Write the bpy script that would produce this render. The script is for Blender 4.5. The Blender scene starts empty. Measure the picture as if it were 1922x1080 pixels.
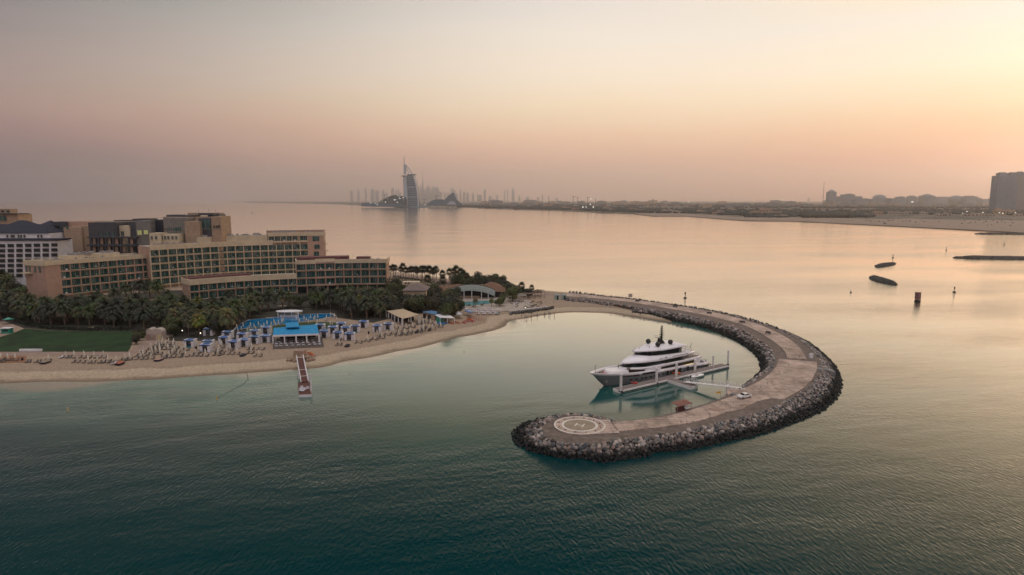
import bpy, bmesh, math, random
import numpy as np
from mathutils import Vector, Matrix, noise as mnoise
from mathutils.geometry import tessellate_polygon
rnd = random.Random(7)
S = bpy.context.scene
COL = S.collection
# ------------------------------------------------------------------ camera
H, F, CX, CY, EY = 60.0, 1200.0, 961.0, 540.0, 376.0
PITCH = math.atan((CY - EY) / F)
cam = bpy.data.cameras.new('camera'); camo = bpy.data.objects.new('camera', cam); COL.objects.link(camo)
camo.location = (0, 0, H); camo.rotation_euler = (math.pi/2 - PITCH, 0, 0)
cam.sensor_width = 36; cam.lens = 36 * F / 1922; cam.clip_start = 1; cam.clip_end = 200000
S.camera = camo
cp, sp = math.cos(PITCH), math.sin(PITCH)
def P(u, v, z=0.0):
    """ground point seen at photo pixel u,v on the level z"""
    dx = (u - CX) / F; dy = -(v - CY) / F
    d = Vector((dx, cp + dy * sp, -sp + dy * cp))
    t = (z - H) / d.z
    return Vector((d.x * t, d.y * t, z))
def PD(u, v, Y):
    """point on the ray of pixel u,v at depth Y"""
    dx = (u - CX) / F; dy = -(v - CY) / F
    d = Vector((dx, cp + dy * sp, -sp + dy * cp)); t = Y / d.y
    return Vector((d.x * t, Y, H + d.z * t))
def proj(p):
    x, y, z = p[0], p[1], p[2] - H
    dep = y * cp - z * sp; up = y * sp + z * cp
    return CX + F * x / dep, CY - F * up / dep
def ZT(p, v):
    """height at which the vertical over p is seen at row v"""
    b = -(v - CY) / F
    y = p[1]
    return H + y * (b * cp - sp) / (cp + b * sp)
def sc(r, g, b):
    f = lambda c: (c/255/12.92) if c/255 <= .04045 else ((c/255+.055)/1.055)**2.4
    return (f(r), f(g), f(b), 1)
# ------------------------------------------------------------------ sky and sun
SUN_AZ, SUN_EL = 52.0, 5.0
W = bpy.data.worlds.new('World'); S.world = W; W.use_nodes = True
nt = W.node_tree; nt.nodes.clear(); N = nt.nodes; L = nt.links
def math_n(nt, op, a, b=None, clamp=False):
    n = nt.nodes.new('ShaderNodeMath'); n.operation = op; n.use_clamp = clamp
    for i, x in enumerate((a, b)):
        if x is None: continue
        if isinstance(x, (int, float)): n.inputs[i].default_value = x
        else: nt.links.new(x, n.inputs[i])
    return n.outputs[0]
def ramp_n(nt, fac, stops, interp='LINEAR'):
    n = nt.nodes.new('ShaderNodeValToRGB'); n.color_ramp.interpolation = interp
    e = n.color_ramp.elements
    while len(e) > 1: e.remove(e[-1])
    e[0].position = stops[0][0]; e[0].color = stops[0][1]
    for p_, c_ in stops[1:]:
        q = e.new(p_); q.color = c_
    nt.links.new(fac, n.inputs[0]); return n.outputs[0]
def mix_n(nt, fac, a, b):
    n = nt.nodes.new('ShaderNodeMix'); n.data_type = 'RGBA'
    if isinstance(fac, (int, float)): n.inputs[0].default_value = fac
    else: nt.links.new(fac, n.inputs[0])
    for i, x in ((6, a), (7, b)):
        if isinstance(x, tuple): n.inputs[i].default_value = x
        else: nt.links.new(x, n.inputs[i])
    return n.outputs[2]
tc = N.new('ShaderNodeTexCoord'); sx = N.new('ShaderNodeSeparateXYZ'); L.new(tc.outputs['Generated'], sx.inputs[0])
el = math_n(nt, 'MULTIPLY', math_n(nt, 'ARCSINE', sx.outputs[2]), 180/math.pi)
az = math_n(nt, 'MULTIPLY', math_n(nt, 'ARCTAN2', sx.outputs[0], sx.outputs[1]), 180/math.pi)
nz = N.new('ShaderNodeTexNoise'); nz.inputs['Scale'].default_value = 2.2; nz.inputs['Detail'].default_value = 4
mp = N.new('ShaderNodeMapping'); mp.inputs['Scale'].default_value = (1, 1, 7); L.new(tc.outputs['Generated'], mp.inputs[0]); L.new(mp.outputs[0], nz.inputs[0])
wob = math_n(nt, 'MULTIPLY', math_n(nt, 'SUBTRACT', nz.outputs[0], .5), 3.4)
fe = math_n(nt, 'DIVIDE', math_n(nt, 'ADD', el, wob), 30.0, True)
def R_(l): return [(d/30.0, sc(*c)) for d, c in l]
SKY_L = [(0,(46,58,84)),(1.5,(58,62,84)),(2.8,(92,80,92)),(4.6,(140,110,110)),(6.4,(156,127,121)),(9.6,(142,124,122)),(12.4,(116,108,112)),(14.5,(78,88,92)),(17.5,(34,54,58)),(22,(12,36,40)),(30,(6,26,30))]
SKY_C = [(0,(200,160,140)),(1.7,(211,168,146)),(3.6,(226,175,148)),(5.8,(237,194,160)),(8.1,(240,215,181)),(10.3,(240,222,199)),(13.4,(231,220,206)),(16.5,(221,211,202)),(19,(206,186,154)),(23,(100,108,92)),(27,(30,56,55)),(30,(12,40,42))]
SKY_R = [(0,(220,146,126)),(1.4,(230,150,128)),(2.8,(240,158,128)),(4.5,(243,186,142)),(6.4,(243,210,170)),(9.6,(246,230,202)),(12.9,(232,222,210)),(17,(244,220,178)),(22,(206,178,136)),(27,(104,104,84)),(30,(46,62,54))]
rl = ramp_n(nt, fe, R_(SKY_L)); rc = ramp_n(nt, fe, R_(SKY_C)); rr = ramp_n(nt, fe, R_(SKY_R))
mr = N.new('ShaderNodeMapRange'); mr.interpolation_type = 'SMOOTHSTEP'; L.new(az, mr.inputs[0]); mr.inputs[1].default_value = -52; mr.inputs[2].default_value = 12
mr2 = N.new('ShaderNodeMapRange'); mr2.interpolation_type = 'SMOOTHSTEP'; L.new(az, mr2.inputs[0]); mr2.inputs[1].default_value = 8; mr2.inputs[2].default_value = 42
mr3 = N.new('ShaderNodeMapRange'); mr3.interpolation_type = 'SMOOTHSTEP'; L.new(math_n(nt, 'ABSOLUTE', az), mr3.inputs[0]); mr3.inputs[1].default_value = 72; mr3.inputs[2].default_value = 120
# brighter pinkish sky added behind the camera to light the fronts facing it
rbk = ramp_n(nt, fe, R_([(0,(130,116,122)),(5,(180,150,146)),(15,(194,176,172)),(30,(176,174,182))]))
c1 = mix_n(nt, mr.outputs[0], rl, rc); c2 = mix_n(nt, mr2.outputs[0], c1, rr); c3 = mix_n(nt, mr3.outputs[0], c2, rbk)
# zenith above 30 degrees
mz = N.new('ShaderNodeMapRange'); L.new(el, mz.inputs[0]); mz.inputs[1].default_value = 52; mz.inputs[2].default_value = 72
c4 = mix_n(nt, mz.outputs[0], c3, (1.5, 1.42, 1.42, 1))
sky = N.new('ShaderNodeTexSky'); sky.sky_type = 'NISHITA'; sky.sun_disc = False
sky.sun_elevation = math.radians(SUN_EL); sky.sun_rotation = math.radians(SUN_AZ); sky.dust_density = 3
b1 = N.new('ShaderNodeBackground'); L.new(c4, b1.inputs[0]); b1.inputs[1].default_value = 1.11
b2 = N.new('ShaderNodeBackground'); L.new(sky.outputs[0], b2.inputs[0]); b2.inputs[1].default_value = 0.004
ad = N.new('ShaderNodeAddShader'); L.new(b1.outputs[0], ad.inputs[0]); L.new(b2.outputs[0], ad.inputs[1])
wo = N.new('ShaderNodeOutputWorld'); L.new(ad.outputs[0], wo.inputs[0])
sun = bpy.data.lights.new('sun', 'SUN'); sun.energy = 0.35; sun.angle = math.radians(12); sun.color = (1, .72, .48)
suno = bpy.data.objects.new('sun', sun); COL.objects.link(suno)
sa, se = math.radians(SUN_AZ), math.radians(9)
suno.rotation_euler = Vector((math.sin(sa)*math.cos(se), math.cos(sa)*math.cos(se), math.sin(se))).to_track_quat('Z', 'Y').to_euler()
S.view_settings.view_transform = 'Standard'; S.view_settings.look = 'None'; S.view_settings.exposure = 0.18; S.view_settings.gamma = 1
S.cycles.use_denoising = True; S.cycles.max_bounces = 6; S.cycles.diffuse_bounces = 2; S.cycles.glossy_bounces = 3
S.cycles.volume_bounces = 3; S.cycles.transparent_max_bounces = 8; S.cycles.sample_clamp_indirect = 4
S.cycles.caustics_reflective = False; S.cycles.caustics_refractive = False
# ------------------------------------------------------------------ helpers
def tag(o, label=None, cat=None, group=None, kind=None):
    if label: o['label'] = label
    if cat: o['category'] = cat
    if group: o['group'] = group
    if kind: o['kind'] = kind
    return o
def link(name, me, parent=None, loc=None):
    o = bpy.data.objects.new(name, me); COL.objects.link(o)
    if parent: o.parent = parent
    if loc is not None: o.location = loc
    return o
def empty(name, loc=(0,0,0), rz=0.0, label=None, cat=None, group=None):
    o = bpy.data.objects.new(name, None); COL.objects.link(o); o.location = loc; o.rotation_euler = (0, 0, rz)
    o.empty_display_size = .5
    return tag(o, label, cat, group)
def copy_tree(o, parent=None, loc=None, rz=None, label=None, group=None, scale=None):
    c = o.copy(); COL.objects.link(c)
    if parent: c.parent = parent
    if loc is not None: c.location = loc
    if rz is not None: c.rotation_euler = (0, 0, rz)
    if scale is not None: c.scale = (scale, scale, scale) if isinstance(scale, (int, float)) else scale
    if label: c['label'] = label
    if group: c['group'] = group
    for ch in list(o.children): copy_tree(ch, c)
    return c
class MB:
    def __init__(s): s.v = []; s.f = []; s.m = []; s.smooth = []
    def add(s, vs, fs, m=0, sm=False):
        b = len(s.v); s.v += [tuple(v) for v in vs]
        for f in fs: s.f.append([b+i for i in f]); s.m.append(m); s.smooth.append(sm)
        return s
    def box(s, c, d, rz=0.0, m=0, taper=1.0):
        x, y, z = d[0]/2, d[1]/2, d[2]/2; cs, sn = math.cos(rz), math.sin(rz); vs = []
        for k, zz in ((1, -z), (taper, z)):
            for a, b in ((-x,-y),(x,-y),(x,y),(-x,y)):
                a *= k; b *= k
                vs.append((c[0]+a*cs-b*sn, c[1]+a*sn+b*cs, c[2]+zz))
        return s.add(vs, [(0,3,2,1),(4,5,6,7),(0,1,5,4),(1,2,6,5),(2,3,7,6),(3,0,4,7)], m)
    def bar(s, a, b, w, h=None, m=0):
        a, b = Vector(a), Vector(b); h = h or w; d = (b-a)
        if d.length < 1e-6: return s
        d.normalize(); up = Vector((0,0,1)) if abs(d.z) < .95 else Vector((1,0,0))
        x = d.cross(up).normalized()*w/2; y = x.cross(d).normalized()*h/2
        vs = [p+q for p in (a, b) for q in (-x-y, x-y, x+y, -x+y)]
        return s.add(vs, [(0,1,2,3),(7,6,5,4),(0,4,5,1),(1,5,6,2),(2,6,7,3),(3,7,4,0)], m)
    def tube(s, a, b, r0, r1=None, n=8, m=0, cap=True):
        a, b = Vector(a), Vector(b); r1 = r0 if r1 is None else r1; d = (b-a).normalized()
        up = Vector((0,0,1)) if abs(d.z) < .95 else Vector((1,0,0))
        x = d.cross(up).normalized(); y = d.cross(x)
        vs = []
        for p, r in ((a, r0), (b, r1)):
            for i in range(n):
                t = 2*math.pi*i/n; vs.append(p + (x*math.cos(t)+y*math.sin(t))*r)
        fs = [(i, (i+1) % n, n+(i+1) % n, n+i) for i in range(n)]
        s.add(vs, fs, m, True)
        if cap: s.add(vs[:n], [tuple(range(n))][:1], m); s.add(vs[n:], [tuple(range(n))[::-1]], m)
        return s
    def lathe(s, c, prof, n=16, m=0, sm=True):
        vs = []
        for r, z in prof:
            for i in range(n):
                t = 2*math.pi*i/n; vs.append((c[0]+r*math.cos(t), c[1]+r*math.sin(t), c[2]+z))
        fs = []
        for k in range(len(prof)-1):
            for i in range(n):
                j = (i+1) % n; fs.append((k*n+i, k*n+j, (k+1)*n+j, (k+1)*n+i))
        fs.append(tuple(range(n))[::-1]); fs.append(tuple(range((len(prof)-1)*n, len(prof)*n)))
        return s.add(vs, fs, m, sm)
    def prism(s, poly, z0, z1, m=0, mtop=None, bottom=True):
        """poly: list of xy; z0,z1 numbers"""
        n = len(poly); vs = [(p[0], p[1], z0) for p in poly]+[(p[0], p[1], z1) for p in poly]
        ar = sum(poly[i][0]*poly[(i+1) % n][1]-poly[(i+1) % n][0]*poly[i][1] for i in range(n))
        fs = [((i, (i+1) % n, n+(i+1) % n, n+i) if ar > 0 else (i, n+i, n+(i+1) % n, (i+1) % n)) for i in range(n)]
        s.add(vs, fs, m)
        tr = tessellate_polygon([[Vector((p[0], p[1], 0)) for p in poly]])
        up = []
        for a, b, c in tr:
            ax = (poly[b][0]-poly[a][0])*(poly[c][1]-poly[a][1])-(poly[b][1]-poly[a][1])*(poly[c][0]-poly[a][0])
            up.append((a, b, c) if ax > 0 else (a, c, b))
        s.add([(p[0], p[1], z1) for p in poly], up, m if mtop is None else mtop)
        if bottom: s.add([(p[0], p[1], z0) for p in poly], [t[::-1] for t in up], m)
        return s
    def build(s, name, mats, parent=None, loc=None):
        me = bpy.data.meshes.new(name); me.from_pydata(s.v, [], s.f)
        if not isinstance(mats, (list, tuple)): mats = [mats]
        for q in mats: me.materials.append(q)
        if len(mats) > 1: me.polygons.foreach_set('material_index', s.m)
        me.polygons.foreach_set('use_smooth', s.smooth); me.update()
        return link(name, me, parent, loc)
def np_mesh(name, V, Fc, mats, col=None, smooth=False, parent=None, attrs=None, loc=None):
    """triangles or quads from numpy arrays"""
    me = bpy.data.meshes.new(name); k = Fc.shape[1]
    me.vertices.add(len(V)); me.vertices.foreach_set('co', V.astype(np.float32).ravel())
    me.loops.add(Fc.size); me.loops.foreach_set('vertex_index', Fc.astype(np.int32).ravel())
    me.polygons.add(len(Fc)); me.polygons.foreach_set('loop_start', np.arange(0, Fc.size, k, dtype=np.int32))
    me.polygons.foreach_set('loop_total', np.full(len(Fc), k, dtype=np.int32))
    me.update(calc_edges=True)
    if smooth: me.polygons.foreach_set('use_smooth', np.ones(len(Fc), dtype=bool))
    if col is not None:
        a = me.color_attributes.new('tint', 'FLOAT_COLOR', 'POINT'); a.data.foreach_set('color', col.astype(np.float32).ravel())
    for nme, arr in (attrs or {}).items():
        a = me.attributes.new(nme, 'FLOAT', 'POINT'); a.data.foreach_set('value', arr.astype(np.float32).ravel())
    for q in (mats if isinstance(mats, (list, tuple)) else [mats]): me.materials.append(q)
    return link(name, me, parent, loc)
_M = {}
def mat(name, col, rough=.7, var=.18, scale=.6, metal=0.0, bump=0.0, bscale=8.0, emit=None, estr=0.0, col2=None, ior=1.5, obj_rand=0.0, stretch=(1,1,1)):
    """procedural material: a noise mottling between two tones, optional bump and per-object variation"""
    if name in _M: return _M[name]
    m = bpy.data.materials.new(name); m.use_nodes = True; t = m.node_tree; b = t.nodes['Principled BSDF']
    co = t.nodes.new('ShaderNodeTexCoord'); mpn = t.nodes.new('ShaderNodeMapping'); mpn.inputs['Scale'].default_value = stretch
    t.links.new(co.outputs['Object'], mpn.inputs[0])
    n = t.nodes.new('ShaderNodeTexNoise'); n.inputs['Scale'].default_value = scale; n.inputs['Detail'].default_value = 5; t.links.new(mpn.outputs[0], n.inputs[0])
    c = tuple(col[:3]); lo = tuple(x*(1-var) for x in c)+(1,); hi = tuple(min(1, x*(1+var)) for x in (col2[:3] if col2 else c))+(1,)
    r = ramp_n(t, n.outputs[0], [(.3, lo), (.7, hi)])
    if obj_rand:
        oi = t.nodes.new('ShaderNodeObjectInfo')
        hs = t.nodes.new('ShaderNodeHueSaturation'); t.links.new(r, hs.inputs['Color'])
        v = math_n(t, 'ADD', math_n(t, 'MULTIPLY', oi.outputs['Random'], obj_rand*2), 1-obj_rand); t.links.new(v, hs.inputs['Value'])
        hu = math_n(t, 'ADD', math_n(t, 'MULTIPLY', oi.outputs['Random'], obj_rand*.08), .5-obj_rand*.04); t.links.new(hu, hs.inputs['Hue'])
        r = hs.outputs[0]
    t.links.new(r, b.inputs['Base Color']); b.inputs['Roughness'].default_value = rough; b.inputs['Metallic'].default_value = metal; b.inputs['IOR'].default_value = ior
    if bump:
        n2 = t.nodes.new('ShaderNodeTexNoise'); n2.inputs['Scale'].default_value = bscale; n2.inputs['Detail'].default_value = 3; t.links.new(co.outputs['Object'], n2.inputs[0])
        bp = t.nodes.new('ShaderNodeBump'); bp.inputs['Strength'].default_value = bump; bp.inputs['Distance'].default_value = .2; t.links.new(n2.outputs[0], bp.inputs['Height']); t.links.new(bp.outputs[0], b.inputs['Normal'])
    if emit: b.inputs['Emission Color'].default_value = emit; b.inputs['Emission Strength'].default_value = estr
    _M[name] = m; return m
def tint_mat(name, rough=.85, var=.25, scale=2.0, objv=0):
    """colour comes from each vertex's tint (each stone, leaf or tuft has its own colour)"""
    if name in _M: return _M[name]
    m = bpy.data.materials.new(name); m.use_nodes = True; t = m.node_tree; b = t.nodes['Principled BSDF']
    a = t.nodes.new('ShaderNodeVertexColor'); a.layer_name = 'tint'
    co = t.nodes.new('ShaderNodeTexCoord'); n = t.nodes.new('ShaderNodeTexNoise'); n.inputs['Scale'].default_value = scale; n.inputs['Detail'].default_value = 4; t.links.new(co.outputs['Object'], n.inputs[0])
    g = ramp_n(t, n.outputs[0], [(.3, (1-var,)*3+(1,)), (.7, (1+var,)*3+(1,))])
    mx = t.nodes.new('ShaderNodeMix'); mx.data_type = 'RGBA'; mx.blend_type = 'MULTIPLY'; mx.inputs[0].default_value = 1
    t.links.new(a.outputs[0], mx.inputs[6]); t.links.new(g, mx.inputs[7]); out = mx.outputs[2]
    if objv:
        oi = t.nodes.new('ShaderNodeObjectInfo'); hs = t.nodes.new('ShaderNodeHueSaturation'); t.links.new(out, hs.inputs['Color'])
        t.links.new(math_n(t, 'ADD', math_n(t, 'MULTIPLY', oi.outputs['Random'], objv*2), 1-objv), hs.inputs['Value']); t.links.new(math_n(t, 'ADD', math_n(t, 'MULTIPLY', oi.outputs['Random'], .7), .55), hs.inputs['Saturation']); out = hs.outputs[0]
    t.links.new(out, b.inputs['Base Color'])
    b.inputs['Roughness'].default_value = rough; _M[name] = m; return m
def catmull(pts, k):
    out = []; n = len(pts)
    for i in range(n-1):
        p0, p1, p2, p3 = pts[max(i-1, 0)], pts[i], pts[i+1], pts[min(i+2, n-1)]
        for j in range(k):
            t = j/k
            out.append(.5*((2*p1)+(p2-p0)*t+(2*p0-5*p1+4*p2-p3)*t*t+(3*p1-p0-3*p2+p3)*t**3))
    out.append(pts[-1]); return out
def V2(l, z=0.0): return [P(u, v, z) for u, v in l]
def seg_dist(X, Y, poly, closed=True):
    """distance of points to a polyline and inside mask"""
    d = np.full(X.shape, 1e9); ins = np.zeros(X.shape, bool); n = len(poly)
    for i in range(n if closed else n-1):
        ax, ay = poly[i][0], poly[i][1]; bx, by = poly[(i+1) % n][0], poly[(i+1) % n][1]
        dx, dy = bx-ax, by-ay; L2 = dx*dx+dy*dy+1e-9
        t = np.clip(((X-ax)*dx+(Y-ay)*dy)/L2, 0, 1)
        d = np.minimum(d, np.hypot(X-ax-t*dx, Y-ay-t*dy))
        if closed and by != ay:
            c = ((ay > Y) != (by > Y)) & (X < (bx-ax)*(Y-ay)/(by-ay)+ax); ins ^= c
    return d, ins
def pip(x, y, poly):
    r = False; n = len(poly)
    for i in range(n):
        a, b = poly[i], poly[(i+1) % n]
        if (a[1] > y) != (b[1] > y) and x < (b[0]-a[0])*(y-a[1])/(b[1]-a[1])+a[0]: r = not r
    return r
# ------------------------------------------------------------------ breakwater outline (photo pixels)
BW = [  # inner water, inner crest, path inner, path outer, outer crest, outer water
 ((1062,568),(1062,560),(1062,556),(1066,549.5),(1067,549),(1070,547)),
 ((1128,575),(1128,566),(1128,561),(1130,556.5),(1130,556),(1133,555.5)),
 ((1186,584),(1186,576),(1186,568),(1189,562.8),(1189,562.3),(1192,562)),
 ((1236,598),(1236,583),(1236,576),(1238,569.5),(1238,569),(1242,568.7)),
 ((1284,607),(1284,592),(1284,584),(1288,577),(1288,576.4),(1294,576.2)),
 ((1333,619),(1340,604),(1342,596),(1348,588),(1349,587.4),(1356,587.4)),
 ((1367,633),(1390,618),(1400,612),(1410,604.5),(1414,604),(1424,604)),
 ((1393,646),(1417,635),(1438,632),(1450,620),(1458,618),(1470,621)),
 ((1413,661),(1438,647),(1460,647),(1480,636),(1500,638),(1512,640)),
 ((1424,674),(1450,662),(1473,660),(1500,652),(1521,655),(1539,659)),
 ((1428,686),(1455,673),(1478,673),(1515,675),(1538,674),(1562,681)),
 ((1428,696),(1449,690),(1456,691),(1533,688),(1541,697),(1576,704)),
 ((1417,708),(1429,706),(1437,709),(1523,715),(1530,717),(1579,728)),
 ((1402,721),(1408,721),(1412,723),(1500,733),(1507,736),(1561,757)),
 ((1385,733),(1391,733),(1397,737),(1470,750),(1478,752),(1526,779)),
 ((1354,747),(1364,742),(1374,744),(1440,752),(1444,768),(1476,799)),
 ((1331,755),(1338,754),(1346,755),(1398,767),(1402,781),(1428,815)),
 ((1302,763),(1307,763),(1316,766),(1345,782),(1352,794),(1362,830)),
 ((1258,776),(1260,776),(1262,781),(1275,797),(1280,811),(1286,845)),
 ((1206,787),(1208,787),(1210,789),(1220,804),(1215,820),(1212,851)),
 ((1152,792),(1152,791),(1152,793),(1158,809),(1155,827),(1150,858)),
]
ZC = 3.0
HEAD_G = [(1152,791),(1128,786),(1104,781),(1078,780),(1060,781),(1047,784),(1033,790),(1020,798),(1015,807),(1019,815),(1029,824),(1048,831),(1072,834),(1098,834.5),(1127,832),(1155,827)]
HEAD_W = [(1152,792),(1130,788),(1106,783),(1078,780.5),(1046,781.5),(1013,788),(987,795),(970,803),(962,815),(966,828),(977,838),(998,848),(1035,857),(1073,861),(1110,860),(1150,858)]
inW = catmull([P(*s[0]) for s in BW], 6); inG = catmull([P(*s[1], ZC) for s in BW], 6)
outG = catmull([P(*s[4], ZC) for s in BW], 6); outW = catmull([P(*s[5]) for s in BW], 6)
hG = catmull([P(*q, ZC) for q in HEAD_G], 4); hW = catmull([P(*q) for q in HEAD_W], 4)
# the waterline must stay outside the crest even where the picture hides it
for A, B in ((inW, inG), (outW, outG), (hW, hG)):
    for i in range(len(A)):
        d = A[i]-B[i]; d.z = 0
        if d.length < 3.0:
            if A is outW: n_ = (outG[min(i+1, len(outG)-1)]-outG[max(i-1, 0)]); n_ = Vector((-n_.y, n_.x, 0)).normalized()
            elif A is inW: n_ = (inG[min(i+1, len(inG)-1)]-inG[max(i-1, 0)]); n_ = Vector((n_.y, -n_.x, 0)).normalized()
            else: n_ = hG[i]-P(1095, 803, ZC); n_.z = 0; n_.normalize()
            A[i] = Vector((B[i].x, B[i].y, 0))+n_*4.5
bw_outline = inW+hW[1:]+outW[::-1]
bm_ = MB(); n = len(inG)
gravel_z = ZC
def strip(mb, A, B, m=0):
    k = len(A); mb.add(list(A)+list(B), [(i, i+1, k+i+1, k+i) for i in range(k-1)], m)
drop = lambda pts, z: [Vector((p.x, p.y, z)) for p in pts]
strip(bm_, inG, outG, 0)
strip(bm_, drop(inW, -1.2), [p for p in inG], 1); strip(bm_, outG, drop(outW, -1.2), 1)
hc = P(1092, 806, ZC); bm_.add([hc]+hG, [(0, i+1, i+2) for i in range(len(hG)-1)], 0)
bm_.add([hc, hG[0], hG[-1]], [(0, 1, 2)], 0); strip(bm_, hG, drop(hW, -1.2), 1)
M_gravel = mat('breakwater gravel', (.16,.122,.10), .95, .35, .8, bump=.6, bscale=3)
M_rockbed = mat('dark rubble', (.03,.028,.026), .95, .4, 1.5, bump=.6, bscale=2)
bw = bm_.build('breakwater_ground', [M_gravel, M_rockbed]); tag(bw, kind='structure')
# path and plaza
PATH_IN = catmull([P(*s[2], ZC+.15) for s in BW[:11]], 5)
PATH_OUT = catmull([P(*s[3], ZC+.15) for s in BW[:11]], 5)
PLAZA = [(1462,673.5),(1533,679.5),(1534,692),(1523,714),(1508,728),(1492,738),(1470,750),(1448,747),(1423,753),(1403,762),(1393,768),(1362,773.5),(1342,781.6),(1311,790),(1281,796),(1240,802),(1200,806),(1161,809.5),
         (1148,792),(1180,790),(1223,785),(1242,783),(1260,779),(1301,768.5),(1332,758.5),(1350,752),(1375,744.5),(1388,737.5),(1375,737),(1366,742),(1364,730),(1400,728.5),(1417,720),(1433,711),(1447,700),(1457,688)]
M_conc = mat('pale concrete paving', (.50,.36,.28), .85, .3, .10, col2=(.54,.40,.32), bump=.1, bscale=4)
def joints(name, base):
    """concrete with cast slab joints"""
    t = base.node_tree; b = t.nodes['Principled BSDF']; co = t.nodes.new('ShaderNodeTexCoord')
    br = t.nodes.new('ShaderNodeTexBrick'); br.inputs['Scale'].default_value = .16; br.inputs['Mortar Size'].default_value = .008; br.offset = 0
    br.inputs['Color1'].default_value = (1,1,1,1); br.inputs['Color2'].default_value = (.80,.82,.84,1); br.inputs['Mortar'].default_value = (.42,.4,.4,1)
    t.links.new(co.outputs['Object'], br.inputs[0]); src = b.inputs['Base Color'].links[0].from_socket
    ns = t.nodes.new('ShaderNodeTexNoise'); ns.inputs['Scale'].default_value = .45; ns.inputs['Detail'].default_value = 9; ns.inputs['Roughness'].default_value = .7; t.links.new(co.outputs['Object'], ns.inputs[0]); m0 = t.nodes.new('ShaderNodeMix'); m0.data_type = 'RGBA'; m0.blend_type = 'MULTIPLY'; m0.inputs[0].default_value = 1; t.links.new(src, m0.inputs[6]); t.links.new(ramp_n(t, ns.outputs[0], [(.38,(.62,.6,.58,1)),(.52,(1,1,1,1))]), m0.inputs[7]); src = m0.outputs[2]
    mx = t.nodes.new('ShaderNodeMix'); mx.data_type = 'RGBA'; mx.blend_type = 'MULTIPLY'; mx.inputs[0].default_value = 1
    t.links.new(src, mx.inputs[6]); t.links.new(br.outputs[0], mx.inputs[7]); t.links.new(mx.outputs[2], b.inputs['Base Color'])
joints('j', M_conc)
pm = MB(); k = len(PATH_IN)
pm.prism([(p.x, p.y) for p in PATH_IN]+[(p.x, p.y) for p in PATH_OUT[::-1]], ZC-.3, ZC+.15)
tag(pm.build('breakwater_path', M_conc), kind='structure')
pm = MB(); pm.prism([(p.x, p.y) for p in V2(PLAZA, ZC+.17)], ZC-.3, ZC+.17)
tag(pm.build('breakwater_plaza', M_conc), kind='structure')
# abutment wall and boat ramp
M_wall = mat('grey concrete', (.22,.21,.2), .9, .2, .5)
q = [P(1362,741,ZC), P(1390,741,ZC), P(1400,729,ZC), P(1364,729,ZC)]
pm = MB(); pm.prism([(p.x, p.y) for p in q], -1, ZC+.1); tag(pm.build('gangway_abutment', M_wall), 'grey concrete abutment block where the gangway meets the breakwater', 'abutment')
rq = [P(1534,690,ZC), P(1562,694,ZC), P(1568,706,ZC-1.2), P(1550,699,ZC-.8), P(1533,694,ZC)]
pm = MB(); pm.prism([(p.x, p.y) for p in rq], 1.0, ZC+.1); tag(pm.build('concrete_slipway', M_wall), 'short grey concrete slip cut through the outer boulders beside the plaza', 'slipway')
# ------------------------------------------------------------------ land
SHORE = [(-500,731),(-200,725),(0,720),(60,719),(120,717),(180,716),(240,714.5),(300,712.5),(350,708.5),(400,704.5),(463,701),(545,694),(600,690),(649,679),(700,670),(738,662),(800,650),(844,637),(897,627),(930,620),(948,613),(953,606),(962,601),(985,598),(1000,595),(1020,591.6),(1060,587.4),(1090,586.6),(1120,587.4),(1140,588.5),(1163,591),(1196,596),(1236,602),(1262,607)]
BACK = [(1262,576),(1190,564),(1128,557.5),(1067,549),(1020,545.5),(970,541),(900,532),(830,522),(745,511),(640,500),(500,485),(300,470),(0,455),(-500,440)]
LAND = catmull([P(*q) for q in SHORE], 4)+V2(BACK)
ZL = 1.8
def height(sd):
    return np.interp(sd, [-60, -25, -6, 0, 5, 10, 12, 20, 26], [-4, -2.5, -.7, 0, .55, .95, 1.35, 1.7, ZL])
def grid(xs, ys):
    X, Y = np.meshgrid(xs, ys); nx, ny = len(xs), len(ys)
    i = np.arange(nx-1)[None, :]+np.arange(ny-1)[:, None]*nx
    Fq = np.stack([i, i+1, i+nx+1, i+nx], -1).reshape(-1, 4); return X.ravel(), Y.ravel(), Fq
xs = np.concatenate([np.arange(-760, -330, 6), np.arange(-330, 130, 2.0)]); ys = np.concatenate([np.arange(150, 380, 2.0), np.arange(380, 780, 6)])
X, Y, Fq = grid(xs, ys); d, ins = seg_dist(X, Y, LAND); sd = np.where(ins, d, -d)
nn = np.array([mnoise.noise(Vector((x*.09, y*.09, 3.1))) for x, y in zip(X, Y)])
Z = height(sd+nn*1.2)+np.where(sd > 3, nn*.10, 0)
V = np.stack([X, Y, Z], 1)
keep = (sd[Fq].max(1) > -60)
M_sand = bpy.data.materials.new('beach sand'); M_sand.use_nodes = True; t = M_sand.node_tree; b = t.nodes['Principled BSDF']
ge = t.nodes.new('ShaderNodeNewGeometry'); sxz = t.nodes.new('ShaderNodeSeparateXYZ'); t.links.new(ge.outputs['Position'], sxz.inputs[0])
n1 = t.nodes.new('ShaderNodeTexNoise'); n1.inputs['Scale'].default_value = .12; n1.inputs['Detail'].default_value = 7; t.links.new(ge.outputs['Position'], n1.inputs[0])
n2 = t.nodes.new('ShaderNodeTexNoise'); n2.inputs['Scale'].default_value = 1.3; n2.inputs['Detail'].default_value = 6; t.links.new(ge.outputs['Position'], n2.inputs[0])
zz = math_n(t, 'ADD', sxz.outputs[2], math_n(t, 'MULTIPLY', math_n(t, 'SUBTRACT', n1.outputs[0], .5), .5))
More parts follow.
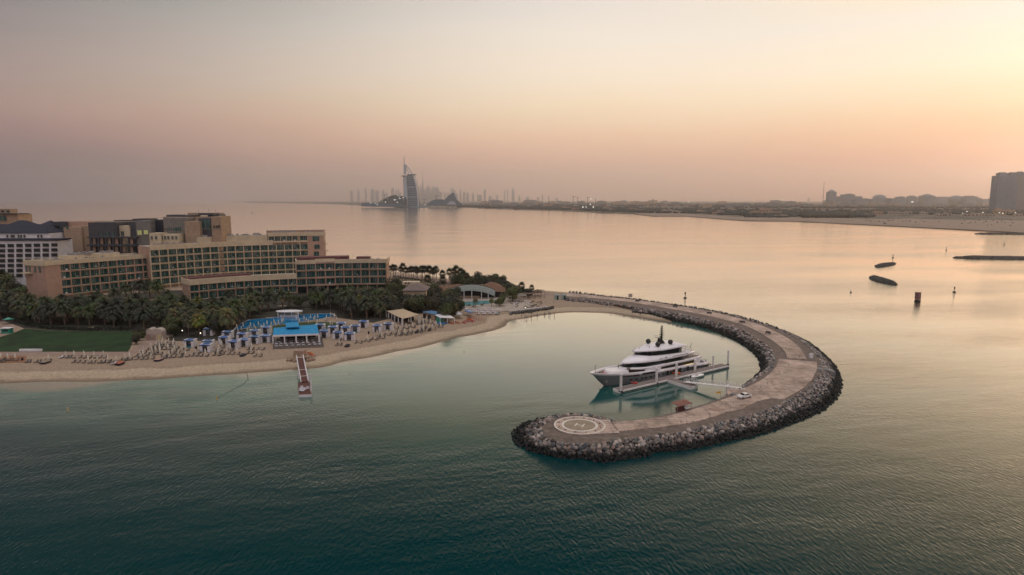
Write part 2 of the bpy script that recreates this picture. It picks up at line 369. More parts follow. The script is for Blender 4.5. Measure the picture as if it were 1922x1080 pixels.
hgt = ramp_n(t, math_n(t, 'DIVIDE', zz, 2.0, True), [(0,(0.201,0.147,0.100,1)),(.1,(0.271,0.201,0.136,1)),(.2,(0.437,0.336,0.236,1)),(.5,(0.472,0.366,0.260,1)),(.62,(0.319,0.236,0.165,1)),(.72,(0.354,0.260,0.183,1)),(1,(0.366,0.266,0.189,1))])
g2 = ramp_n(t, n2.outputs[0], [(.3,(.68,.67,.66,1)),(.62,(1.08,1.07,1.06,1))])
mx = t.nodes.new('ShaderNodeMix'); mx.data_type = 'RGBA'; mx.blend_type = 'MULTIPLY'; mx.inputs[0].default_value = 1
t.links.new(hgt, mx.inputs[6]); t.links.new(g2, mx.inputs[7]); t.links.new(mx.outputs[2], b.inputs['Base Color']); b.inputs['Roughness'].default_value = .95
bp = t.nodes.new('ShaderNodeBump'); bp.inputs['Strength'].default_value = .5; bp.inputs['Distance'].default_value = .3; t.links.new(n2.outputs[0], bp.inputs['Height']); t.links.new(bp.outputs[0], b.inputs['Normal'])
tag(np_mesh('beach_ground', V, Fq[keep], M_sand, smooth=True), kind='structure')
# ------------------------------------------------------------------ water
LAGOON = [P(*q) for q in [(560,735),(700,672),(860,634),(1000,592),(1100,584),(1250,600),(1340,616),(1420,655),(1440,700),(1400,745),(1300,768),(1200,792),(1100,782),(1010,786),(960,812),(930,850),(800,850),(640,800)]]
xs = np.concatenate([[-32000,-16000,-6000,-2000,-1000], np.arange(-640, -240, 20), np.arange(-240, 260, 4.0), np.arange(260, 700, 20), [1000,2000,6000,16000,32000]])
ys = np.concatenate([[-8000,-1000,0,40,60], np.arange(70, 460, 4.0), np.arange(460, 900, 20), [1000,2000,4000,8000,16000,32000]])
X, Y, Fq = grid(xs, ys)
beach = [Vector(p) for p in catmull([P(*q) for q in SHORE], 3)]
db, _ = seg_dist(X, Y, beach, False); dbw, _ = seg_dist(X, Y, bw_outline)
dl, il = seg_dist(X, Y, LAGOON); sdl = np.where(il, dl, -dl)
nn = np.array([mnoise.noise(Vector((x*.03, y*.03, .1))) for x, y in zip(np.clip(X,-900,900), np.clip(Y,-900,900))])
shal = np.clip(1-(db+nn*12)/60, 0, 1)**1.3
calm = np.clip((sdl+16)/44, 0, 1); calm = np.maximum(calm, np.clip((sdl-2)/10, 0, 1)*np.clip((X-5)/20, 0, 1))
M_water = bpy.data.materials.new('sea water'); M_water.use_nodes = True; t = M_water.node_tree; b = t.nodes['Principled BSDF']
at = lambda nme: (lambda q: (setattr(q, 'attribute_name', nme), q.outputs['Fac'])[1])(t.nodes.new('ShaderNodeAttribute'))
ge = t.nodes.new('ShaderNodeNewGeometry'); pos = ge.outputs['Position']
def mapped(sx_, sy_, rot):
    m_ = t.nodes.new('ShaderNodeMapping'); m_.vector_type = 'TEXTURE'; m_.inputs['Rotation'].default_value = (0,0,rot); m_.inputs['Scale'].default_value = (1/sx_, 1/sy_, 1)
    t.links.new(pos, m_.inputs[0]); return m_.outputs[0]
def tn(vec, scale, det=3):
    n_ = t.nodes.new('ShaderNodeTexNoise'); n_.inputs['Scale'].default_value = scale; n_.inputs['Detail'].default_value = det; t.links.new(vec, n_.inputs[0]); return n_.outputs[0]
big = tn(mapped(.6, 2.2, .1), .006, 6)
rip = tn(mapped(1.35, .42, .12), 1.35, 5); rip2 = tn(mapped(1.2, .5, -.25), 2.3, 2)
wh = math_n(t, 'ADD', rip, math_n(t, 'MULTIPLY', rip2, .35)); wh = math_n(t, 'ADD', wh, math_n(t, 'MULTIPLY', tn(mapped(.35, .9, .25), .13, 4), 1.9))
a_s, a_c = at('shallow'), at('calm')
deepc = mix_n(t, a_c, (.001,.032,.036,1), (.001,.072,.066,1))
patch = tn(mapped(1,1,0), .06, 5)
shc = mix_n(t, ramp_n(t, patch, [(.38,(0,0,0,1)),(.6,(1,1,1,1))]), (.01,.13,.11,1), (.08,.21,.16,1)); shc = mix_n(t, ramp_n(t, a_s, [(.86,(0,0,0,1)),(.97,(1,1,1,1))]), shc, (.27,.24,.17,1))
t.links.new(mix_n(t, a_s, deepc, shc), b.inputs['Base Color'])
b.inputs['IOR'].default_value = 2.6; b.inputs['Roughness'].default_value = .06
bs = math_n(t, 'MULTIPLY', math_n(t, 'ADD', .3, math_n(t, 'MULTIPLY', ramp_n(t, big, [(.36,(0,0,0,1)),(.6,(1,1,1,1))]), 1.0)), math_n(t, 'SUBTRACT', 1.0, math_n(t, 'MULTIPLY', a_c, .93)))
bp = t.nodes.new('ShaderNodeBump'); bp.inputs['Distance'].default_value = .11; t.links.new(bs, bp.inputs['Strength']); t.links.new(wh, bp.inputs['Height']); t.links.new(bp.outputs[0], b.inputs['Normal'])
# angle dependent reflection: dark teal looked down into, mirror like towards the horizon
lw = t.nodes.new('ShaderNodeLayerWeight'); lw.inputs[0].default_value = .5; t.links.new(bp.outputs[0], lw.inputs['Normal'])
refl = ramp_n(t, lw.outputs['Facing'], [(.3,(.03,)*3+(1,)),(.47,(.06,)*3+(1,)),(.66,(.19,)*3+(1,)),(.74,(.35,)*3+(1,)),(.86,(.82,)*3+(1,)),(.93,(1,1,1,1))])
df = t.nodes.new('ShaderNodeBsdfDiffuse'); t.links.new(b.inputs['Base Color'].links[0].from_socket, df.inputs[0])
gl = t.nodes.new('ShaderNodeBsdfGlossy'); gl.inputs['Roughness'].default_value = .08; gl.inputs[0].default_value = (1,.945,.87,1); t.links.new(bp.outputs[0], gl.inputs['Normal'])
ms = t.nodes.new('ShaderNodeMixShader'); t.links.new(refl, ms.inputs[0]); t.links.new(df.outputs[0], ms.inputs[1]); t.links.new(gl.outputs[0], ms.inputs[2])
t.links.new(ms.outputs[0], t.nodes['Material Output'].inputs[0]); t.nodes.remove(b)
tag(np_mesh('sea_water', np.stack([X, Y, X*0], 1), Fq, M_water, attrs={'shallow': shal, 'calm': calm}), kind='structure')
# ------------------------------------------------------------------ boulders
ICO = {}
def ico(sub):
    if sub not in ICO:
        q = bmesh.new(); bmesh.ops.create_icosphere(q, subdivisions=sub, radius=1)
        ICO[sub] = (np.array([v.co[:] for v in q.verts]), np.array([[v.index for v in f.verts] for f in q.faces])); q.free()
    return ICO[sub]
npr = np.random.RandomState(3)
def stone(c, r, sub=1):
    v, f = ico(sub); s = npr.uniform(.72, 1.25, 3)*r
    v = v*(1+npr.uniform(-.2, .17, (len(v), 1))); a = npr.uniform(-1, 1, 3); M = np.array(Matrix.Rotation(npr.uniform(0, 6), 3, Vector(a)))
    return (v*s)@M.T+np.array(c), f
PAL = np.array([(.36,.29,.25),(.28,.25,.23),(.17,.165,.16),(.11,.115,.118),(.075,.08,.085),(.22,.19,.165),(.42,.35,.31),(.13,.105,.085),(.26,.185,.15)])
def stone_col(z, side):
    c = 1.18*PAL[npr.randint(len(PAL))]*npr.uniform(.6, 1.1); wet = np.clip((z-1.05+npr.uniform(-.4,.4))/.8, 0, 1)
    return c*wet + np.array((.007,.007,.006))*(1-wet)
rocks = []
def scatter_slope(G, Wt, rows, size, step, side, z0=.1):
    L_ = [0]
    for i in range(len(G)-1): L_.append(L_[-1]+((G[i]+Wt[i])/2-(G[i+1]+Wt[i+1])/2).length)
    n = int(L_[-1]/step)
    gw = [np.array(p) for p in G]; ww = [np.array(p) for p in Wt]
    for i in range(n):
        for r in range(rows):
            s = (i+npr.uniform(0, 1))/n*L_[-1]; k = min(max(0, int(np.searchsorted(L_, s))-1), len(G)-2); f = (s-L_[k])/max(L_[k+1]-L_[k], 1e-3)
            a = gw[k]*(1-f)+gw[k+1]*f; c = ww[k]*(1-f)+ww[k+1]*f; q = (r+npr.uniform(0, 1))/rows*1.04
            p = a*(1-q)+c*q; rad = size*npr.uniform(.55, 1.25)
            p[2] = a[2]*(1-q)+.0*q+npr.uniform(-.1, .3)-.1; rocks.append((p, rad, side))
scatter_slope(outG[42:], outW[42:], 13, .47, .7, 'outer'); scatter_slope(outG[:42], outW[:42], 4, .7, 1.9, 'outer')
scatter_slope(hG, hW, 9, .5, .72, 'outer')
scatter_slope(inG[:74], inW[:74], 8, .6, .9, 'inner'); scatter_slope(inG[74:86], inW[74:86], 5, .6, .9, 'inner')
M_rock = tint_mat('boulder stone')
vis = []
for i, (p, rad, side) in enumerate(rocks):
    u, v = proj(p); dist = math.hypot(p[0], p[1])
    facing = 1.0 if side == 'outer' and p[1] < 215 and p[2] > .9 and u < 1560 else .35
    vis.append((rad/dist*facing if 0 < u < 1922 else 0, i))
vis.sort(reverse=True); chosen = {i for _, i in vis[:290]}
VV, FF, CC = [], [], []; off = 0
for i, (p, rad, side) in enumerate(rocks):
    if i in chosen:
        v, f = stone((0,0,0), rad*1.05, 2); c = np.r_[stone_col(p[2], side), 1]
        tone = 'pale' if sum(c[:3]) > .66 else ('dark' if sum(c[:3]) < .28 else 'brownish grey'); o = np_mesh('boulder', v, f, M_rock, col=np.tile(c, (len(v), 1)), smooth=True, loc=p)
        u_ = proj(p)[0]
        if u_ < 1100: lab, gr = 'rounded boulder in the rock armour around the helipad tip of the breakwater', 'boulders around the helipad tip'
        elif u_ < 1300: lab, gr = 'rounded boulder in the outer rock armour between helipad and red sun shelter', 'boulders beside the narrow paved arm'
        else: lab, gr = 'rounded boulder in the outer rock armour below the plaza and white car', 'boulders below the plaza'
        tag(o, lab.replace('rounded', tone, 1), 'boulder', tone+' '+gr)
    else:
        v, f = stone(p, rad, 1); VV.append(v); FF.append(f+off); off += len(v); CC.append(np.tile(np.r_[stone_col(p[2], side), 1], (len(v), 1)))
o = np_mesh('boulder_armour', np.vstack(VV), np.vstack(FF), M_rock, col=np.vstack(CC), smooth=False)
tag(o, 'countless grey and pinkish armour boulders covering both slopes of the curved breakwater', 'boulders', kind='stuff')
# ------------------------------------------------------------------ buildings
M_cream = mat('cream render', (.60,.49,.34), .85, .12, .3, bump=.05)
M_pink = mat('salmon render', (.44,.285,.21), .85, .12, .3, bump=.05)
M_pinkd = mat('dusty pink render', (.36,.24,.19), .85, .15, .3)
M_roofd = mat('pale roof deck', (.40,.34,.28), .9, .25, .4)
M_maroon = mat('maroon roof screed', (.13,.05,.05), .9, .3, .4)
M_glass = mat('dark green glass', (.03,.085,.08), .1, .5, .35)
M_curt = mat('pale curtain behind glass', (.11,.16,.145), .5, .4, 1.2)
M_frame = mat('aluminium frame', (.32,.29,.24), .5, .1, 1)
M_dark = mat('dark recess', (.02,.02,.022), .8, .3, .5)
M_white = mat('white render', (.74,.71,.71), .8, .08, .3)
M_slate = mat('dark slate cladding', (.06,.061,.07), .6, .25, .8, bump=.1)
M_grey = mat('grey concrete cladding', (.20,.185,.165), .9, .2, .5, bump=.1)
M_tan = mat('tan stone cladding', (.38,.27,.185), .9, .15, .5, bump=.1)
M_navy = mat('dark blue grey roof tiles', (.018,.019,.035), .7, .25, 2)
M_unit = mat('galvanised roof plant', (.33,.31,.30), .5, .3, 1)
M_lit = mat('lit window', (.5,.5,.2), .5, .1, 1, emit=(.75,.78,.32,1), estr=.1)
M_bulb = mat('lit lamp', (1,.9,.75), .5, 0, 1, emit=(1,.86,.66,1), estr=2.5)
def sh(mb, root):
    o = root.location; mb.v = [(x-o.x, y-o.y, z-o.z) for x, y, z in mb.v]; return mb
def bld(mb, name, mats, root): return sh(mb, root).build(name, mats, root)
def arcpts(pts, n):
    """n+1 points at equal spacing along a polyline"""
    L_ = [0]
    for i in range(len(pts)-1): L_.append(L_[-1]+(pts[i+1]-pts[i]).length)
    out = []
    for k in range(n+1):
        s = L_[-1]*k/n; i = 0
        while i < len(L_)-2 and L_[i+1] < s: i += 1
        out.append(pts[i].lerp(pts[i+1], (s-L_[i])/(L_[i+1]-L_[i])))
    return out
winlist = {}
def facade(root, line, zt, rows, st, nb, zbot, body, trim, depth=1.0, oph=.76, ledge=True, skip=(), pier=.05, opens=()):
    """balcony bays under zt: piers, spandrels, ledges, and a recessed glazed window in every bay"""
    pts = arcpts(line, nb); W_ = MB()
    for k in range(nb):
        a, b = pts[k], pts[k+1]; t_ = (b-a).normalized(); nrm = Vector((t_.y, -t_.x, 0)); w = (b-a).length
        q = lambda s, o, z: Vector((a.x+t_.x*s*w+nrm.x*o, a.y+t_.y*s*w+nrm.y*o, z))
        for r in range(rows):
            z1 = zt-r*st; z0 = z1-st*oph
            # spandrel below the opening
            c = q(.5, -depth/2, (z0+z1-st)/2); W_.box(c, (w, depth, z0-(z1-st)), math.atan2(t_.y, t_.x))
            if (r, k) in skip: 
                W_.box(q(.5, -depth/2, (z0+z1)/2), (w*.998, depth*.99, z1-z0), math.atan2(t_.y, t_.x)); continue
            if ledge and (r, k) not in opens:
                Lg = MB(); Lg.box(q(.5, .35, z0-.18), (w*.82, .9, .34), math.atan2(t_.y, t_.x), 4); Lg.box(q(.5, .55, z0+.35), (w*.8, .05, .7), math.atan2(t_.y, t_.x), 0); winlist.setdefault(root, []).append((1/a.length, 'balcony', Lg))
            mb = MB(); g0, g1 = pier, 1-pier; rz = math.atan2(t_.y, t_.x)
            mb.box(q(.5, -depth+.12, (z0+z1)/2), (w*(g1-g0)*.995, .08, (z1-z0)*.995), rz, 0)
            for f in (g0+.03, .5-.012, .5+.012, g1-.03): mb.box(q(f, -depth+.2, (z0+z1)/2), (.09, .07, (z1-z0)*.99), rz, 1)
            if rnd.random() < .8: 
                f = rnd.choice([.28, .72]); mb.box(q(f, -depth+.19, (z0+z1)/2), (w*rnd.uniform(.1,.3), .04, (z1-z0)*.97), rz, 2)
            if rnd.random() < .35: mb.box(q(rnd.uniform(.3,.7), -depth+.75, z0+.45), (.9, .6, .8), rz, 3)
            winlist.setdefault(root, []).append((1/(a.length), 'window', mb))
        for s_ in ((0,) if k else (0,)) + ((1,) if k == nb-1 else ()):
            W_.box(q(s_, -depth/2, (zbot+zt)/2), (w*pier*2, depth*1.02, zt-zbot), math.atan2(t_.y, t_.x))
    bld(W_, 'facade_wall', body, root)
def flush_windows(root):
    mats = [M_glass, M_frame, M_curt, M_white, M_cream]
    for want, far in (('window', 'far_windows'), ('balcony', 'far_balconies')):
        l = sorted([q for q in winlist.get(root, []) if q[1] == want], key=lambda q: -q[0]); rest = MB()
        for k, (s_, nme, mb) in enumerate(l):
            if want == 'balcony': mb.m = [1 if x == 4 else 0 for x in mb.m]
            if k < 98: bld(mb, nme, mats if want == 'window' else [M_glass, M_cream], root)
            else:
                b0 = len(rest.v); rest.v += mb.v; rest.f += [[i+b0 for i in f] for f in mb.f]; rest.m += mb.m; rest.smooth += mb.smooth
        if rest.v: tag(bld(rest, far, mats if want == 'window' else [M_glass, M_cream], root), kind='stuff')
def fascia(root, line, z0, z1, mat_, out=.25, th=.5, n=24, name='parapet'):
    pts = arcpts(line, n); mb = MB()
    for a, b in zip(pts[:-1], pts[1:]):
        t_ = (b-a).normalized(); nrm = Vector((t_.y, -t_.x, 0)); c = (a+b)/2+nrm*(out-th/2)
        mb.box((c.x, c.y, (z0+z1)/2), ((b-a).length+.12, th, z1-z0), math.atan2(t_.y, t_.x))
    return bld(mb, name, mat_, root)
def back(pts, d):
    """offset a facade line inward by d"""
    out = []
    for i, p in enumerate(pts):
        t_ = (pts[min(i+1, len(pts)-1)]-pts[max(i-1, 0)]).normalized(); out.append(Vector((p.x-t_.y*d, p.y+t_.x*d, 0)))
    return out
xy = lambda l: [(p.x, p.y) for p in l]
def smooth_line(px, z, n=12): return arcpts(catmull([P(u, v, z) for u, v in px], 8), n)
# --- main hotel
hotel = empty('hotel_building', P(91,559,ZL), 0, 'long salmon and cream hotel with stacked balcony rows, stepping up to a taller end', 'hotel')
LA = smooth_line([(90,558.2),(98,557),(180,548),(287,536.3)], 3.3, 12)
LB = smooth_line([(287,538.8),(400,528.2),(480,523),(560,519.5),(611,518)], 3.3, 16)
zA, zB, zE = 24.7, 30.8, 36.4
mb = MB(); A1 = back(LA, 1.35); A2 = back(LA, 19); mb.prism(xy(A1)+xy(A2)[::-1], ZL-1, zA-1.2, 0, 1); bld(mb, 'wall', [M_pink, M_roofd], hotel)
mb = MB(); B1 = back(LB, 1.35); B2 = back(LB, 20); mb.prism(xy(B1)+xy(B2)[::-1], ZL-1, zB-1.2, 0, 1); bld(mb, 'wall', [M_pink, M_roofd], hotel)
# blank bay at the left end then balcony bays
tA = arcpts(LA, 60); LA2 = tA[8:]
facade(hotel, LA2, 21.9, 4, 4.75, 10, ZL, M_pink, M_cream, opens={(r, k) for r in range(4) for k in (0, 7, 8)})
mb = MB(); t_ = (tA[8]-tA[0]); c = (tA[8]+tA[0])/2; rz = math.atan2(t_.y, t_.x); nrm = Vector((t_.y, -t_.x, 0)).normalized()
c2 = c-nrm*.75; mb.box((c2.x, c2.y, (ZL+21.9)/2-1), (t_.length, 1.5, 22), rz); bld(mb, 'end_wall', M_pink, hotel)
fascia(hotel, LA, 21.9, zA, M_cream, .45, .9)
e0, e1 = LA[0], A2[0]; fascia(hotel, [e1, e0], 21.6, zA, M_cream, .5, .9, 4); fascia(hotel, [A2[-1], A2[0]], 23, zA-.2, M_cream, .2, .4, 6)
mb = MB()   # side windows and small balcony on the end wall
for f in (.1,.25,.52,.74):
    p = e1.lerp(e0, f); t_ = (e0-e1).normalized(); nrm = Vector((t_.y, -t_.x, 0)); c = p+nrm*.02; mb = MB(); mb.box((c.x, c.y, 19.4), (1.6, .3, 3.6), math.atan2(t_.y, t_.x), 0); mb.box((c.x+nrm.x*.2, c.y+nrm.y*.2, 19.4), (.1, .1, 3.6), math.atan2(t_.y, t_.x), 1); bld(mb, 'side_window', [M_glass, M_frame], hotel)
p = e1.lerp(e0, .18); mb = MB(); mb.box((p.x+nrm.x*1, p.y+nrm.y*1, 17.1), (7, 2.4, .9), math.atan2(t_.y, t_.x)); bld(mb, 'side_balcony', M_cream, hotel)
tB = arcpts(LB, 120); iB = 108
facade(hotel, tB[:iB+1], 27.4, 5, 4.78, 19, ZL, M_cream, M_cream)
fascia(hotel, tB[:84], 27.4, zB, M_cream, .45, .9)
sec = tB[76:iB+1]; facade(hotel, arcpts(tB[80:iB-6], 8), 33.7, 1, 4.6, 5, 27.4, M_cream, M_cream, ledge=False)
facade(hotel, tB[iB-6:iB+1], 33.7, 1, 4.6, 1, 27.4, M_cream, M_cream, ledge=False, depth=1.2)
S1 = back(tB[80:], 1.3); S2 = back(tB[80:], 19.4); mb = MB(); mb.prism(xy(S1)+xy(S2)[::-1], zB-2, zE-1.0, 0, 1); bld(mb, 'upper_storey', [M_cream, M_roofd], hotel)
fascia(hotel, tB[80:], 33.7, zE, M_cream, .45, .9); fascia(hotel, [LB[-1]+Vector((.3,0,0)), S2[-1]], 33.5, zE, M_cream, .3, .8, 4); fascia(hotel, [S2[-1], S2[0]], 34.5, zE+.8, M_pinkd, .2, .4, 8, 'roof_screen')
# salmon end tower
q0, q1 = tB[iB], tB[-1]; t_ = (q1-q0).normalized(); nrm = Vector((t_.y, -t_.x, 0)); c = (q0+q1)/2; w = (q1-q0).length; rz = math.atan2(t_.y, t_.x)
mb = MB(); c2 = c-nrm*.7; mb.box((c2.x, c2.y, (ZL+33.7)/2), (w, 1.8, 33.7-ZL), rz)
bld(mb, 'tower_wall', M_pink, hotel)
for f, z, hh, ww in ((.5, 31.4, 3.6, 4.8), (.55, 25.4, 3.2, 3.6), (.5, 20.2, 3.2, 3.6)):
    p = q0.lerp(q1, f)+nrm*.2; mb = MB(); mb.box((p.x, p.y, z), (ww, .3, hh), rz, 0); mb.box((p.x+nrm.x*.18, p.y+nrm.y*.18, z), (.15, .1, hh), rz, 1); bld(mb, 'tower_window', [M_glass, M_frame], hotel)
for z in (12, 17, 22, 27):
    p = q1+t_*1.3+Vector((-t_.y, t_.x, 0))*3; mb = MB(); mb.box((p.x, p.y, z), (2.4, 4, .4), rz); mb.box((p.x+t_.x*1.1, p.y+t_.y*1.1, z+.5), (.1, 4, .8), rz); bld(mb, 'end_balcony', M_cream, hotel)
# set-back penthouse over the middle
S3 = back(tB[34:80], 5); S4 = back(tB[34:80], 16); mb = MB(); mb.prism(xy(S3)+xy(S4)[::-1], zB-1.2, 34.4, 0, 1); bld(mb, 'penthouse', [M_cream, M_roofd], hotel)
S3 = back(tA[14:46], 8); S4 = back(tA[14:46], 17.5); mb = MB(); mb.prism(xy(S3)+xy(S4)[::-1], zA-1.2, zA+1.6, 0, 1); bld(mb, 'penthouse', [M_cream, M_roofd], hotel)
for i in range(90):
    l, d0, d1, zz = ((tA, 3, 7, zA-1.2), (tA[14:44], 9, 16, zA+1.6), (tB[36:78], 6, 15, 34.4), (tB[84:112], 4, 16, zE-1.0), (tB[8:34], 4, 17, zB-1.2))[i % 5]
    p = back(l, rnd.uniform(d0, d1))[rnd.randrange(1, len(l)-1)]; mb = MB(); s_ = rnd.uniform(.8, 3.0); hh = rnd.uniform(.6, 1.7)
    mb.box((p.x, p.y, zz+hh/2), (s_*1.4, s_, hh), rz); mb.tube((p.x, p.y, zz+hh), (p.x, p.y, zz+hh+.15), s_*.35, n=8, m=1); bld(mb, 'roof_unit', [M_unit, M_dark], hotel)
flush_windows(hotel)
# --- front wing
wing = empty('hotel_wing', P(358,566,ZL), 0, 'lower curved salmon hotel wing with maroon roof tops in front of the long hotel', 'hotel wing')
LC = smooth_line([(358,566),(450,557.4),(558,551.2)], ZL, 14); LD = smooth_line([(558,551.4),(640,548),(726,546.8)], ZL, 14)
mb = MB(); C1 = back(LC, 1.3); C2 = back(LC, 15); mb.prism(xy(C1)+xy(C2)[::-1], ZL-1, 13.2, 0, 1); bld(mb, 'wall', [M_pink, M_roofd], wing)
facade(wing, LC, 11.2, 2, 4.7, 12, ZL-.5, M_pink, M_cream); fascia(wing, LC, 11.2, 14.5, M_cream, .5, .9)
sd_ = [C2[0]+Vector((0,0,0)), LC[0]]; fascia(wing, sd_, 11.2, 14.4, M_cream, .5, .9, 4)
R1 = back(LC, 5); R2 = back(LC, 12); mb = MB(); mb.prism(xy(R1)[:9]+xy(R2)[:9][::-1], 13.2, 14.9); bld(mb, 'maroon_roof', M_maroon, wing)
tD = arcpts(LD, 100)
D1 = back(LD, 1.3); D2 = back(LD, 17); mb = MB(); mb.prism(xy(D1)+xy(D2)[::-1], 6.3, 21.2, 0, 1); bld(mb, 'wall', [M_pink, M_roofd], wing)
facade(wing, tD[:22], 20.2, 3, 4.72, 2, 6.2, M_pink, M_cream)
facade(wing, tD[21:43], 20.2, 3, 4.72, 2, 6.2, M_pink, M_cream, ledge=False, depth=1.25)
facade(wing, tD[42:], 20.2, 3, 4.72, 6, 6.2, M_pink, M_cream)
fascia(wing, tD[:22], 20.2, 22.7, M_cream, .5, .9, 6); fascia(wing, tD[42:], 20.2, 22.7, M_cream, .5, .9, 10)
fascia(wing, tD[21:43], 20.2, 20.9, M_pinkd, .4, .9, 6); fascia(wing, tD[21:43], 20.9, 23, M_cream, -3, .6, 6)
fascia(wing, [LD[-1], D2[-1]], 19.6, 22.7, M_cream, .5, .8, 4)
fascia(wing, [LD[0]+Vector((-.2,2,0)), D2[0]][::-1], 14, 22.5, M_cream, .3, .6, 4)
mb = MB(); R1 = back(tD[2:60], 5); R2 = back(tD[2:60], 15); mb.prism(xy(R1)[::6]+xy(R2)[::6][::-1], 21.2, 23.9); bld(mb, 'maroon_roof', M_maroon, wing)
mb = MB(); mb.prism(xy(back(tD[64:84], 9))[::5]+xy(back(tD[64:84], 15))[::5][::-1], 21.2, 23.2); bld(mb, 'maroon_roof', M_maroon, wing)
for p in arcpts(back(LD, 1), 9): mb = MB(); mb.box((p.x, p.y, 4), (.8, .8, 4.8)); bld(mb, 'pillar', M_pinkd, wing)
p = back(LD, 7); mb = MB(); mb.prism(xy(p)+xy(back(LD, 16))[::-1], ZL-1, 6.4); bld(mb, 'ground_floor_glazing', M_glass, wing)
for z in (9.5, 14.2):
    p = LD[-1]+Vector((1.2, 3, 0)); mb = MB(); mb.box((p.x, p.y, z), (2.2, 4, .4)); mb.box((p.x+1.05, p.y, z+.5), (.1, 4, .8)); bld(mb, 'end_balcony', M_cream, wing)
for i in range(14):
    p = back(tD[50:98], rnd.uniform(3, 15))[rnd.randrange(1, 46)]; mb = MB(); s_ = rnd.uniform(.6, 1.6); mb.box((p.x, p.y, 21.2+s_/3), (s_*1.5, s_, s_*.7)); bld(mb, 'roof_unit', M_unit, wing)
flush_windows(wing)
# --- block of dark and tan apartments behind
apt = empty('apartment_block', (PD(250,480,452).x, 452, ZL), 0, 'large unfinished looking apartment block of dark slate, grey and tan volumes behind the hotel', 'apartment block')
def slab(root, u0, u1, vt, Y, m, dep=14, vb=None, name='volume', top=None):
    a = PD(u0, vt, Y); b_ = PD(u1, vt, Y); zb = ZL if vb is None else PD((u0+u1)/2, vb, Y).z
    mb = MB(); mb.box(((a.x+b_.x)/2, Y+dep/2, (a.z+zb)/2), (b_.x-a.x, dep, a.z-zb)); return bld(mb, name, m, root)
def aperture(root, u0, u1, v0, v1, Y, m=None, name='window', n=2):
    a = PD(u0, v0, Y); b_ = PD(u1, v1, Y); mb = MB(); w = b_.x-a.x; zc = (a.z+b_.z)/2; hh = a.z-b_.z
    mb.box(((a.x+b_.x)/2, Y-.02, zc), (w, .3, hh), 0, 0)
    for k in range(1, n): mb.box((a.x+w*k/n, Y-.2, zc), (.12, .1, hh), 0, 1)
    mb.box(((a.x+b_.x)/2, Y-.25, b_.z-.1), (w*1.1, .3, .2), 0, 1); return bld(mb, name, [m or M_glass, M_frame], root)
for a in [(88,124,417,456,M_slate),(119,152,427,448,M_tan),(124,168,416,458,M_pink),(150,168,424,450,M_tan),(165,218,418,449,M_slate),(216,243,424,452,M_cream),
          (240,258,416.5,453,M_slate),(254,282,414.5,450,M_grey),(279,308,413.5,456,M_navy),(306,348,409.5,452,M_grey),(346,374,416,449,M_tan),(372,398,410,453,M_slate),(396,414,406.5,452,M_tan),(168,250,416,464,M_tan),(306,414,407.5,466,M_tan)]:
    slab(apt, a[0], a[1], a[2], a[3], a[4], 16)
for a in [(312,336,403.5,470),(334,364,404.5,468),(372,400,400.5,470),(390,412,403,474),(213,245,413.5,470),(248,282,411,470)]: slab(apt, a[0], a[1], a[2], a[3], M_slate, 10, a[2]+4, 'roof_volume')
for a in [(352,412,400,478),(262,282,410,474)]: slab(apt, a[0], a[1], a[2], a[3], M_tan, 8, a[2]+4, 'roof_volume')
# open balcony grid under the slate boxes
for r in range(3):
    v0 = 446+r*15; slab(apt, 163, 256, v0-1.6, 446.5, M_slate, 3, v0+1.4, 'balcony_slab')
    for k, u in enumerate((169,183,197,211,225,239)):
        aperture(apt, u+3, u+11, v0+2, v0+12, 448.2, M_pink if (k+r) % 2 else M_tan, 'balcony_room', 3)
        slab(apt, u, u+2, v0, 446.7, M_slate, 2, v0+13, 'balcony_post')
for u0, u1, v0, v1, Y, m in [(188,193,437,443,448.9,None),(197,207,436,443,448.9,None),(210,215,436,443,448.9,None),(227,233,434.5,443,451.9,None),(219,221.5,435,442,451.9,M_dark),(240.5,242.5,433,440,452.9,M_dark),
        (258,266,433,441,449.8,M_lit),(270,278,432.5,440,449.8,M_lit),(309,312,429,433,451.8,M_dark),(314,319,428.5,434,451.8,None),(321,323,428,433,451.8,M_dark),(325,332,428,435,451.8,None),(333,340,427,434,451.8,None),
        (400,403,424,428,451.8,M_dark),(405,408,423.5,428,451.8,M_dark),(409,412.5,422.5,427.5,451.8,M_dark),(375,396,413,430,452.8,M_glass),(124,128,424,430,447.8,None),(100,112,424,432,455.8,M_dark)]:
    aperture(apt, u0, u1, v0, v1, Y, m)
slab(apt, 280, 301, 438, 443, M_cream, 10, None, 'annexe'); slab(apt, 298, 336, 440, 445, M_cream, 8, None, 'annexe')
for u in (283,291,302,308,314,322,329): aperture(apt, u, u+3.5, 443.5, 449.5, 442.7 if u < 300 else 444.7, None)
for u in (373, 392, 405):
    p = PD(u, 401, 472); mb = MB(); mb.tube((p.x, p.y, p.z-1), (p.x, p.y, p.z+3), .12, n=5); mb.box((p.x, p.y, p.z+2.6), (1.6,.1,.1)); bld(mb, 'antenna', M_unit, apt)
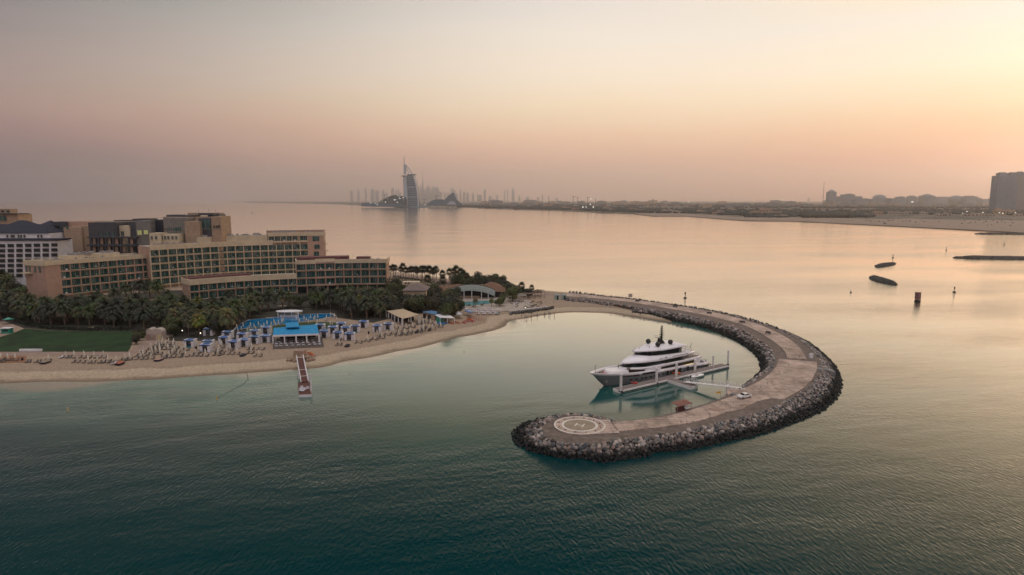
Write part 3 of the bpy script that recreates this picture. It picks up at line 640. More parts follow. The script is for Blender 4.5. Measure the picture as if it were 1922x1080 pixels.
# --- white hotel with dark hipped roofs at the left
whh = empty('white_hotel', (PD(50,480,420).x, 420, ZL), 0, 'white hotel with grid of dark open balconies and dark hipped roofs at the far left', 'hotel')
def hip(root, u0, u1, vb, Y, dep, hh, m=M_navy, ov=1.5, name='roof'):
    a = PD(u0, vb, Y); b_ = PD(u1, vb, Y); z = a.z; x0, x1 = a.x-ov, b_.x+ov; y0, y1 = Y-ov, Y+dep+ov; i = min((x1-x0)/2*.98, (y1-y0)/2*.9); yc = (y0+y1)/2
    mb = MB(); mb.add([(x0,y0,z),(x1,y0,z),(x1,y1,z),(x0,y1,z),(x0+i,yc,z+hh),(x1-i,yc,z+hh),(x0,y0,z-.4),(x1,y0,z-.4),(x1,y1,z-.4),(x0,y1,z-.4)], [(0,1,5,4),(1,2,5),(2,3,4,5),(3,0,4),(0,6,7,1),(1,7,8,2),(2,8,9,3),(3,9,6,0),(9,8,7,6)])
    return bld(mb, name, m, root)
slab(whh, -60, 104, 452, 418, M_white, 16, name='wall'); slab(whh, -60, 106, 449.5, 417, M_navy, 14, 452, 'roof')
for r in range(7):
    for c in range(9):
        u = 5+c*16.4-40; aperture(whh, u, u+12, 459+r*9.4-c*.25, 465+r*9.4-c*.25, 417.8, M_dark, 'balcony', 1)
slab(whh, -60, 92, 437, 436, M_white, 14, name='wall'); hip(whh, -60, 88, 437, 436, 16, 5.5); hip(whh, 15, 52, 424, 450, 10, 3.6); hip(whh, 76, 96, 424, 452, 10, 3.6); slab(whh, 10, 52, 425, 450, M_white, 10, name='wall'); slab(whh, 78, 93, 426, 450, M_white, 10, name='wall')
for u in (12,20,24,33,38,44,70,76): aperture(whh, u, u+3.5, 441.5, 446, 435.8, M_dark)
# --- tan tower at the frame edge
tan = empty('tan_building', (PD(10,440,540).x, 540, ZL), 0, 'small tan topped building rising behind the dark hipped roofs at the left edge', 'building')
slab(tan, -60, 33, 402, 540, M_tan, 16, name='wall'); slab(tan, -60, 31, 401, 538, M_slate, 14, 402.5, 'roof'); slab(tan, -60, 19, 392.5, 544, M_tan, 8, 401, 'penthouse'); aperture(tan, -8, 12, 405, 415, 539.6, M_glass, 'window', 3)
for u in (2, 12): aperture(tan, u, u+5, 395, 399, 543.6, M_dark, 'window')
# --- villa near the palms
villa = empty('beach_villa', P(778,560,ZL), 0, 'small pale villa with shallow brown hipped roof between the bushes and the palm row', 'villa')
slab(villa, 757, 799, 546, 345, M_cream, 12, name='wall'); hip(villa, 760, 796, 545, 345, 14, 3.2, mat('taupe roof', (.17,.13,.115), .8, .2, 1)); slab(villa, 755, 786, 529.5, 375, M_cream, 5, 535, 'rear_wall'); slab(villa, 782, 806, 551, 352, M_pinkd, 8, name='front_wall')
for u, v in ((760,530.5),(766,530.5)): aperture(villa, u, u+3, v, v+2.5, 374.7, M_dark)
aperture(villa, 796, 799, 552, 555, 334.7, M_dark)
# ------------------------------------------------------------------ trees
M_leaf = tint_mat('palm leaf', .75, .25, 1.5, .4); M_trunk = mat('palm trunk', (.17,.12,.085), .95, .3, 2, bump=.5)
def grow(fr, R, name, parent, base=(.075,.085,.045)):
    V_, F_, C_ = [], [], []
    for pts, col in fr:
        b = len(V_); V_ += pts; F_.append([b, b+1, b+2]); C_ += [col+(1,)]*3
    return np_mesh(name, np.array(V_), np.array(F_), M_leaf, col=np.array(C_), parent=parent)
def palm_crown(seed, R=4.5, nf=46, droop=1.0, col=(.040,.054,.020), col2=(.085,.094,.048)):
    q = random.Random(seed); fr = []
    for i in range(nf):
        a = i*2.4+q.uniform(-.2,.2); lev = i/nf; el = math.radians(80-lev*95+q.uniform(-8,8)); ln = R*q.uniform(.85,1.12)*(1-.25*(1-lev))
        p = Vector((0,0,0)); k = 7; mixv = q.random(); c = tuple((col[j]*(1-mixv)+col2[j]*mixv)*(q.uniform(.7,1.2)) for j in range(3))
        if lev > .9 and q.random() < .6: c = (.15*q.uniform(.7,1.1), .105, .055)
        d = Vector((math.cos(a)*math.cos(el), math.sin(a)*math.cos(el), math.sin(el))); side = Vector((-math.sin(a), math.cos(a), 0))
        for s in range(k):
            d2 = (d+Vector((0,0,-.23*droop*(s+1)/k*2.1))).normalized(); p2 = p+d2*ln/k; wid = ln*.27*math.sin(math.pi*min(.95,(s+1.0)/(k+.6)))+.12
            for sg in (-1, 1):
                tip = p.lerp(p2, .9)+side*sg*wid+d2*wid*.55+Vector((0,0,-wid*q.uniform(.25,.7)))
                fr.append(([p[:], p.lerp(p2, .8)[:], tip[:]], c)); tip2 = p.lerp(p2, 1.3)+side*sg*wid*.8+d2*wid*.7+Vector((0,0,-wid*q.uniform(.1,.5))); fr.append(([p.lerp(p2, .55)[:], p2[:], tip2[:]], c))
            p, d = p2, d2
    return fr
def fan_crown(seed, R=3.5):
    q = random.Random(seed); fr = []
    for i in range(44):
        a = i*2.4; el = math.radians(85-i/44*125+q.uniform(-8,8)); d = Vector((math.cos(a)*math.cos(el), math.sin(a)*math.cos(el), math.sin(el)))
        s = Vector((-math.sin(a), math.cos(a), 0)); u = d.cross(s); ln = R*q.uniform(.75,1.05); hub = d*ln*.5; c = (.05,.062,.035) if i < 34 else (.11,.075,.045); c = tuple(x*q.uniform(.6,1.3) for x in c)
        for k in range(6):
            b = (k-2.5)*.42; e = hub+(d*math.cos(b)+s*math.sin(b))*ln*.62+Vector((0,0,-.12*abs(b))); f1 = hub+(d*math.cos(b+.25)+s*math.sin(b+.25))*ln*.2; f2 = hub+(d*math.cos(b-.25)+s*math.sin(b-.25))*ln*.2; fr.append(([f1[:], f2[:], e[:]], c)); fr.append(([hub[:], f1[:], f2[:]], c))
    for i in range(420):
        d = Vector((q.gauss(0,1), q.gauss(0,1), q.gauss(.1,.9))).normalized(); p = d*R*q.uniform(.35,.72)+Vector((0,0,-.2)); t1 = Vector((q.gauss(0,1), q.gauss(0,1), q.gauss(0,.5))).normalized()*q.uniform(.12,.3); t2 = d*q.uniform(.5,1.0)+Vector((0,0,-.15)); c = tuple(x*q.uniform(.5,1.4) for x in (.055,.07,.035)); fr.append(([(p-t1)[:], (p+t1)[:], (p+t2)[:]], c))
    return fr
def bush_crown(seed, R=4.2, n=2400, col=(.040,.050,.023), col2=(.082,.085,.038), flat=.75):
    q = random.Random(seed); fr = []; lobes = []
    for i in range(11):
        a = q.uniform(0, 6.28); r = R*.62*math.sqrt(q.random()); lobes.append((Vector((math.cos(a)*r, math.sin(a)*r, R*flat*q.uniform(-.35,.62))), R*q.uniform(.28,.5), q.uniform(.55,1.25), q.random()))
    for i in range(n):
        c0, r0, br, mx_ = q.choice(lobes); d = Vector((q.gauss(0,1), q.gauss(0,1), q.gauss(.15,1))).normalized(); p = c0+d*r0*q.uniform(.7,1.08)
        t1 = Vector((q.gauss(0,1), q.gauss(0,1), q.gauss(0,.6))).normalized()*R*q.uniform(.05,.11); t2 = d.cross(t1).normalized()*R*q.uniform(.05,.1)
        c = tuple((col[j]*(1-mx_)+col2[j]*mx_)*br*q.uniform(.7,1.3) for j in range(3)); fr.append(([(p-t1)[:], (p+t1)[:], (p+t2+d*.1)[:]], c))
    return fr
def make_palm(seed, kind='date'):
    q = random.Random(seed*7+1)
    if kind == 'date': h = 6.3; r = empty('date_palm'); fr = palm_crown(seed); rr = (.34,.26)
    elif kind == 'green': h = 6.6; r = empty('coconut_palm'); fr = palm_crown(seed, 4.0, 36, 1.25, (.075,.085,.03), (.16,.14,.05)); rr = (.22,.16)
    else: h = 8.0; r = empty('fan_palm'); fr = fan_crown(seed); rr = (.3,.2)
    mb = MB(); lean = Vector((q.uniform(-.5,.5), q.uniform(-.5,.5), 0)); pts = [Vector((0,0,-.4))+lean*(k/4)**2+Vector((0,0,(h+.4)*k/4)) for k in range(5)]
    for k in range(4): mb.tube(pts[k], pts[k+1], rr[0]+(rr[1]-rr[0])*k/4, rr[0]+(rr[1]-rr[0])*(k+1)/4, 7, cap=(k == 3))
    mb.build('trunk', M_trunk, r); c = grow(fr, 3, 'crown', r); c.location = pts[-1]; return r
def make_bush(seed, **k):
    r = empty('broadleaf_tree'); mb = MB(); q = random.Random(seed); mb.tube((0,0,-.3), (0,0,1.8), .28, .2, 7)
    for i in range(5):
        a = i*1.26+q.uniform(-.3,.3); mb.tube((0,0,1.4), (math.cos(a)*1.6, math.sin(a)*1.6, 3.1+q.uniform(-.4,.6)), .15, .05, 5)
    mb.build('trunk', M_trunk, r); c = grow(bush_crown(seed, **k), 3, 'crown', r); c.location = (0,0,3.4); return r
protos = {'date': [make_palm(i) for i in range(1, 5)], 'green': [make_palm(i, 'green') for i in range(5, 8)], 'fan': [make_palm(i, 'fan') for i in range(8, 11)],
          'bush': [make_bush(i) for i in range(3)]+[make_bush(9, col=(.075,.07,.03), col2=(.13,.105,.045))]}
used = set()
def plant(kind, x, y, s, label, cat, group, k=None):
    l = protos[kind]; pr = l[rnd.randrange(len(l)) if k is None else k % len(l)]; sc_ = s*rnd.uniform(.9, 1.12)
    if pr.name not in used: used.add(pr.name); o = pr; o.location = (x, y, ZL); o.scale = (sc_,)*3; o.rotation_euler = (0,0,rnd.uniform(0,6)); tag(o, label, cat, group)
    else: o = copy_tree(pr, None, (x, y, ZL), rnd.uniform(0, 6), label, group, sc_); o['category'] = cat
    return o
GROVE = [(-90,575),(40,590),(95,594),(200,592),(330,583),(360,592),(450,586),(560,574),(640,568),(722,566),(742,580),(748,592),(706,600),(650,600),(632,586),(575,580),(520,583),(478,594),(452,608),(440,636),(402,634),(360,637),(318,636),(300,612),(272,622),(245,616),(130,614),(70,611),(28,604),(-90,610)]
gv = [P(u, v, ZL) for u, v in GROVE]; xs_ = [p.x for p in gv]; ys_ = [p.y for p in gv]
y = min(ys_); cnt = 0; row = 0
cands = []
while y < max(ys_):
    x = min(xs_)+(row % 2)*3.2
    while x < max(xs_):
        px_, py_ = x+rnd.uniform(-1.5,1.5), y+rnd.uniform(-1.5,1.5)
        if pip(px_, py_, [(p.x, p.y) for p in gv]): cands.append((px_, py_))
        x += 6.4
    y += 6.2; row += 1
for (x, y) in cands:
    u, v = proj((x, y, ZL))
    if u < -60: continue
    s = rnd.uniform(.85, 1.2); 
    if u < 40: lab, gr = 'dark palm in the shadowed grove left of the lawn', 'palms left of the lawn'
    elif u < 250: lab, gr = 'dark date palm in the grove between lawn and hotel', 'palms behind the lawn'
    elif u < 345: lab, gr = 'date palm in the thick grove beside the arched beach hut', 'palms behind the beach hut'
    elif u < 470: lab, gr = 'date palm between the lower hotel wing and the blue topped cabanas', 'palms left of the blue pool'
    elif u < 640: lab, gr = 'grey green palm between the blue pool and the lower hotel wing', 'palms behind the blue pool'
    else: lab, gr = 'grey green date palm right of the blue pool below the hotel wing', 'palms right of the blue pool'
    rw = 'front row' if v > (612 if u < 250 else 622) else ('back row' if v < (600 if u < 250 else 592) else 'middle row'); sz = 'tall' if s > 1.08 else ('small' if s < .93 else 'medium'); lab = rw+' '+sz+' '+' '.join(w_ for w_ in lab.split() if w_ not in ('date','thick')); gr = rw+' '+gr+' '+sz
    kind = 'green' if (v > 618 and 300 < u) or rnd.random() < .08 else 'date'
    if rnd.random() < .2 and 40 < u: plant('bush', x, y, s*1.0, lab.replace('palm', 'broadleaf tree').replace('grey green', 'olive').replace('dark', 'dark leafy'), 'tree', gr.replace('palms', 'broadleaf trees'))
    else: plant(kind, x, y, s*1.06, lab, 'palm tree', gr)
print('palms', len(cands))
# second belt hard against the hotel
for u, v, s in [(18,560,1.35),(2,545,1.4),(-30,560,1.3),(30,578,1.3),(-10,580,1.3),(118,582,1),(150,580,1),(185,574,.95),(215,571,1.15),(238,566,1.1),(262,564,1.3),(282,562,1.35),(300,566,1.3),(320,574,1.1),(60,585,1.1),(85,588,.9),(430,572,.9),(470,568,1),(505,565,.9),(590,563,.85),(612,562,.8),(655,560,.95),(700,562,.9),(14,530,1.1),(-20,530,1.2),(30,540,1)]:
    p = P(u, v, ZL); plant('date', p.x, p.y, s, 'tall dark palm close against the left half of the hotel' if u < 330 else 'palm standing close against the lower hotel wing', 'palm tree', 'palms against the hotel' if u < 330 else 'palms against the hotel wing')
# fan palm row behind the villa
FAN = [(72,236),(105,232),(125,226),(185,240),(208,232),(238,250),(272,246),(300,250),(318,234),(345,250),(362,262),(400,250),(415,256),(440,262),(480,262),(495,266),(520,262),(535,272),(560,258),(622,300),(695,285),(745,270),(770,276),(820,300),(845,316)]
for i, (a, b_) in enumerate(FAN):
    p = P(720+a/5.653, 480+b_/5.653, ZL); lone = i in (19, 20)
    plant('fan', p.x, p.y, rnd.uniform(.78,.98), ('lone fan palm beside the gap between palm row and pavilion' if i == 19 else 'lone round headed fan palm on the shore behind the pavilion') if lone else 'tall fan palm in the row on the far shore beyond the hotel wing', 'palm tree', None if lone else 'fan palm row on the far shore')
for u, v, s, lab in [(802,545,.95,'fan palm standing before the left end of the brown pavilion roof'),(832,548,.9,'brown skirted fan palm at the left end of the pavilion roof'),(893,578,.62,'slim dark palm standing by itself in the sand before the turquoise pool'),(923,577,.6,'slim dark palm at the right end of the turquoise pool'),
        (946,570,.85,'leafy palm with hanging fronds beside the turquoise pool end'),(978,556,.75,'tall thin palm in the clump left of the pergolas'),(998,556,.7,'small palm on the right of the clump beside the pergolas'),(940,545,.8,'palm poking out of the hedge of trees behind the pavilion')]:
    p = P(u, v, ZL); plant('green' if v > 565 else 'fan', p.x, p.y, s, lab, 'palm tree', None)
# broadleaf trees
B1 = [(745,575),(760,580),(775,582),(730,570),(742,560),(758,566),(772,570),(788,578),(800,584),(812,588),(790,568),(805,572),(820,578),(834,584),(845,590),(816,565),(830,568),(842,574),(852,582),(850,596),(840,600),(700,580),(714,585),(728,588),(740,594),(690,592)]
for i, (u, v) in enumerate(B1):
    p = P(u, v, ZL); tan_ = i % 3 == 0; plant('bush', p.x, p.y, rnd.uniform(1.05,1.5), ('tan tipped' if tan_ else 'olive green')+' rounded tree '+('at the right end of the thicket by the turquoise pool' if u > 815 else ('in the middle of the thicket above the beige tent' if u > 755 else 'at the left end of the thicket below the hotel wing')), 'tree', ('tan' if tan_ else 'olive')+(' right' if u > 815 else (' middle' if u > 755 else ' left'))+' trees of the thicket', k=3 if tan_ else i)
for i, (u, v) in enumerate([(860,532),(873,533),(886,533),(900,534),(912,536),(925,538),(937,541),(948,545),(958,549),(965,554),(870,527),(884,526),(898,528),(910,530),(922,533),(935,536),(950,541),(962,560),(852,530)]):
    p = P(u, v+6, ZL); plant('bush', p.x, p.y, rnd.uniform(.95,1.35), 'dark bushy tree in the dense belt behind the arched pavilion', 'tree', 'trees behind the pavilion', k=i % 3)
for u, v, lab in [(985,557,'dark bushy tree in the clump left of the pergolas'),(992,559,'lower bushy tree at the foot of the clump left of the pergolas'),(938,575,'dark rounded tree at the right end of the turquoise pool'),(270,634,'olive bush at the right corner of the lawn'),(262,640,'low dark bush spilling over the lawn corner'),(256,646,'small bush at the lower right corner of the lawn')]:
    p = P(u, v, ZL); plant('bush', p.x, p.y, .62 if 'lawn' in lab else .9, lab, 'tree', None)
for u, v, s in [(-40,548,1.9),(-18,556,1.9),(2,552,1.8),(20,560,1.7),(34,568,1.5),(-50,570,1.8),(-5,572,1.6),(12,580,1.5),(38,556,1.2),(50,578,1.1)]:
    p = P(u, v, ZL); plant('bush', p.x, p.y, s, 'large dark leafy tree '+('near' if v > 565 else 'well behind')+' the left edge in front of the white hotel', 'tree', 'dark trees '+('near' if v > 565 else 'behind')+' the left edge', k=int(u) % 3)
for u, v in [(738,548),(746,556),(752,546),(736,560),(806,560),(812,556),(820,562),(800,576),(850,566),(846,577),(858,590),(786,566),(770,560),(765,585),(782,588),(730,582)]:
    p = P(u, v, ZL); plant('bush', p.x, p.y, rnd.uniform(1,1.3), ('dark' if u % 4 else 'olive')+' leafy tree '+('beside the small villa' if v < 567 else 'behind the beige tent and blue roofed hut'), 'tree', ('dark' if u % 4 else 'olive')+' trees '+('beside the villa' if v < 567 else 'behind the tent'), k=int(u) % 4)
# clipped hedge behind the fan palms and along the lawn
M_hedge = tint_mat('hedge leaf', .85, .3, 1)
def hedge(px, w, h, label, n=2600, col=(.03,.045,.02)):
    pts = arcpts([P(u, v, ZL) for u, v in px], 40); V_, F_, C_ = [], [], []
    for i in range(n):
        k = rnd.randrange(40); p = pts[k].lerp(pts[k+1], rnd.random()); q = Vector((p.x+rnd.uniform(-w,w)/2, p.y+rnd.uniform(-w,w)/2, ZL+h*rnd.random()**.6)); s = rnd.uniform(.25,.55); b = len(V_)
        for j in range(3): V_.append((q.x+rnd.uniform(-s,s), q.y+rnd.uniform(-s,s), q.z+rnd.uniform(-s,s)))
        F_.append([b,b+1,b+2]); c = rnd.uniform(.5,1.5); C_ += [(col[0]*c,col[1]*c,col[2]*c,1)]*3
    o = np_mesh('hedge', np.array(V_), np.array(F_), M_hedge, col=np.array(C_)); tag(o, label, 'hedge')
hedge([(742,524),(790,532),(840,538),(880,541)], 4, 2.6, 'long dark clipped hedge below the row of fan palms')
hedge([(30,604),(60,613),(95,618),(150,620.5),(245,620.5)], 3, 1.4, 'low dark planting along the back edge of the lawn', 3000, (.02,.026,.014))
# ------------------------------------------------------------------ ground sheets of the resort
def sheet(name, px, z, m, label=None, th=.25, kind='structure'):
    mb = MB(); mb.prism([(p.x, p.y) for p in V2(px, z)], z-th, z); o = mb.build(name, m)
    return tag(o, kind=kind) if kind == 'structure' else tag(o, label, name)
M_lawn = mat('mown lawn', (.013,.038,.006), .95, .5, .16, bump=.3, bscale=20); M_soil = mat('planting soil', (.035,.03,.02), .95, .4, .5)
M_pave = mat('pinkish paving', (.30,.21,.165), .9, .15, .3); M_deckw = mat('weathered deck boards', (.15,.125,.11), .85, .3, 1.2)
sheet('lawn_ground', [(-200,660.5),(-200,628),(0,633),(27,625),(45,617),(90,620),(130,622),(245,622),(252,632),(245,652),(240,660.5)], ZL+.08, M_lawn)
sheet('grove_ground', [(-300,590),(-300,520),(0,520),(100,560),(330,545),(560,545),(735,545),(860,560),(856,592),(800,588),(740,596),(700,606),(630,596),(560,592),(500,596),(440,640),(318,640),(300,628),(260,625),(130,621.5),(90,619.5),(45,616.5),(0,600)], ZL+.05, M_soil)
sheet('promenade_path', [(-200,668),(-200,660.5),(240,660.5),(285,636),(300,641),(262,658),(244,668)], ZL+.06, M_pave)
sheet('orange_court', [(-60,676),(-60,669),(50,668.5),(48,680),(-60,682)], ZL+.07, mat('orange brown court', (.26,.12,.06), .9, .2, .5))
sheet('terrace_paving', [(-200,640),(-200,600),(4,598),(27,624),(0,633)], ZL+.12, M_pave)
sheet('garden_lawn', [(440,640),(470,612),(590,604),(640,606),(640,622),(590,628),(500,634),(460,636)], ZL+.06, mat('dull lawn', (.035,.06,.018), .95, .4, .3))
sheet('shore_promenade', [(735,520),(745,515),(830,526),(900,536),(960,543),(1062,551),(1062,556),(1010,556),(960,549),(890,541),(820,532)], ZL+.05, M_pave)
sheet('pool_terrace', [(845,572),(860,556),(935,554),(985,560),(1000,575),(960,583),(905,588),(865,582)], ZL+.07, mat('pale pool paving', (.40,.33,.27), .9, .15, .3))
M_pool = mat('pool water', (.01,.17,.36), .06, .3, .4, bump=.15, bscale=1.5, ior=1.4); M_pool2 = mat('turquoise pool water', (.14,.34,.35), .08, .2, .4, bump=.1, bscale=1.5); M_cope = mat('pool coping', (.42,.36,.32), .8, .1, .5)
def pool(name, px, mw, label):
    r = empty(name, P(px[0][0], px[0][1], ZL), 0, label, 'swimming pool'); pts = [(p.x, p.y) for p in V2(px, ZL)]; cx_ = sum(p[0] for p in pts)/len(pts); cy_ = sum(p[1] for p in pts)/len(pts)
    mb = MB(); mb.prism([(cx_+(a-cx_)*1.04, cy_+(b_-cy_)*1.05) for a, b_ in pts], ZL-.2, ZL+.16); bld(mb, 'coping', M_cope, r)
    mb = MB(); mb.prism(pts, ZL, ZL+.2); bld(mb, 'pool_water', mw, r)
pool('swimming_pool', [(440,621),(452,608),(469,601),(504,598),(524,596),(581,590.5),(620,589.5),(628,593.5),(600,599.5),(565,605),(534,609),(504,612),(455,617.5)], M_pool, 'winding deep blue swimming pool behind the blue roofed restaurant')
pool('swimming_pool', [(856,570),(870,567.5),(932,564),(930,568.5),(915,571.5),(868,575)], M_pool2, 'pale turquoise swimming pool in front of the arched pavilion')
# ------------------------------------------------------------------ beach furniture
M_canvas = mat('cream canvas', (.58,.53,.45), .9, .1, 2, obj_rand=.15); M_pole = mat('pale pole', (.45,.40,.34), .6, .1, 1); M_lounge = mat('dark woven lounger', (.055,.048,.045), .8, .3, 3, obj_rand=.25)
M_cush = mat('grey cushion', (.16,.14,.13), .9, .2, 2, obj_rand=.3); M_wfab = mat('white fabric', (.60,.58,.61), .85, .1, 1, obj_rand=.1); M_blue = mat('blue awning', (.015,.085,.25), .8, .2, 1, obj_rand=.2); M_teal = mat('teal mattress', (.02,.22,.26), .8, .2, 2)
def make_parasol():
    r = empty('beach_parasol'); mb = MB(); mb.tube((0,0,-.1), (0,0,2.9), .045, n=6); mb.build('pole', M_pole, r)
    mb = MB(); mb.lathe((0,0,0), [(.38,.85),(.46,1.0),(.38,1.7),(.24,2.5),(.08,3.1),(.0,3.15)], 8); mb.build('canopy', M_canvas, r)
    mb = MB(); mb.lathe((0,0,0), [(.3,0),(.3,.1),(.08,.14)], 8); mb.build('base', M_lounge, r); return r
def make_lounger(cm, cush=M_cush):
    r = empty('sun_lounger'); mb = MB(); mb.box((0,0,.28), (.7,1.35,.09)); mb.build('seat', cm, r)
    mb = MB(); mb.bar((0,.62,.3), (0,1.15,.85), .68, .07); mb.build('backrest', cm, r)
    mb = MB(); mb.box((0,-.05,.37), (.6,1.25,.08)); mb.build('mattress', cush, r)
    for a, b in ((-.3,-.6),(.3,-.6),(-.3,.6),(.3,.6)): mb = MB(); mb.box((a,b,.12), (.06,.06,.26)); mb.build('leg', cm, r)
    return r
def make_cabana(aw, bedm):
    r = empty('beach_cabana'); w, d, h = 3.9, 3.0, 3.1
    mb = MB(); mb.box((0,d/2-.05,h/2), (w,.06,h-.1)); mb.build('rear_curtain', M_wfab, r)
    for s in (-1, 1):
        mb = MB(); mb.box((s*(w/2-.02),.1,h/2), (.06,d*.9,h-.15)); mb.build('side_curtain', M_wfab, r)
        for t_ in (-1, 1): mb = MB(); mb.box((s*w/2, t_*d/2, h/2), (.12,.12,h)); mb.build('post', M_wfab, r)
    mb = MB(); mb.box((0,0,h+.02), (w+.2,d+.2,.08)); mb.build('roof_frame', M_wfab, r); mb = MB(); mb.add([(-w*.38,-d*.38,h+.07),(w*.38,-d*.38,h+.07),(w*.38,d*.38,h+.07),(-w*.38,d*.38,h+.07),(0,0,h+.4)], [(0,1,4),(1,2,4),(2,3,4),(3,0,4)]); mb.box((0,-d/2-.12,h-.15), (w+.1,.08,.42)); mb.build('awning', aw, r)
    for s in (-1, 1): mb = MB(); mb.box((s*(w/2-.55),-d/2+.05,h/2), (.95,.1,h-.2)); mb.build('front_curtain', M_wfab, r)
    mb = MB(); mb.box((0,-.1,.3), (w*.6,d*.75,.45)); mb.build('daybed', bedm, r)
    mb = MB(); mb.box((-.6,.6,.7), (.7,.3,.35)); mb.box((.5,.65,.7), (.7,.3,.35)); mb.build('cushions', M_lounge, r); return r
par = make_parasol(); lng = make_lounger(M_lounge); lngw = make_lounger(M_wfab, M_wfab); cab = [make_cabana(M_blue, M_cush), make_cabana(mat('sun bleached blue awning', (.07,.15,.34), .8, .2, 1), M_cush), make_cabana(M_blue, M_teal)]
first = set()
def put(pr, x, y, rz, label, cat, group, z=ZL, scale=None):
    if pr.name not in first: first.add(pr.name); o = pr; o.location = (x, y, z); o.rotation_euler = (0,0,rz); tag(o, label, cat, group)
    else: o = copy_tree(pr, None, (x, y, z), rz, label, group); o['category'] = cat
    if scale: o.scale = (scale,)*3
    return o
def bz(u, v):  # beach height
    p = P(u, v, ZL); return p
ZA = lambda l, ox, oy, s: [(ox+a/s, oy+b/s) for a, b in l]
pa = ZA([(85,772),(165,777),(12,772)], 0, 540, 5.684); pb = ZA([(705,748),(793,748),(898,748),(1005,748),(1106,748),(828,795),(942,800),(1042,800),(1152,795),(520,785)], 0, 540, 5.684)
pc = ZA([(25,780),(165,800),(300,752),(380,742)], 200, 590, 8.736)
pd = ZA([(550,690),(565,735),(607,640),(600,695),(733,583),(750,665),(735,730),(805,622),(823,533),(862,505),(870,578),(880,655),(903,520),(925,485),(950,715),(975,530),(1010,580),(1023,490),(1028,705),(1080,650),(1088,530),(1103,495),(1115,613),(1147,562),(1178,700),(1240,642),(1296,695),(1300,592)], 200, 590, 8.736)
pe = ZA([(1468,682),(1515,625),(1622,685),(1665,602),(1825,670),(1850,612),(1890,545)], 200, 590, 8.736)+ZA([(535,620),(548,590),(570,555),(622,612),(650,582),(712,612),(840,605),(848,570),(912,630),(938,570)], 300, 540, 4.909)
pf = ZA([(710,392),(720,432),(752,405),(768,372),(808,420),(825,400),(837,370),(870,380),(884,412),(909,360),(989,350),(1028,365),(1052,342),(1065,365),(1095,355),(1125,342),(1137,322),(1260,312),(1287,332),(1330,305),(1350,322),(1370,342),(1391,295),(1418,317),(1430,302),(1452,342),(1456,292),(1476,335),(1525,325),(1537,300),(935,395),(960,375)], 300, 540, 4.909)
pg = ZA([(15,597),(240,603),(346,587),(358,552),(405,622),(409,507),(430,627),(460,532),(487,572),(619,632),(652,612)], 560, 520, 6.75)
ph = ZA([(517,862),(770,832),(877,812),(967,792),(1054,777),(998,747),(1128,737),(570,800)], 560, 520, 6.75)
pi_ = ZA([(1208,722),(1270,742),(1289,697),(1232,652),(1348,732),(1366,657),(1413,722),(1400,592),(1448,642),(1525,602),(1540,697),(1590,642),(1580,682),(1540,565)], 560, 520, 6.75)+ZA([(225,832),(282,817),(310,762),(383,802),(387,732),(420,722),(427,772),(455,702),(495,722),(522,782),(557,747),(605,760),(238,772),(268,717)], 720, 480, 5.653)
cntp = [0]
def rowset(pts, lab, grp, loungers=1):
    for u, v in pts:
        cntp[0] += 1
        p = P(u, v, ZL); z = float(height(1e3)); z = ZL
        put(par, p.x, p.y, rnd.uniform(0, 6), 'closed cream parasol '+lab, 'parasol', 'parasols '+grp, scale=rnd.uniform(.78,.92))
        if loungers:
            for s in (-1, 1):
                put(lng, p.x+s*1.0+rnd.uniform(-.15,.15), p.y-1.0+rnd.uniform(-.3,.3), math.pi/2*0+rnd.uniform(-.45,.15), 'dark woven sun lounger '+lab, 'sun lounger', 'sun loungers '+grp)
rowset(pa, 'beside the orange brown court at the left edge', 'by the court')
rowset(pb, 'on the sand below the lawn', 'below the lawn')
rowset(pc, 'near the orange tent below the lawn corner', 'by the orange tent')
rowset(pd, 'in the crowded cluster below the arched beach hut', 'below the beach hut')
rowset(pe, 'on the sand left of the swimming pier', 'left of the pier')
rowset(pf, 'planted between the blue pool and the cabanas', 'by the blue pool', 0)
rowset(pg, 'on grass right of the blue roofed restaurant', 'right of the restaurant', 0)
rowset(ph, 'in the front row right of the swimming pier', 'right of the pier')
rowset(pi_, 'on the sand in front of the beige tent', 'before the beige tent')
for a, b in ZA([(295,800),(400,800),(20,798),(640,760)], 0, 540, 5.684)[:3]:
    p = P(a, b, ZL); 
    for s in (-.6, .6): put(lng, p.x+s, p.y, rnd.uniform(-.5,.1), 'dark sun lounger on open sand between the two left parasol groups', 'sun lounger', 'loungers without parasols')
for a, b, l in [(113,673,'white sun lounger at the left end of the rows below the lawn'),(117,672,'second white sun lounger beside the rows below the lawn'),(212,684,'pale sun lounger lying beside the orange tent')]:
    p = P(a, b, ZL); put(lngw, p.x, p.y, -.4, l, 'sun lounger', None)
CB = [(m, a, b) for m, (a, b) in [(2,(1380,535)),(0,(1680,565)),(0,(1640,610))]]
cabs = [(2,)+ZA([(1380,538)], 200, 590, 8.736)[0], (0,)+ZA([(1675,555)], 200, 590, 8.736)[0], (0,)+ZA([(1645,615)], 200, 590, 8.736)[0]]
cabs += [(q, 300+a/4.909, 540+b/4.909) for q, a, b in [(0,600,520),(0,630,468),(0,690,560),(1,785,542),(0,765,485),(0,880,515),(1,980,505),(1,985,425),(0,455,440),(1,1480,400),(1,1520,460),(1,880,455)]]
cabs += [(q, 560+a/6.75, 520+b/6.75) for q, a, b in [(0,335,765),(1,440,715),(0,505,785),(1,545,665),(0,602,720),(0,655,800),(2,725,700),(0,830,642),(1,1000,695),(0,1145,672)]]
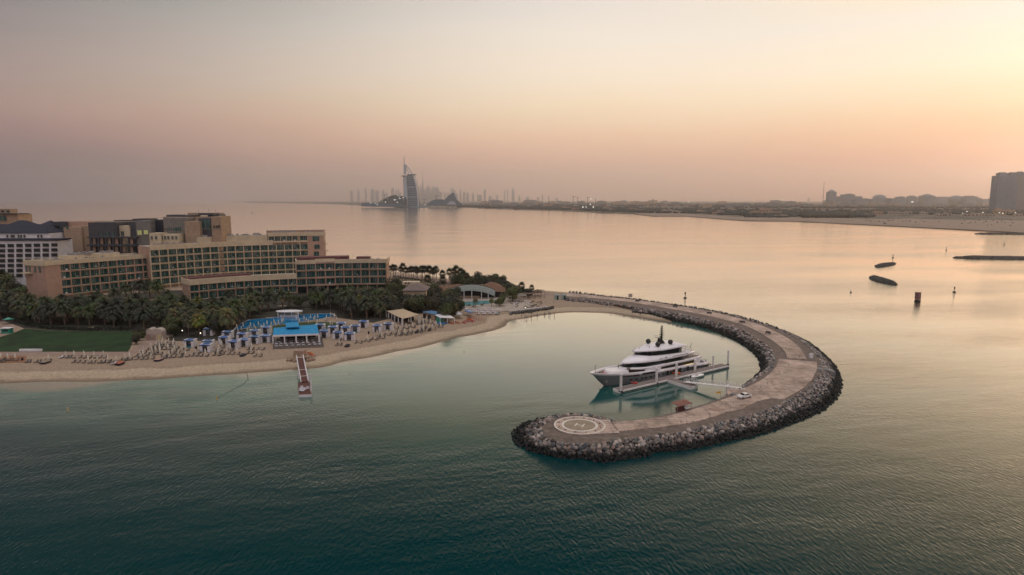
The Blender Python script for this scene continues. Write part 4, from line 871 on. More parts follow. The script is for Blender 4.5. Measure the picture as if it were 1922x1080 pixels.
for i, (q, u, v) in enumerate(sorted(cabs, key=lambda t_: t_[1])):
    p = P(u, v, ZL); side = 'left of the blue roofed restaurant' if u < 512 else ('right of the blue roofed restaurant' if u < 700 else 'alone near the beige tent')
    kk = ['with deep blue awning', 'with sun bleached blue awning', 'with blue awning and teal daybed'][q]
    tagl = 'white curtained beach cabana '+kk+' '+side
    if v > 649: tagl = ['leftmost','second','third','fourth','fifth','last'][i % 6]+' white cabana nearest the water '+side
    put(cab[q], p.x, p.y, rnd.uniform(-.12,.12), tagl, 'cabana', 'cabanas '+side)
# ------------------------------------------------------------------ blue roofed restaurant
rz_ = empty('beach_restaurant', P(556,640,ZL), 0, 'open beach restaurant with bright blue roof and crowded terrace facing the pier', 'restaurant')
M_broof = mat('bright blue roof', (.01,.25,.50), .6, .15, .6)
def roofslab(root, px, z0, z1, m, name='roof', th=.25):
    """px: front-left, front-right, back-right, back-left; eaves z0 in front, z1 behind"""
    a, b = P(*px[0], z0), P(*px[1], z0); c, d = P(*px[2], z1), P(*px[3], z1); lo = [Vector((q.x, q.y, q.z-th)) for q in (a, b, c, d)]
    mb = MB(); mb.add([a,b,c,d]+lo, [(0,1,2,3),(7,6,5,4),(0,4,5,1),(1,5,6,2),(2,6,7,3),(3,7,4,0)]); return bld(mb, name, m, root), (a, b, c, d)
_, (a, b, c, d) = roofslab(rz_, [(512,629.5),(598.5,626.5),(595,609),(514,616)], 5.6, 6.2, M_broof)
roofslab(rz_, [(537,614.5),(562,613.5),(560,604.5),(536,606)], 7.1, 7.1, M_broof, 'roof_lantern')
mb = MB(); f0, f1 = a+Vector((0,-.15,-.3)), b+Vector((0,-.15,-.3)); mb.bar(f0, f1, .2, .7); bld(mb, 'fascia', M_white, rz_)
for f in (0,.25,.5,.73,1): q = a.lerp(b, f); mb = MB(); mb.box((q.x, q.y, (5.1+ZL)/2), (.45,.45,5.1-ZL)); bld(mb, 'post', M_white, rz_)
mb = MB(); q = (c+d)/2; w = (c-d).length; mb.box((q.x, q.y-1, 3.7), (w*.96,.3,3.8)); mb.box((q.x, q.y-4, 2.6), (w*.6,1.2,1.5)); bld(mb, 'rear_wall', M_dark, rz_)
tp = V2([(513,656),(607,652),(603,636),(512,640)], ZL); mb = MB(); mb.prism(xy(tp), ZL-.3, ZL+.28); bld(mb, 'terrace_deck', M_deckw, rz_)
for i in range(4):
    p0, p1 = tp[i], tp[(i+1) % 4]
    if i == 2: continue
    mb = MB(); mb.bar(p0+Vector((0,0,1.25)), p1+Vector((0,0,1.25)), .08, .1)
    for k in range(13): q = p0.lerp(p1, k/12); mb.box((q.x, q.y, ZL+.75), (.09,.09,1.0))
    bld(mb, 'railing', M_deckw, rz_)
def make_table():
    r = empty('dining_table'); mb = MB(); mb.box((0,0,.74), (1,1,.06)); mb.build('tabletop', M_wfab, r); mb = MB(); mb.tube((0,0,0), (0,0,.72), .05, n=6); mb.build('pedestal', M_unit, r); return r
def make_chair():
    r = empty('dining_chair'); mb = MB(); mb.box((0,0,.44), (.5,.5,.08)); mb.build('seat', mat('chair fabric', (.22,.19,.19), .8, .2, 2, obj_rand=.5), r)
    mb = MB(); mb.box((0,.24,.72), (.5,.07,.55)); mb.build('backrest', mat('chair fabric', (0,0,0)), r)
    for a_ in (-.2,.2):
        for b_ in (-.2,.2): mb = MB(); mb.box((a_,b_,.2), (.04,.04,.4)); mb.build('leg', M_unit, r)
    return r
tb, ch = make_table(), make_chair(); k = 0
for fy in (.1,.36,.62,.88):
    for fx in (.05,.16,.27,.38,.49,.6,.71,.82,.94):
        q = tp[0].lerp(tp[1], fx).lerp(tp[3].lerp(tp[2], fx), fy); q = q+Vector((rnd.uniform(-.3,.3), rnd.uniform(-.3,.3), 0)); z = ZL+.28
        put(tb, q.x, q.y, rnd.uniform(0,.4), 'small white dining table on the terrace of the blue roofed restaurant', 'table', 'restaurant tables', z)
        for t_ in range(3):
            an = t_*2.09+rnd.uniform(0,1); put(ch, q.x+math.cos(an)*.95, q.y+math.sin(an)*.95, an-math.pi/2, 'dining chair drawn up to a table on the restaurant terrace', 'chair', 'restaurant chairs', z)
# pool bar with white oval roof
pbr = empty('pool_bar', P(543,597,ZL), 0, 'white pool bar under a thin oval roof on the far edge of the blue pool', 'bar')
p = P(543,584,5.0); mb = MB(); ov = [(p.x+6.6*math.cos(t_*.3927)*(1 if abs(math.cos(t_*.3927))<.9 else 1.02), p.y+3.4*math.sin(t_*.3927)) for t_ in range(16)]; mb.prism(ov, 4.8, 5.05); bld(mb, 'roof', M_white, pbr)
for s_ in (-5,-1.8,1.8,5): mb = MB(); mb.box((p.x+s_, p.y-2, 3.3), (.35,.35,3.1)); bld(mb, 'post', M_white, pbr)
mb = MB(); mb.box((p.x, p.y-.5, 2.5), (9,1.6,1.4)); bld(mb, 'counter', M_white, pbr)
# arched beach hut
hut = empty('arched_hut', P(289,640,ZL), 0, 'small stone hut with two arched roofs at the end of the diagonal path', 'hut'); p = P(289,639,ZL)
for dx, dy, w in ((-2.0,.6,3.0),(1.4,0,4.2)):
    mb = MB(); n_ = 10; vs = []
    for yy in (p.y+dy, p.y+dy+3.5):
        vs += [(p.x+dx-w/2, yy, ZL), (p.x+dx+w/2, yy, ZL)]+[(p.x+dx+w/2*math.cos(math.pi*i/n_), yy, ZL+3.2+1.7*math.sin(math.pi*i/n_)) for i in range(n_+1)]
    m_ = n_+3; fs = [[0,1]+list(range(2, m_)), [m_+i for i in [1,0]+list(range(m_-1, 1, -1))], (0,m_,m_+1,1)]; ring = [1]+list(range(2, m_))+[0]
    for i in range(len(ring)-1): fs.append((ring[i], m_+ring[i], m_+ring[i+1], ring[i+1]))
    mb.add(vs, fs); bld(mb, 'vault', mat('hut plaster', (.42,.35,.30), .9, .15, 1), hut)
mb = MB(); mb.box((p.x+2.2, p.y-.1, ZL+1.3), (1.7,.1,2.2)); bld(mb, 'door', mat('cream door', (.5,.42,.22), .7, .1, 1), hut)
for dx in (-2.3,.1): mb = MB(); mb.box((p.x+dx, p.y-.1, ZL+1.4), (1.3,.1,1.8)); bld(mb, 'shutter', M_pinkd, hut)
# teal kiosk, orange tent, bench, spots
ks = empty('teal_kiosk', P(14,626,ZL), 0, 'small teal kiosk with white roof on the paved terrace left of the lawn', 'kiosk'); p = ks.location
M_tealw = mat('teal paint', (.02,.25,.18), .6, .15, 1); mb = MB(); mb.box((p.x, p.y, ZL+1.2), (3.6,2.4,2.2)); bld(mb, 'body', M_tealw, ks); mb = MB(); mb.box((p.x, p.y, ZL+2.45), (4.3,3,.2)); bld(mb, 'roof', M_white, ks); mb = MB(); mb.box((p.x+.2, p.y-1.25, ZL+1.5), (2.4,.1,.8)); bld(mb, 'hatch', M_dark, ks)
tp_ = P(17,608,ZL); mb = MB(); mb.lathe((tp_.x,tp_.y,ZL), [(.05,0),(.05,2.3),(2.6,2.2),(.1,3.0)], 8); tag(mb.build('open_parasol', mat('pale green canvas', (.12,.40,.30), .8, .1, 1)), 'open pale green parasol behind the teal kiosk', 'parasol')
def tent(u, v, top, side, lab, s=1.0):
    r = empty('beach_tent', P(u, v, ZL), 0, lab, 'tent'); mb = MB(); s *= .62; h = 2.4*s; w = 1.9*s
    mb.add([(-w,-1.3,.9*s),(w*.6,-1.3,.9*s),(0,0,h),(w,1.3,.9*s),(-w*.6,1.3,.9*s)], [(0,1,2),(1,3,2),(3,4,2),(4,0,2)]); mb.build('canopy', top, r)
    mb = MB(); mb.add([(-w,-1.3,0),(w*.6,-1.3,0),(w,1.3,0),(-w*.6,1.3,0),(-w,-1.3,.88*s),(w*.6,-1.3,.88*s),(w,1.3,.88*s),(-w*.6,1.3,.88*s)], [(0,1,5,4),(1,2,6,5),(2,3,7,6),(3,0,4,7)]); mb.build('wall', side, r); return r
M_nvy = mat('navy tent cloth', (.012,.014,.04), .8, .2, 1)
tent(225,684,mat('faded orange cloth', (.36,.12,.07), .85, .2, 1), M_nvy, 'faded orange beach tent with navy sides below the lawn')
tent(85,682,mat('sand coloured cloth', (.25,.2,.15), .85, .2, 1), M_dark, 'dark beach tent with sand coloured top beside the left loungers')
tent(298,677,M_pinkd, M_nvy, 'navy beach tent in the crowded parasol cluster', 1)
tent(456,668,M_nvy, M_nvy, 'low navy beach tent left of the swimming pier', .7); tent(652,650,M_dark, M_nvy, 'low black beach tent in the front row right of the pier', .75); tent(782,624,M_dark, M_nvy, 'low black beach tent at the right parasol rows', .7); tent(806,620,M_dark, M_dark, 'black beach tent near the blue mats', .7)
mb = MB(); p = P(58,660,ZL); mb.box((p.x, p.y, ZL+.5), (8.5,.8,.9)); tag(mb.build('white_low_wall', M_white), 'long low white wall block at the bottom edge of the lawn', 'low wall')
for u, v, t_ in ((42,677,'black bin standing beside the orange brown court'),(368,656,'black bin beside the cabana with teal daybed'),(692,627,'black bin on open sand right of the cabanas')):
    p = P(u, v, ZL); r = empty('litter_bin', p, 0, t_, 'litter bin'); mb = MB(); mb.lathe((0,0,0), [(.35,0),(.4,1.0)], 10); mb.build('body', M_dark, r); mb = MB(); mb.lathe((0,0,1.0), [(.44,0),(.44,.12),(.2,.2)], 10); mb.build('lid', M_slate, r)
for u, v, t_ in ((343,628,'lit white lamp under the palms above the crowded parasols'),(377,633,'dim lit lamp under the palms left of the cabanas'),(711,573,'lit white lamp among the trees right of the palms'),(2,578,'lit lamp in the dark palm grove at the left edge'),(986,583,'bright white lamp on the rock edge below the pergola')):
    p = P(u, v+4, ZL); r = empty('garden_lamp', p, 0, t_, 'lamp'); mb = MB(); mb.tube((0,0,0), (0,0,2.4), .06, n=6); mb.build('post', M_dark, r); mb = MB(); mb.lathe((0,0,2.4), [(.05,0),(.22,.15),(.22,.3),(.05,.45)], 8); mb.build('bulb', M_bulb, r)
# ------------------------------------------------------------------ swimming pier
pier = empty('swimming_pier', P(572,738,0), 0, 'narrow maroon decked gangway with white railings leading to a small white float', 'pier')
M_mdeck = mat('maroon decking', (.115,.045,.034), .85, .2, 1); z0 = 2.6
A0, A1 = P(563,671.5,3.4), P(572,717,1.1); t_ = (A1-A0).normalized(); nr = Vector((-t_.y, t_.x, 0)).normalized()
mb = MB(); mb.bar(A0, A1, 2.0, .2); bld(mb, 'gangway_deck', M_mdeck, pier)
for s in (-1, 1):
    mb = MB(); o_ = nr*s*1.15; mb.bar(A0+o_+Vector((0,0,.1)), A1+o_+Vector((0,0,.1)), .32, .3); mb.bar(A0+o_+Vector((0,0,1.1)), A1+o_+Vector((0,0,1.1)), .14, .12)
    for k in range(15): q = A0.lerp(A1, k/14)+o_; mb.bar(q, q+Vector((0,0,1.1)), .09)
    bld(mb, 'railing', M_white, pier)
mb = MB()
for f in (.02,.55,.8): q = A0.lerp(A1, f)+Vector((0,0,.2)); mb.bar(q-nr*1.2, q+nr*1.2, .25, .1)
bld(mb, 'cross_rail', M_white, pier)
fl = V2([(561,741),(585,740),(581,716),(559,718)], .9); mb = MB(); mb.prism(xy(fl), -.3, .85, 0, 1); bld(mb, 'float', [M_white, M_mdeck], pier)
for (u, v) in ((584,739),(561,712),(583,722)): q = P(u, v, 0); mb = MB(); mb.tube((q.x,q.y,-.5), (q.x,q.y,3.0), .3, n=10); mb.lathe((q.x,q.y,3.0), [(.33,0),(.02,.7)], 10); bld(mb, 'pile', M_white, pier)
for u, v in ((564,735),(568,736),(566,731),(577,732),(571,734)):
    q = P(u, v, .9); mb = MB(); mb.box((q.x,q.y,1.3), (.9,.7,.12)); mb.box((q.x,q.y+.3,1.6), (.9,.1,.7)); bld(mb, 'bench', M_wfab, pier)
q = P(560,665,ZL); mb = MB(); mb.box((q.x+.6, q.y, 2.6), (4,3,1.6)); bld(mb, 'landing', M_pinkd, pier)
VV, FF, CC = [], [], []; off = 0; cs = P(563,676,1)
for i in range(90):
    a_ = rnd.uniform(0, 6.28); r_ = math.sqrt(rnd.random()); x, y = cs.x+math.cos(a_)*r_*5.2, cs.y+math.sin(a_)*r_*2.6; v, f = stone((x, y, 1.0+1.4*(1-r_)), rnd.uniform(.5,.9)); VV.append(v); FF.append(f+off); off += len(v); c = rnd.uniform(.7,1.1); CC.append(np.tile((.32*c,.22*c,.15*c,1), (len(v),1)))
tag(np_mesh('sandbag_mound', np.vstack(VV), np.vstack(FF), M_rock, col=np.vstack(CC), smooth=True), 'rough mound of tan rocks under the landward end of the swimming pier', 'rock mound', kind='stuff')
def kayak(u, v, rz, m, lab, L_=3.4, z=ZL, grp=None):
    r = empty('kayak', P(u, v, z), rz, lab, 'kayak', grp); mb = MB(); vs = []; n_ = 9
    for i in range(n_):
        x = -L_/2+L_*i/(n_-1); w = .42*math.sin(math.pi*(i+.25)/(n_-.5))+.02; vs += [(x,-w,.38),(x,-w*.5,.05),(x,w*.5,.05),(x,w,.38)]
    fs = [(i*4+j, i*4+(j+1) % 4, i*4+4+(j+1) % 4, i*4+4+j) for i in range(n_-1) for j in range(4)]; mb.add(vs, fs, 0, True); mb.build('hull', m, r)
    mb = MB(); mb.box((0,0,.4), (.9,.45,.05)); mb.build('cockpit', M_dark, r); return r
M_or = mat('orange plastic', (.62,.13,.03), .5, .1, 1); M_red = mat('red plastic', (.5,.06,.04), .5, .15, 1)
kayak(582,664,-.7,M_or,'bright orange kayak lying on the sand beside the pier mound',4.2); kayak(585,667,-.6,M_or,'second orange kayak leaning behind the pier mound',3.4)
for i, (a_, b_, c_) in enumerate([(700,715,M_red),(725,722,M_or),(765,708,M_or),(790,715,M_or),(850,715,M_red),(880,700,M_red),(905,680,M_or),(925,690,M_red),(915,665,M_red),(940,700,M_red)]):
    kayak(720+a_/5.653, 480+b_/5.653, -.6+rnd.uniform(-.3,.3), c_, ('red' if c_ is M_red else 'orange')+' kayak lying on the sand beside the small white shade pavilion', 3.6, ZL, 'kayaks by the white pavilion')
# ------------------------------------------------------------------ tents and huts right of the cabanas
bt = empty('event_tent', P(755,606,ZL), 0, 'large beige canvas tent with sagging roof and peaked corners on the sand', 'tent')
M_beige = mat('beige canvas', (.50,.38,.25), .85, .08, .8)
q = [P(725,583.5,5.4), P(756,579.5,5.8), P(786,590,5.4), P(756,598.5,5.4)]; n_ = 10; mb = MB(); vs = []
for i in range(n_+1):
    for j in range(n_+1):
        a_, b_ = i/n_, j/n_; p = q[3].lerp(q[2], a_).lerp(q[0].lerp(q[1], a_), b_); vs.append((p.x, p.y, p.z-.35*math.sin(math.pi*a_)*(1-2*abs(b_-.5))*.0+.9*math.sin(math.pi*a_)*math.sin(math.pi*b_)-.25*math.sin(math.pi*b_)*(a_ in (0,1))-.25*math.sin(math.pi*a_)*(b_ in (0,1))))
mb.add(vs, [(i*(n_+1)+j, (i+1)*(n_+1)+j, (i+1)*(n_+1)+j+1, i*(n_+1)+j+1) for i in range(n_) for j in range(n_)], 0, True); bld(mb, 'canopy', M_beige, bt)
for p in q+[q[3].lerp(q[2],.5), q[3].lerp(q[0],.5)]: mb = MB(); mb.tube((p.x,p.y,ZL), (p.x,p.y,5.6), .16, n=6); bld(mb, 'pole', M_white, bt)
mb = MB(); c_ = (q[0]+q[1]+q[2]+q[3])/4; mb.box((c_.x, c_.y, ZL+1), (9,7,1.6), .5); bld(mb, 'bar_counter', M_dark, bt)
for k in range(5): p = q[3].lerp(q[0], k/5+.1); mb = MB(); mb.box((p.x+.3,p.y+.3,ZL+1.6), (.5,.5,2.8)); bld(mb, 'curtain', M_wfab, bt)
bh = empty('blue_roof_hut', P(812,603,ZL), 0, 'low pale hut with flat faded blue roof right of the beige tent', 'hut')
_, (a,b,c,d) = roofslab(bh, [(815,590.5),(831.5,587),(810,583),(792.5,585.5)], 4.9, 4.9, mat('faded blue roof', (.10,.20,.33), .7, .15, .5)); mb = MB(); mb.prism([(p.x*.995,p.y+.25) for p in (a,b,c,d)], ZL, 4.6); bld(mb, 'wall', M_tan, bh)
for f in (.2,.6): p = d.lerp(a, f); mb = MB(); mb.box((p.x,p.y-.3,3.1), (1.4,.3,2.2)); bld(mb, 'doorway', M_dark, bh)
wp = empty('white_pavilion', P(835,603,ZL), 0, 'open white shade pavilion with flat roof beside the kayaks', 'pavilion')
_, (a,b,c,d) = roofslab(wp, [(826,596),(853,597),(838,588.5),(814,590.5)], 4.6, 4.6, M_white)
for p in (a,b,c,d,a.lerp(b,.5)): mb = MB(); mb.box((p.x,p.y,3.1), (.25,.25,3)); bld(mb, 'post', M_white, wp)
mb = MB(); p = (a+d)/2; mb.box((p.x+1.5,p.y,ZL+1.2), (3,3.5,2.4)); bld(mb, 'kiosk', M_tealw, wp)
for i, (u, v) in enumerate(((824,607),(830,609),(835,607))):
    p = P(u, v, ZL); mb = MB(); mb.box((p.x,p.y,ZL+.15), (3,2.4,.3), .4); tag(mb.build('blue_mat', mat('blue mat', (.03,.12,.28), .8, .2, 1)), 'thick blue mat laid on the sand before the white pavilion', 'mat', 'blue mats')
for u, v in ((857,595),(862,598),(878,592),(883,594)):
    p = P(u, v, ZL); mb = MB(); mb.lathe((p.x,p.y,ZL), [(.05,0),(.05,2.2),(2.0,2.1),(1.2,2.5),(.05,2.9)], 8); tag(mb.build('sun_umbrella', M_wfab if u < 870 else mat('striped blue canvas', (.18,.25,.4), .8, .3, 3)), ('open white umbrella' if u < 870 else 'open blue grey umbrella')+' beside the kayak rack', 'umbrella', 'open umbrellas by the kayaks' )
for i, (a_, b_) in enumerate([(975,700),(1005,705),(1030,710),(1060,715),(955,690),(990,640)]):
    p = P(720+a_/5.653, 480+b_/5.653, ZL); r = empty('bent_mast', p, 0, 'pale pink bent sail mast stuck in the sand right of the kayaks', 'mast', 'bent masts by the kayaks'); mb = MB(); l = [Vector((-.9*(k/5)**2*1.6, 0, 3.6*k/5)) for k in range(6)]
    for k in range(5): mb.tube(l[k], l[k+1], .07, n=5)
    mb.build('pole', mat('pale pink pole', (.42,.24,.19), .7, .1, 1), r); mb = MB(); mb.box((.25,0,1.3), (.4,.06,1.9)); mb.build('sail_roll', mat('pale pink pole', (0,0,0)), r)
# white sun mats in a grid
i = 0
for r_ in range(4):
    for c_ in range(6):
        u = 720+(900+c_*62+r_*14-(3-r_)*6)/5.653; v = 480+(575+r_*17-c_*2.2)/5.653
        if (r_, c_) in ((0,5),(3,0),(3,5),(2,5)): continue
        p = P(u, v, ZL); r = empty('daybed', p, .1, 'square white daybed in the grid on the sand below the turquoise pool', 'daybed', 'white daybeds below the pool')
        mb = MB(); mb.box((0,0,.45), (2.1,1.7,.16)); mb.build('mattress', M_wfab, r); mb = MB(); mb.box((0,0,.2), (1.9,1.5,.34)); mb.build('frame', M_pinkd, r)
# ------------------------------------------------------------------ pavilion with lattice arch
pav = empty('arched_pavilion', P(890,562,ZL), 0, 'pool pavilion with wide pale green lattice arch and brown hipped roofs', 'pavilion')
M_brown = mat('brown shingle roof', (.17,.09,.055), .9, .2, 1.5, bump=.3); M_lat = mat('pale green lattice', (.34,.37,.34), .7, .12, 1); Yp = P(890,562,ZL).y
e = lambda a_, b_, Y: PD(720+a_/5.653, 480+b_/5.653, Y)
def hip_e(a0, a1, b0, Y, dep, hh):
    L_ = e(a0,b0,Y); R_2 = e(a1,b0,Y); x0, x1, z = L_.x, R_2.x, L_.z; i_ = min((x1-x0)*.45, dep*.6); mb = MB(); yc = Y+dep/2
    mb.add([(x0,Y,z),(x1,Y,z),(x1,Y+dep,z),(x0,Y+dep,z),(x0+i_,yc,z+hh),(x1-i_,yc,z+hh)], [(0,1,5,4),(1,2,5),(2,3,4,5),(3,0,4),(3,2,1,0)]); bld(mb, 'hipped_roof', M_brown, pav)
    mb = MB(); mb.box(((x0+x1)/2, Y+dep/2, (z+ZL)/2), ((x1-x0)*.9, dep*.85, z-ZL-.1)); bld(mb, 'wall', M_tan if a0 < 800 else M_dark, pav)
hip_e(470, 720, 392, Yp+4, 22, 2.6); hip_e(640, 900, 358, Yp+12, 18, 2.0); hip_e(985, 1295, 385, Yp+6, 24, 4.6); hip_e(880, 1100, 345, Yp+22, 12, 1.6)
X0, X1 = e(668,415,Yp).x, e(1182,415,Yp).x; zc0, zc1 = e(668,415,Yp).z, e(925,352,Yp-1).z; xc = (X0+X1)/2
def arch(f, rad=0.0): 
    return Vector((X0+(X1-X0)*f, 0, zc0+(zc1-zc0)*math.sin(math.pi*f)**.75))
for k in range(26):      # hoops run along the arch, ribs across it
    mb = MB(); f0, f1 = k/26, (k+1)/26
    a_, b_ = arch(f0), arch(f1)
    for dy, dz in ((0,-1.2),(1.8,0),(3.6,.9),(5.4,1.3)):
        mb.bar((a_.x, Yp+dy, a_.z+dz), (b_.x, Yp+dy, b_.z+dz), .28)
    for j in range(3):
        y0_, z0_ = ((0,-1.2),(1.8,0),(3.6,.9))[j]; y1_, z1_ = ((1.8,0),(3.6,.9),(5.4,1.3))[j]
        mb.bar((a_.x, Yp+y0_, a_.z+z0_), (b_.x, Yp+y1_, b_.z+z1_), .2); mb.bar((b_.x, Yp+y0_, b_.z+z0_), (a_.x, Yp+y1_, a_.z+z1_), .2); mb.bar((a_.x, Yp+y0_, a_.z+z0_), (a_.x, Yp+y1_, a_.z+z1_), .2)
    bld(mb, 'lattice_panel', M_lat, pav)
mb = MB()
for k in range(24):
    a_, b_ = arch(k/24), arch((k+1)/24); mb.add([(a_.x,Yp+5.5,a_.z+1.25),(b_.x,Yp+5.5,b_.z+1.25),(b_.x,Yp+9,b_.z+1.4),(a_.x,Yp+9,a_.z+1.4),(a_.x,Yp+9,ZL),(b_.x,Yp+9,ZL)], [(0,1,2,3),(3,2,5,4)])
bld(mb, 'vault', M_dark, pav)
for f in (.1,.24,.36,.52,.72,.86): a_ = arch(f); mb = MB(); mb.box((a_.x, Yp+.2, (ZL+a_.z-1.2)/2), (.4,.4,a_.z-1.2-ZL)); bld(mb, 'post', M_white, pav)
mb = MB(); mb.box((xc-2, Yp+4, ZL+.7), (14,1,1.3)); bld(mb, 'bar_counter', M_tan, pav)
# ------------------------------------------------------------------ pergolas, huts and clutter at the neck of the breakwater
def pergola(u0, v0, u1, v1, dep, h, m, lab, slats=9):
    a, b = P(u0, v0, ZL), P(u1, v1, ZL); r = empty('pergola', a, 0, lab, 'pergola'); t_ = (b-a).normalized(); n_ = Vector((-t_.y, t_.x, 0))*dep
    for q in (a, b, a+n_, b+n_, (a+b)/2): mb = MB(); mb.box((q.x,q.y,ZL+h/2), (.25,.25,h)); bld(mb, 'post', m, r)
    mb = MB()
    for k in range(slats): q = a.lerp(b, k/(slats-1))+Vector((0,0,h)); mb.bar(q, q+n_, .3, .16)
    bld(mb, 'slatted_roof', m, r); mb = MB()
    for q in (a, a+n_): q = q+Vector((0,0,h-.2)); mb.bar(q, q+(b-a), .25, .3)
    bld(mb, 'beam', m, r)
M_perg = mat('weathered timber', (.24,.19,.15), .9, .25, 1)
pergola(954,568,988,566,8,3.6,M_pole,'pale slatted pergola right of the turquoise pool',14); pergola(983,563,1003,561,6,3.4,M_perg,'grey slatted pergola behind the pale one',10); pergola(1005,561,1022,560,5,4.6,M_perg,'open timber frame at the right of the pergola group',5)
tk = empty('thatched_umbrella', P(1009,556,ZL), 0, 'brown thatched umbrella hut beside the open timber frame', 'thatched umbrella'); mb = MB(); mb.lathe((0,0,0), [(3.2,2.4),(2.0,3.3),(.1,4.3)], 12); mb.build('thatch', mat('thatch', (.13,.085,.055), .95, .3, 3), tk); mb = MB(); mb.tube((0,0,0), (0,0,2.6), .15); mb.build('post', M_perg, tk)
shd = empty('pale_cabin', P(1052,563,ZL), 0, 'pair of pale green cabins with dark doorways at the root of the breakwater', 'cabin')
for u in (1045,1058): p = P(u, 562.5, ZL); mb = MB(); mb.box((p.x, p.y, ZL+1.5), (2.9,2.4,3)); bld(mb, 'cabin_body', mat('pale green panel', (.28,.36,.33), .7, .1, 1), shd); mb = MB(); mb.box((p.x+.4, p.y-1.25, ZL+1.3), (1,.1,2.3)); bld(mb, 'doorway', M_dark, shd)
for i in range(34):
    u, v = rnd.uniform(958,1025), rnd.uniform(566,579); p = P(u, v, ZL)
    put(lng if i % 3 else lngw, p.x, p.y, rnd.uniform(0,6), ('dark' if i % 3 else 'white')+' lounger scattered on the deck around the pergolas', 'sun lounger', 'loungers around the pergolas')
for i, u in enumerate((963,986,1004,1024,1039)):
    p = P(u, 584-i*2.2 if i < 3 else 568, ZL); r = empty('flag_pole', p, 0, 'bare slim pole among the loungers by the pergolas', 'pole', 'poles by the pergolas'); mb = MB(); mb.tube((0,0,0), (0,0,4.6), .09, .05, 6); mb.build('shaft', M_pole, r); mb = MB(); mb.lathe((0,0,0), [(.3,0),(.25,.2)], 8); mb.build('foot', M_wall, r)
mb = MB(); mb.prism(xy(V2([(955,586),(1003,580.5),(1028,577.5),(1028,576),(1000,578),(955,583.5)], ZL)), ZL-1.2, ZL+.3); tag(mb.build('deck_kerb', M_cope), 'long pale kerb wall edging the lounger deck above the dark rocks', 'wall')
VV, FF, CC = [], [], []; off = 0
for i in range(240):
    f = rnd.random(); u = 957+f*82; v = 589-f*11+rnd.uniform(-2.4,2.2)*(1-abs(f-.4)*.8)
    if .42 < f < .56: v += .8
    p = P(u, v, 1.2); w_, f_ = stone((p.x, p.y, 1.1+rnd.uniform(-.2,.5)), rnd.uniform(.35,.75)); VV.append(w_); FF.append(f_+off); off += len(w_); c = rnd.uniform(.5,1.6); CC.append(np.tile((.06*c,.057*c,.052*c,1), (len(w_),1)))
tag(np_mesh('dark_rock_edge', np.vstack(VV), np.vstack(FF), M_rock, col=np.vstack(CC)), 'dark rocks heaped below the deck kerb at the top of the lagoon beach', 'rocks', kind='stuff')
M_wood = mat('wet timber', (.06,.045,.035), .9, .3, 1)
for i, (a_, b_) in enumerate([(1465,655),(1500,660),(1520,675),(1568,668),(1630,650),(1710,635),(1752,628),(1764,645),(1812,640)]):
    p = P(720+a_/5.653, 480+b_/5.653, 0); r = empty('mooring_stake', (p.x, p.y, 0), 0, 'thin dark timber stake standing in the shallow edge of the lagoon', 'stake', 'stakes in the lagoon'); mb = MB(); mb.tube((0,0,-.6), (rnd.uniform(-.1,.1),0,2.0), .13, .1, 6); mb.build('shaft', M_wood, r); mb = MB(); mb.box((0,0,.9), (.5,.2,.14)); mb.build('cleat', M_wood, r)
for u, v, l in ((848,584,'small dark shrub on the dry sand below the pool'),(880,575,'low sprawling dune shrub left of the slim palm'),(888,577,'dune shrub at the foot of the slim palm'),(905,574,'dune shrub between the two slim palms'),(935,589,'turquoise covered sand heap right of the daybeds')):
    p = P(u, v, ZL); o = np_mesh('dune_shrub', *(lambda fr: (np.array([q for t_ in fr for q in t_[0]]), np.arange(len(fr)*3).reshape(-1,3)))(bush_crown(u, 1.6 if u < 930 else 1.1, 300, flat=.4)), M_leaf, loc=(p.x,p.y,ZL+.4)); ca = o.data.color_attributes.new('tint','FLOAT_COLOR','POINT'); n_ = len(o.data.vertices); ca.data.foreach_set('color', np.tile((.05,.22,.2,1) if u > 930 else (.10,.09,.05,1), (n_,1)).astype(np.float32).ravel()); tag(o, l, 'shrub')
# ------------------------------------------------------------------ helipad
M_paint = mat('white road paint', (.70,.64,.57), .8, .12, 1.2); M_pad = mat('tan helipad concrete', (.30,.235,.165), .9, .2, .35, bump=.1)
hp = empty('helipad', P(1088,798,ZC+.2), 0, 'round tan helipad with two white rings and a letter H at the breakwater tip', 'helipad')
def ring(r0, r1, z, n=96):
    mb = MB(); vs = [(r*math.cos(2*math.pi*i/n), r*math.sin(2*math.pi*i/n), z) for r in (r0, r1) for i in range(n)]
    mb.add(vs, [(i, (i+1) % n, n+(i+1) % n, n+i)[::-1] for i in range(n)]); return mb
mb = MB(); mb.lathe((0,0,0), [(6.62,-.4),(6.62,0)], 96, sm=False); mb.build('pad', [M_conc], hp)
ring(6.15, 6.55, .012).build('outer_ring', M_paint, hp); ring(4.05, 4.6, .012).build('inner_ring', M_paint, hp)
mb = MB(); mb.lathe((0,0,0), [(4.06,-.1),(4.06,.006)], 64, sm=False); mb.build('centre_disc', M_pad, hp)
mb = MB(); hr = math.radians(68); fw = Vector((math.cos(hr), math.sin(hr), 0)); sd_ = Vector((fw.y, -fw.x, 0))
for s in (-.95, .95): mb.bar(-fw*1.25+sd_*s+Vector((0,0,.01)), fw*1.25+sd_*s+Vector((0,0,.01)), .32, .02)
mb.bar(-sd_*.8+Vector((0,0,.01)), sd_*.8+Vector((0,0,.01)), .30, .02); mb.build('letter_h', M_paint, hp)
for k in range(12):
    a = k*math.pi/6+.2; mb = MB(); mb.lathe((5.35*math.cos(a), 5.35*math.sin(a), 0), [(.17,.0),(.15,.14),(.02,.16)], 8); mb.build('edge_light', M_dark, hp)
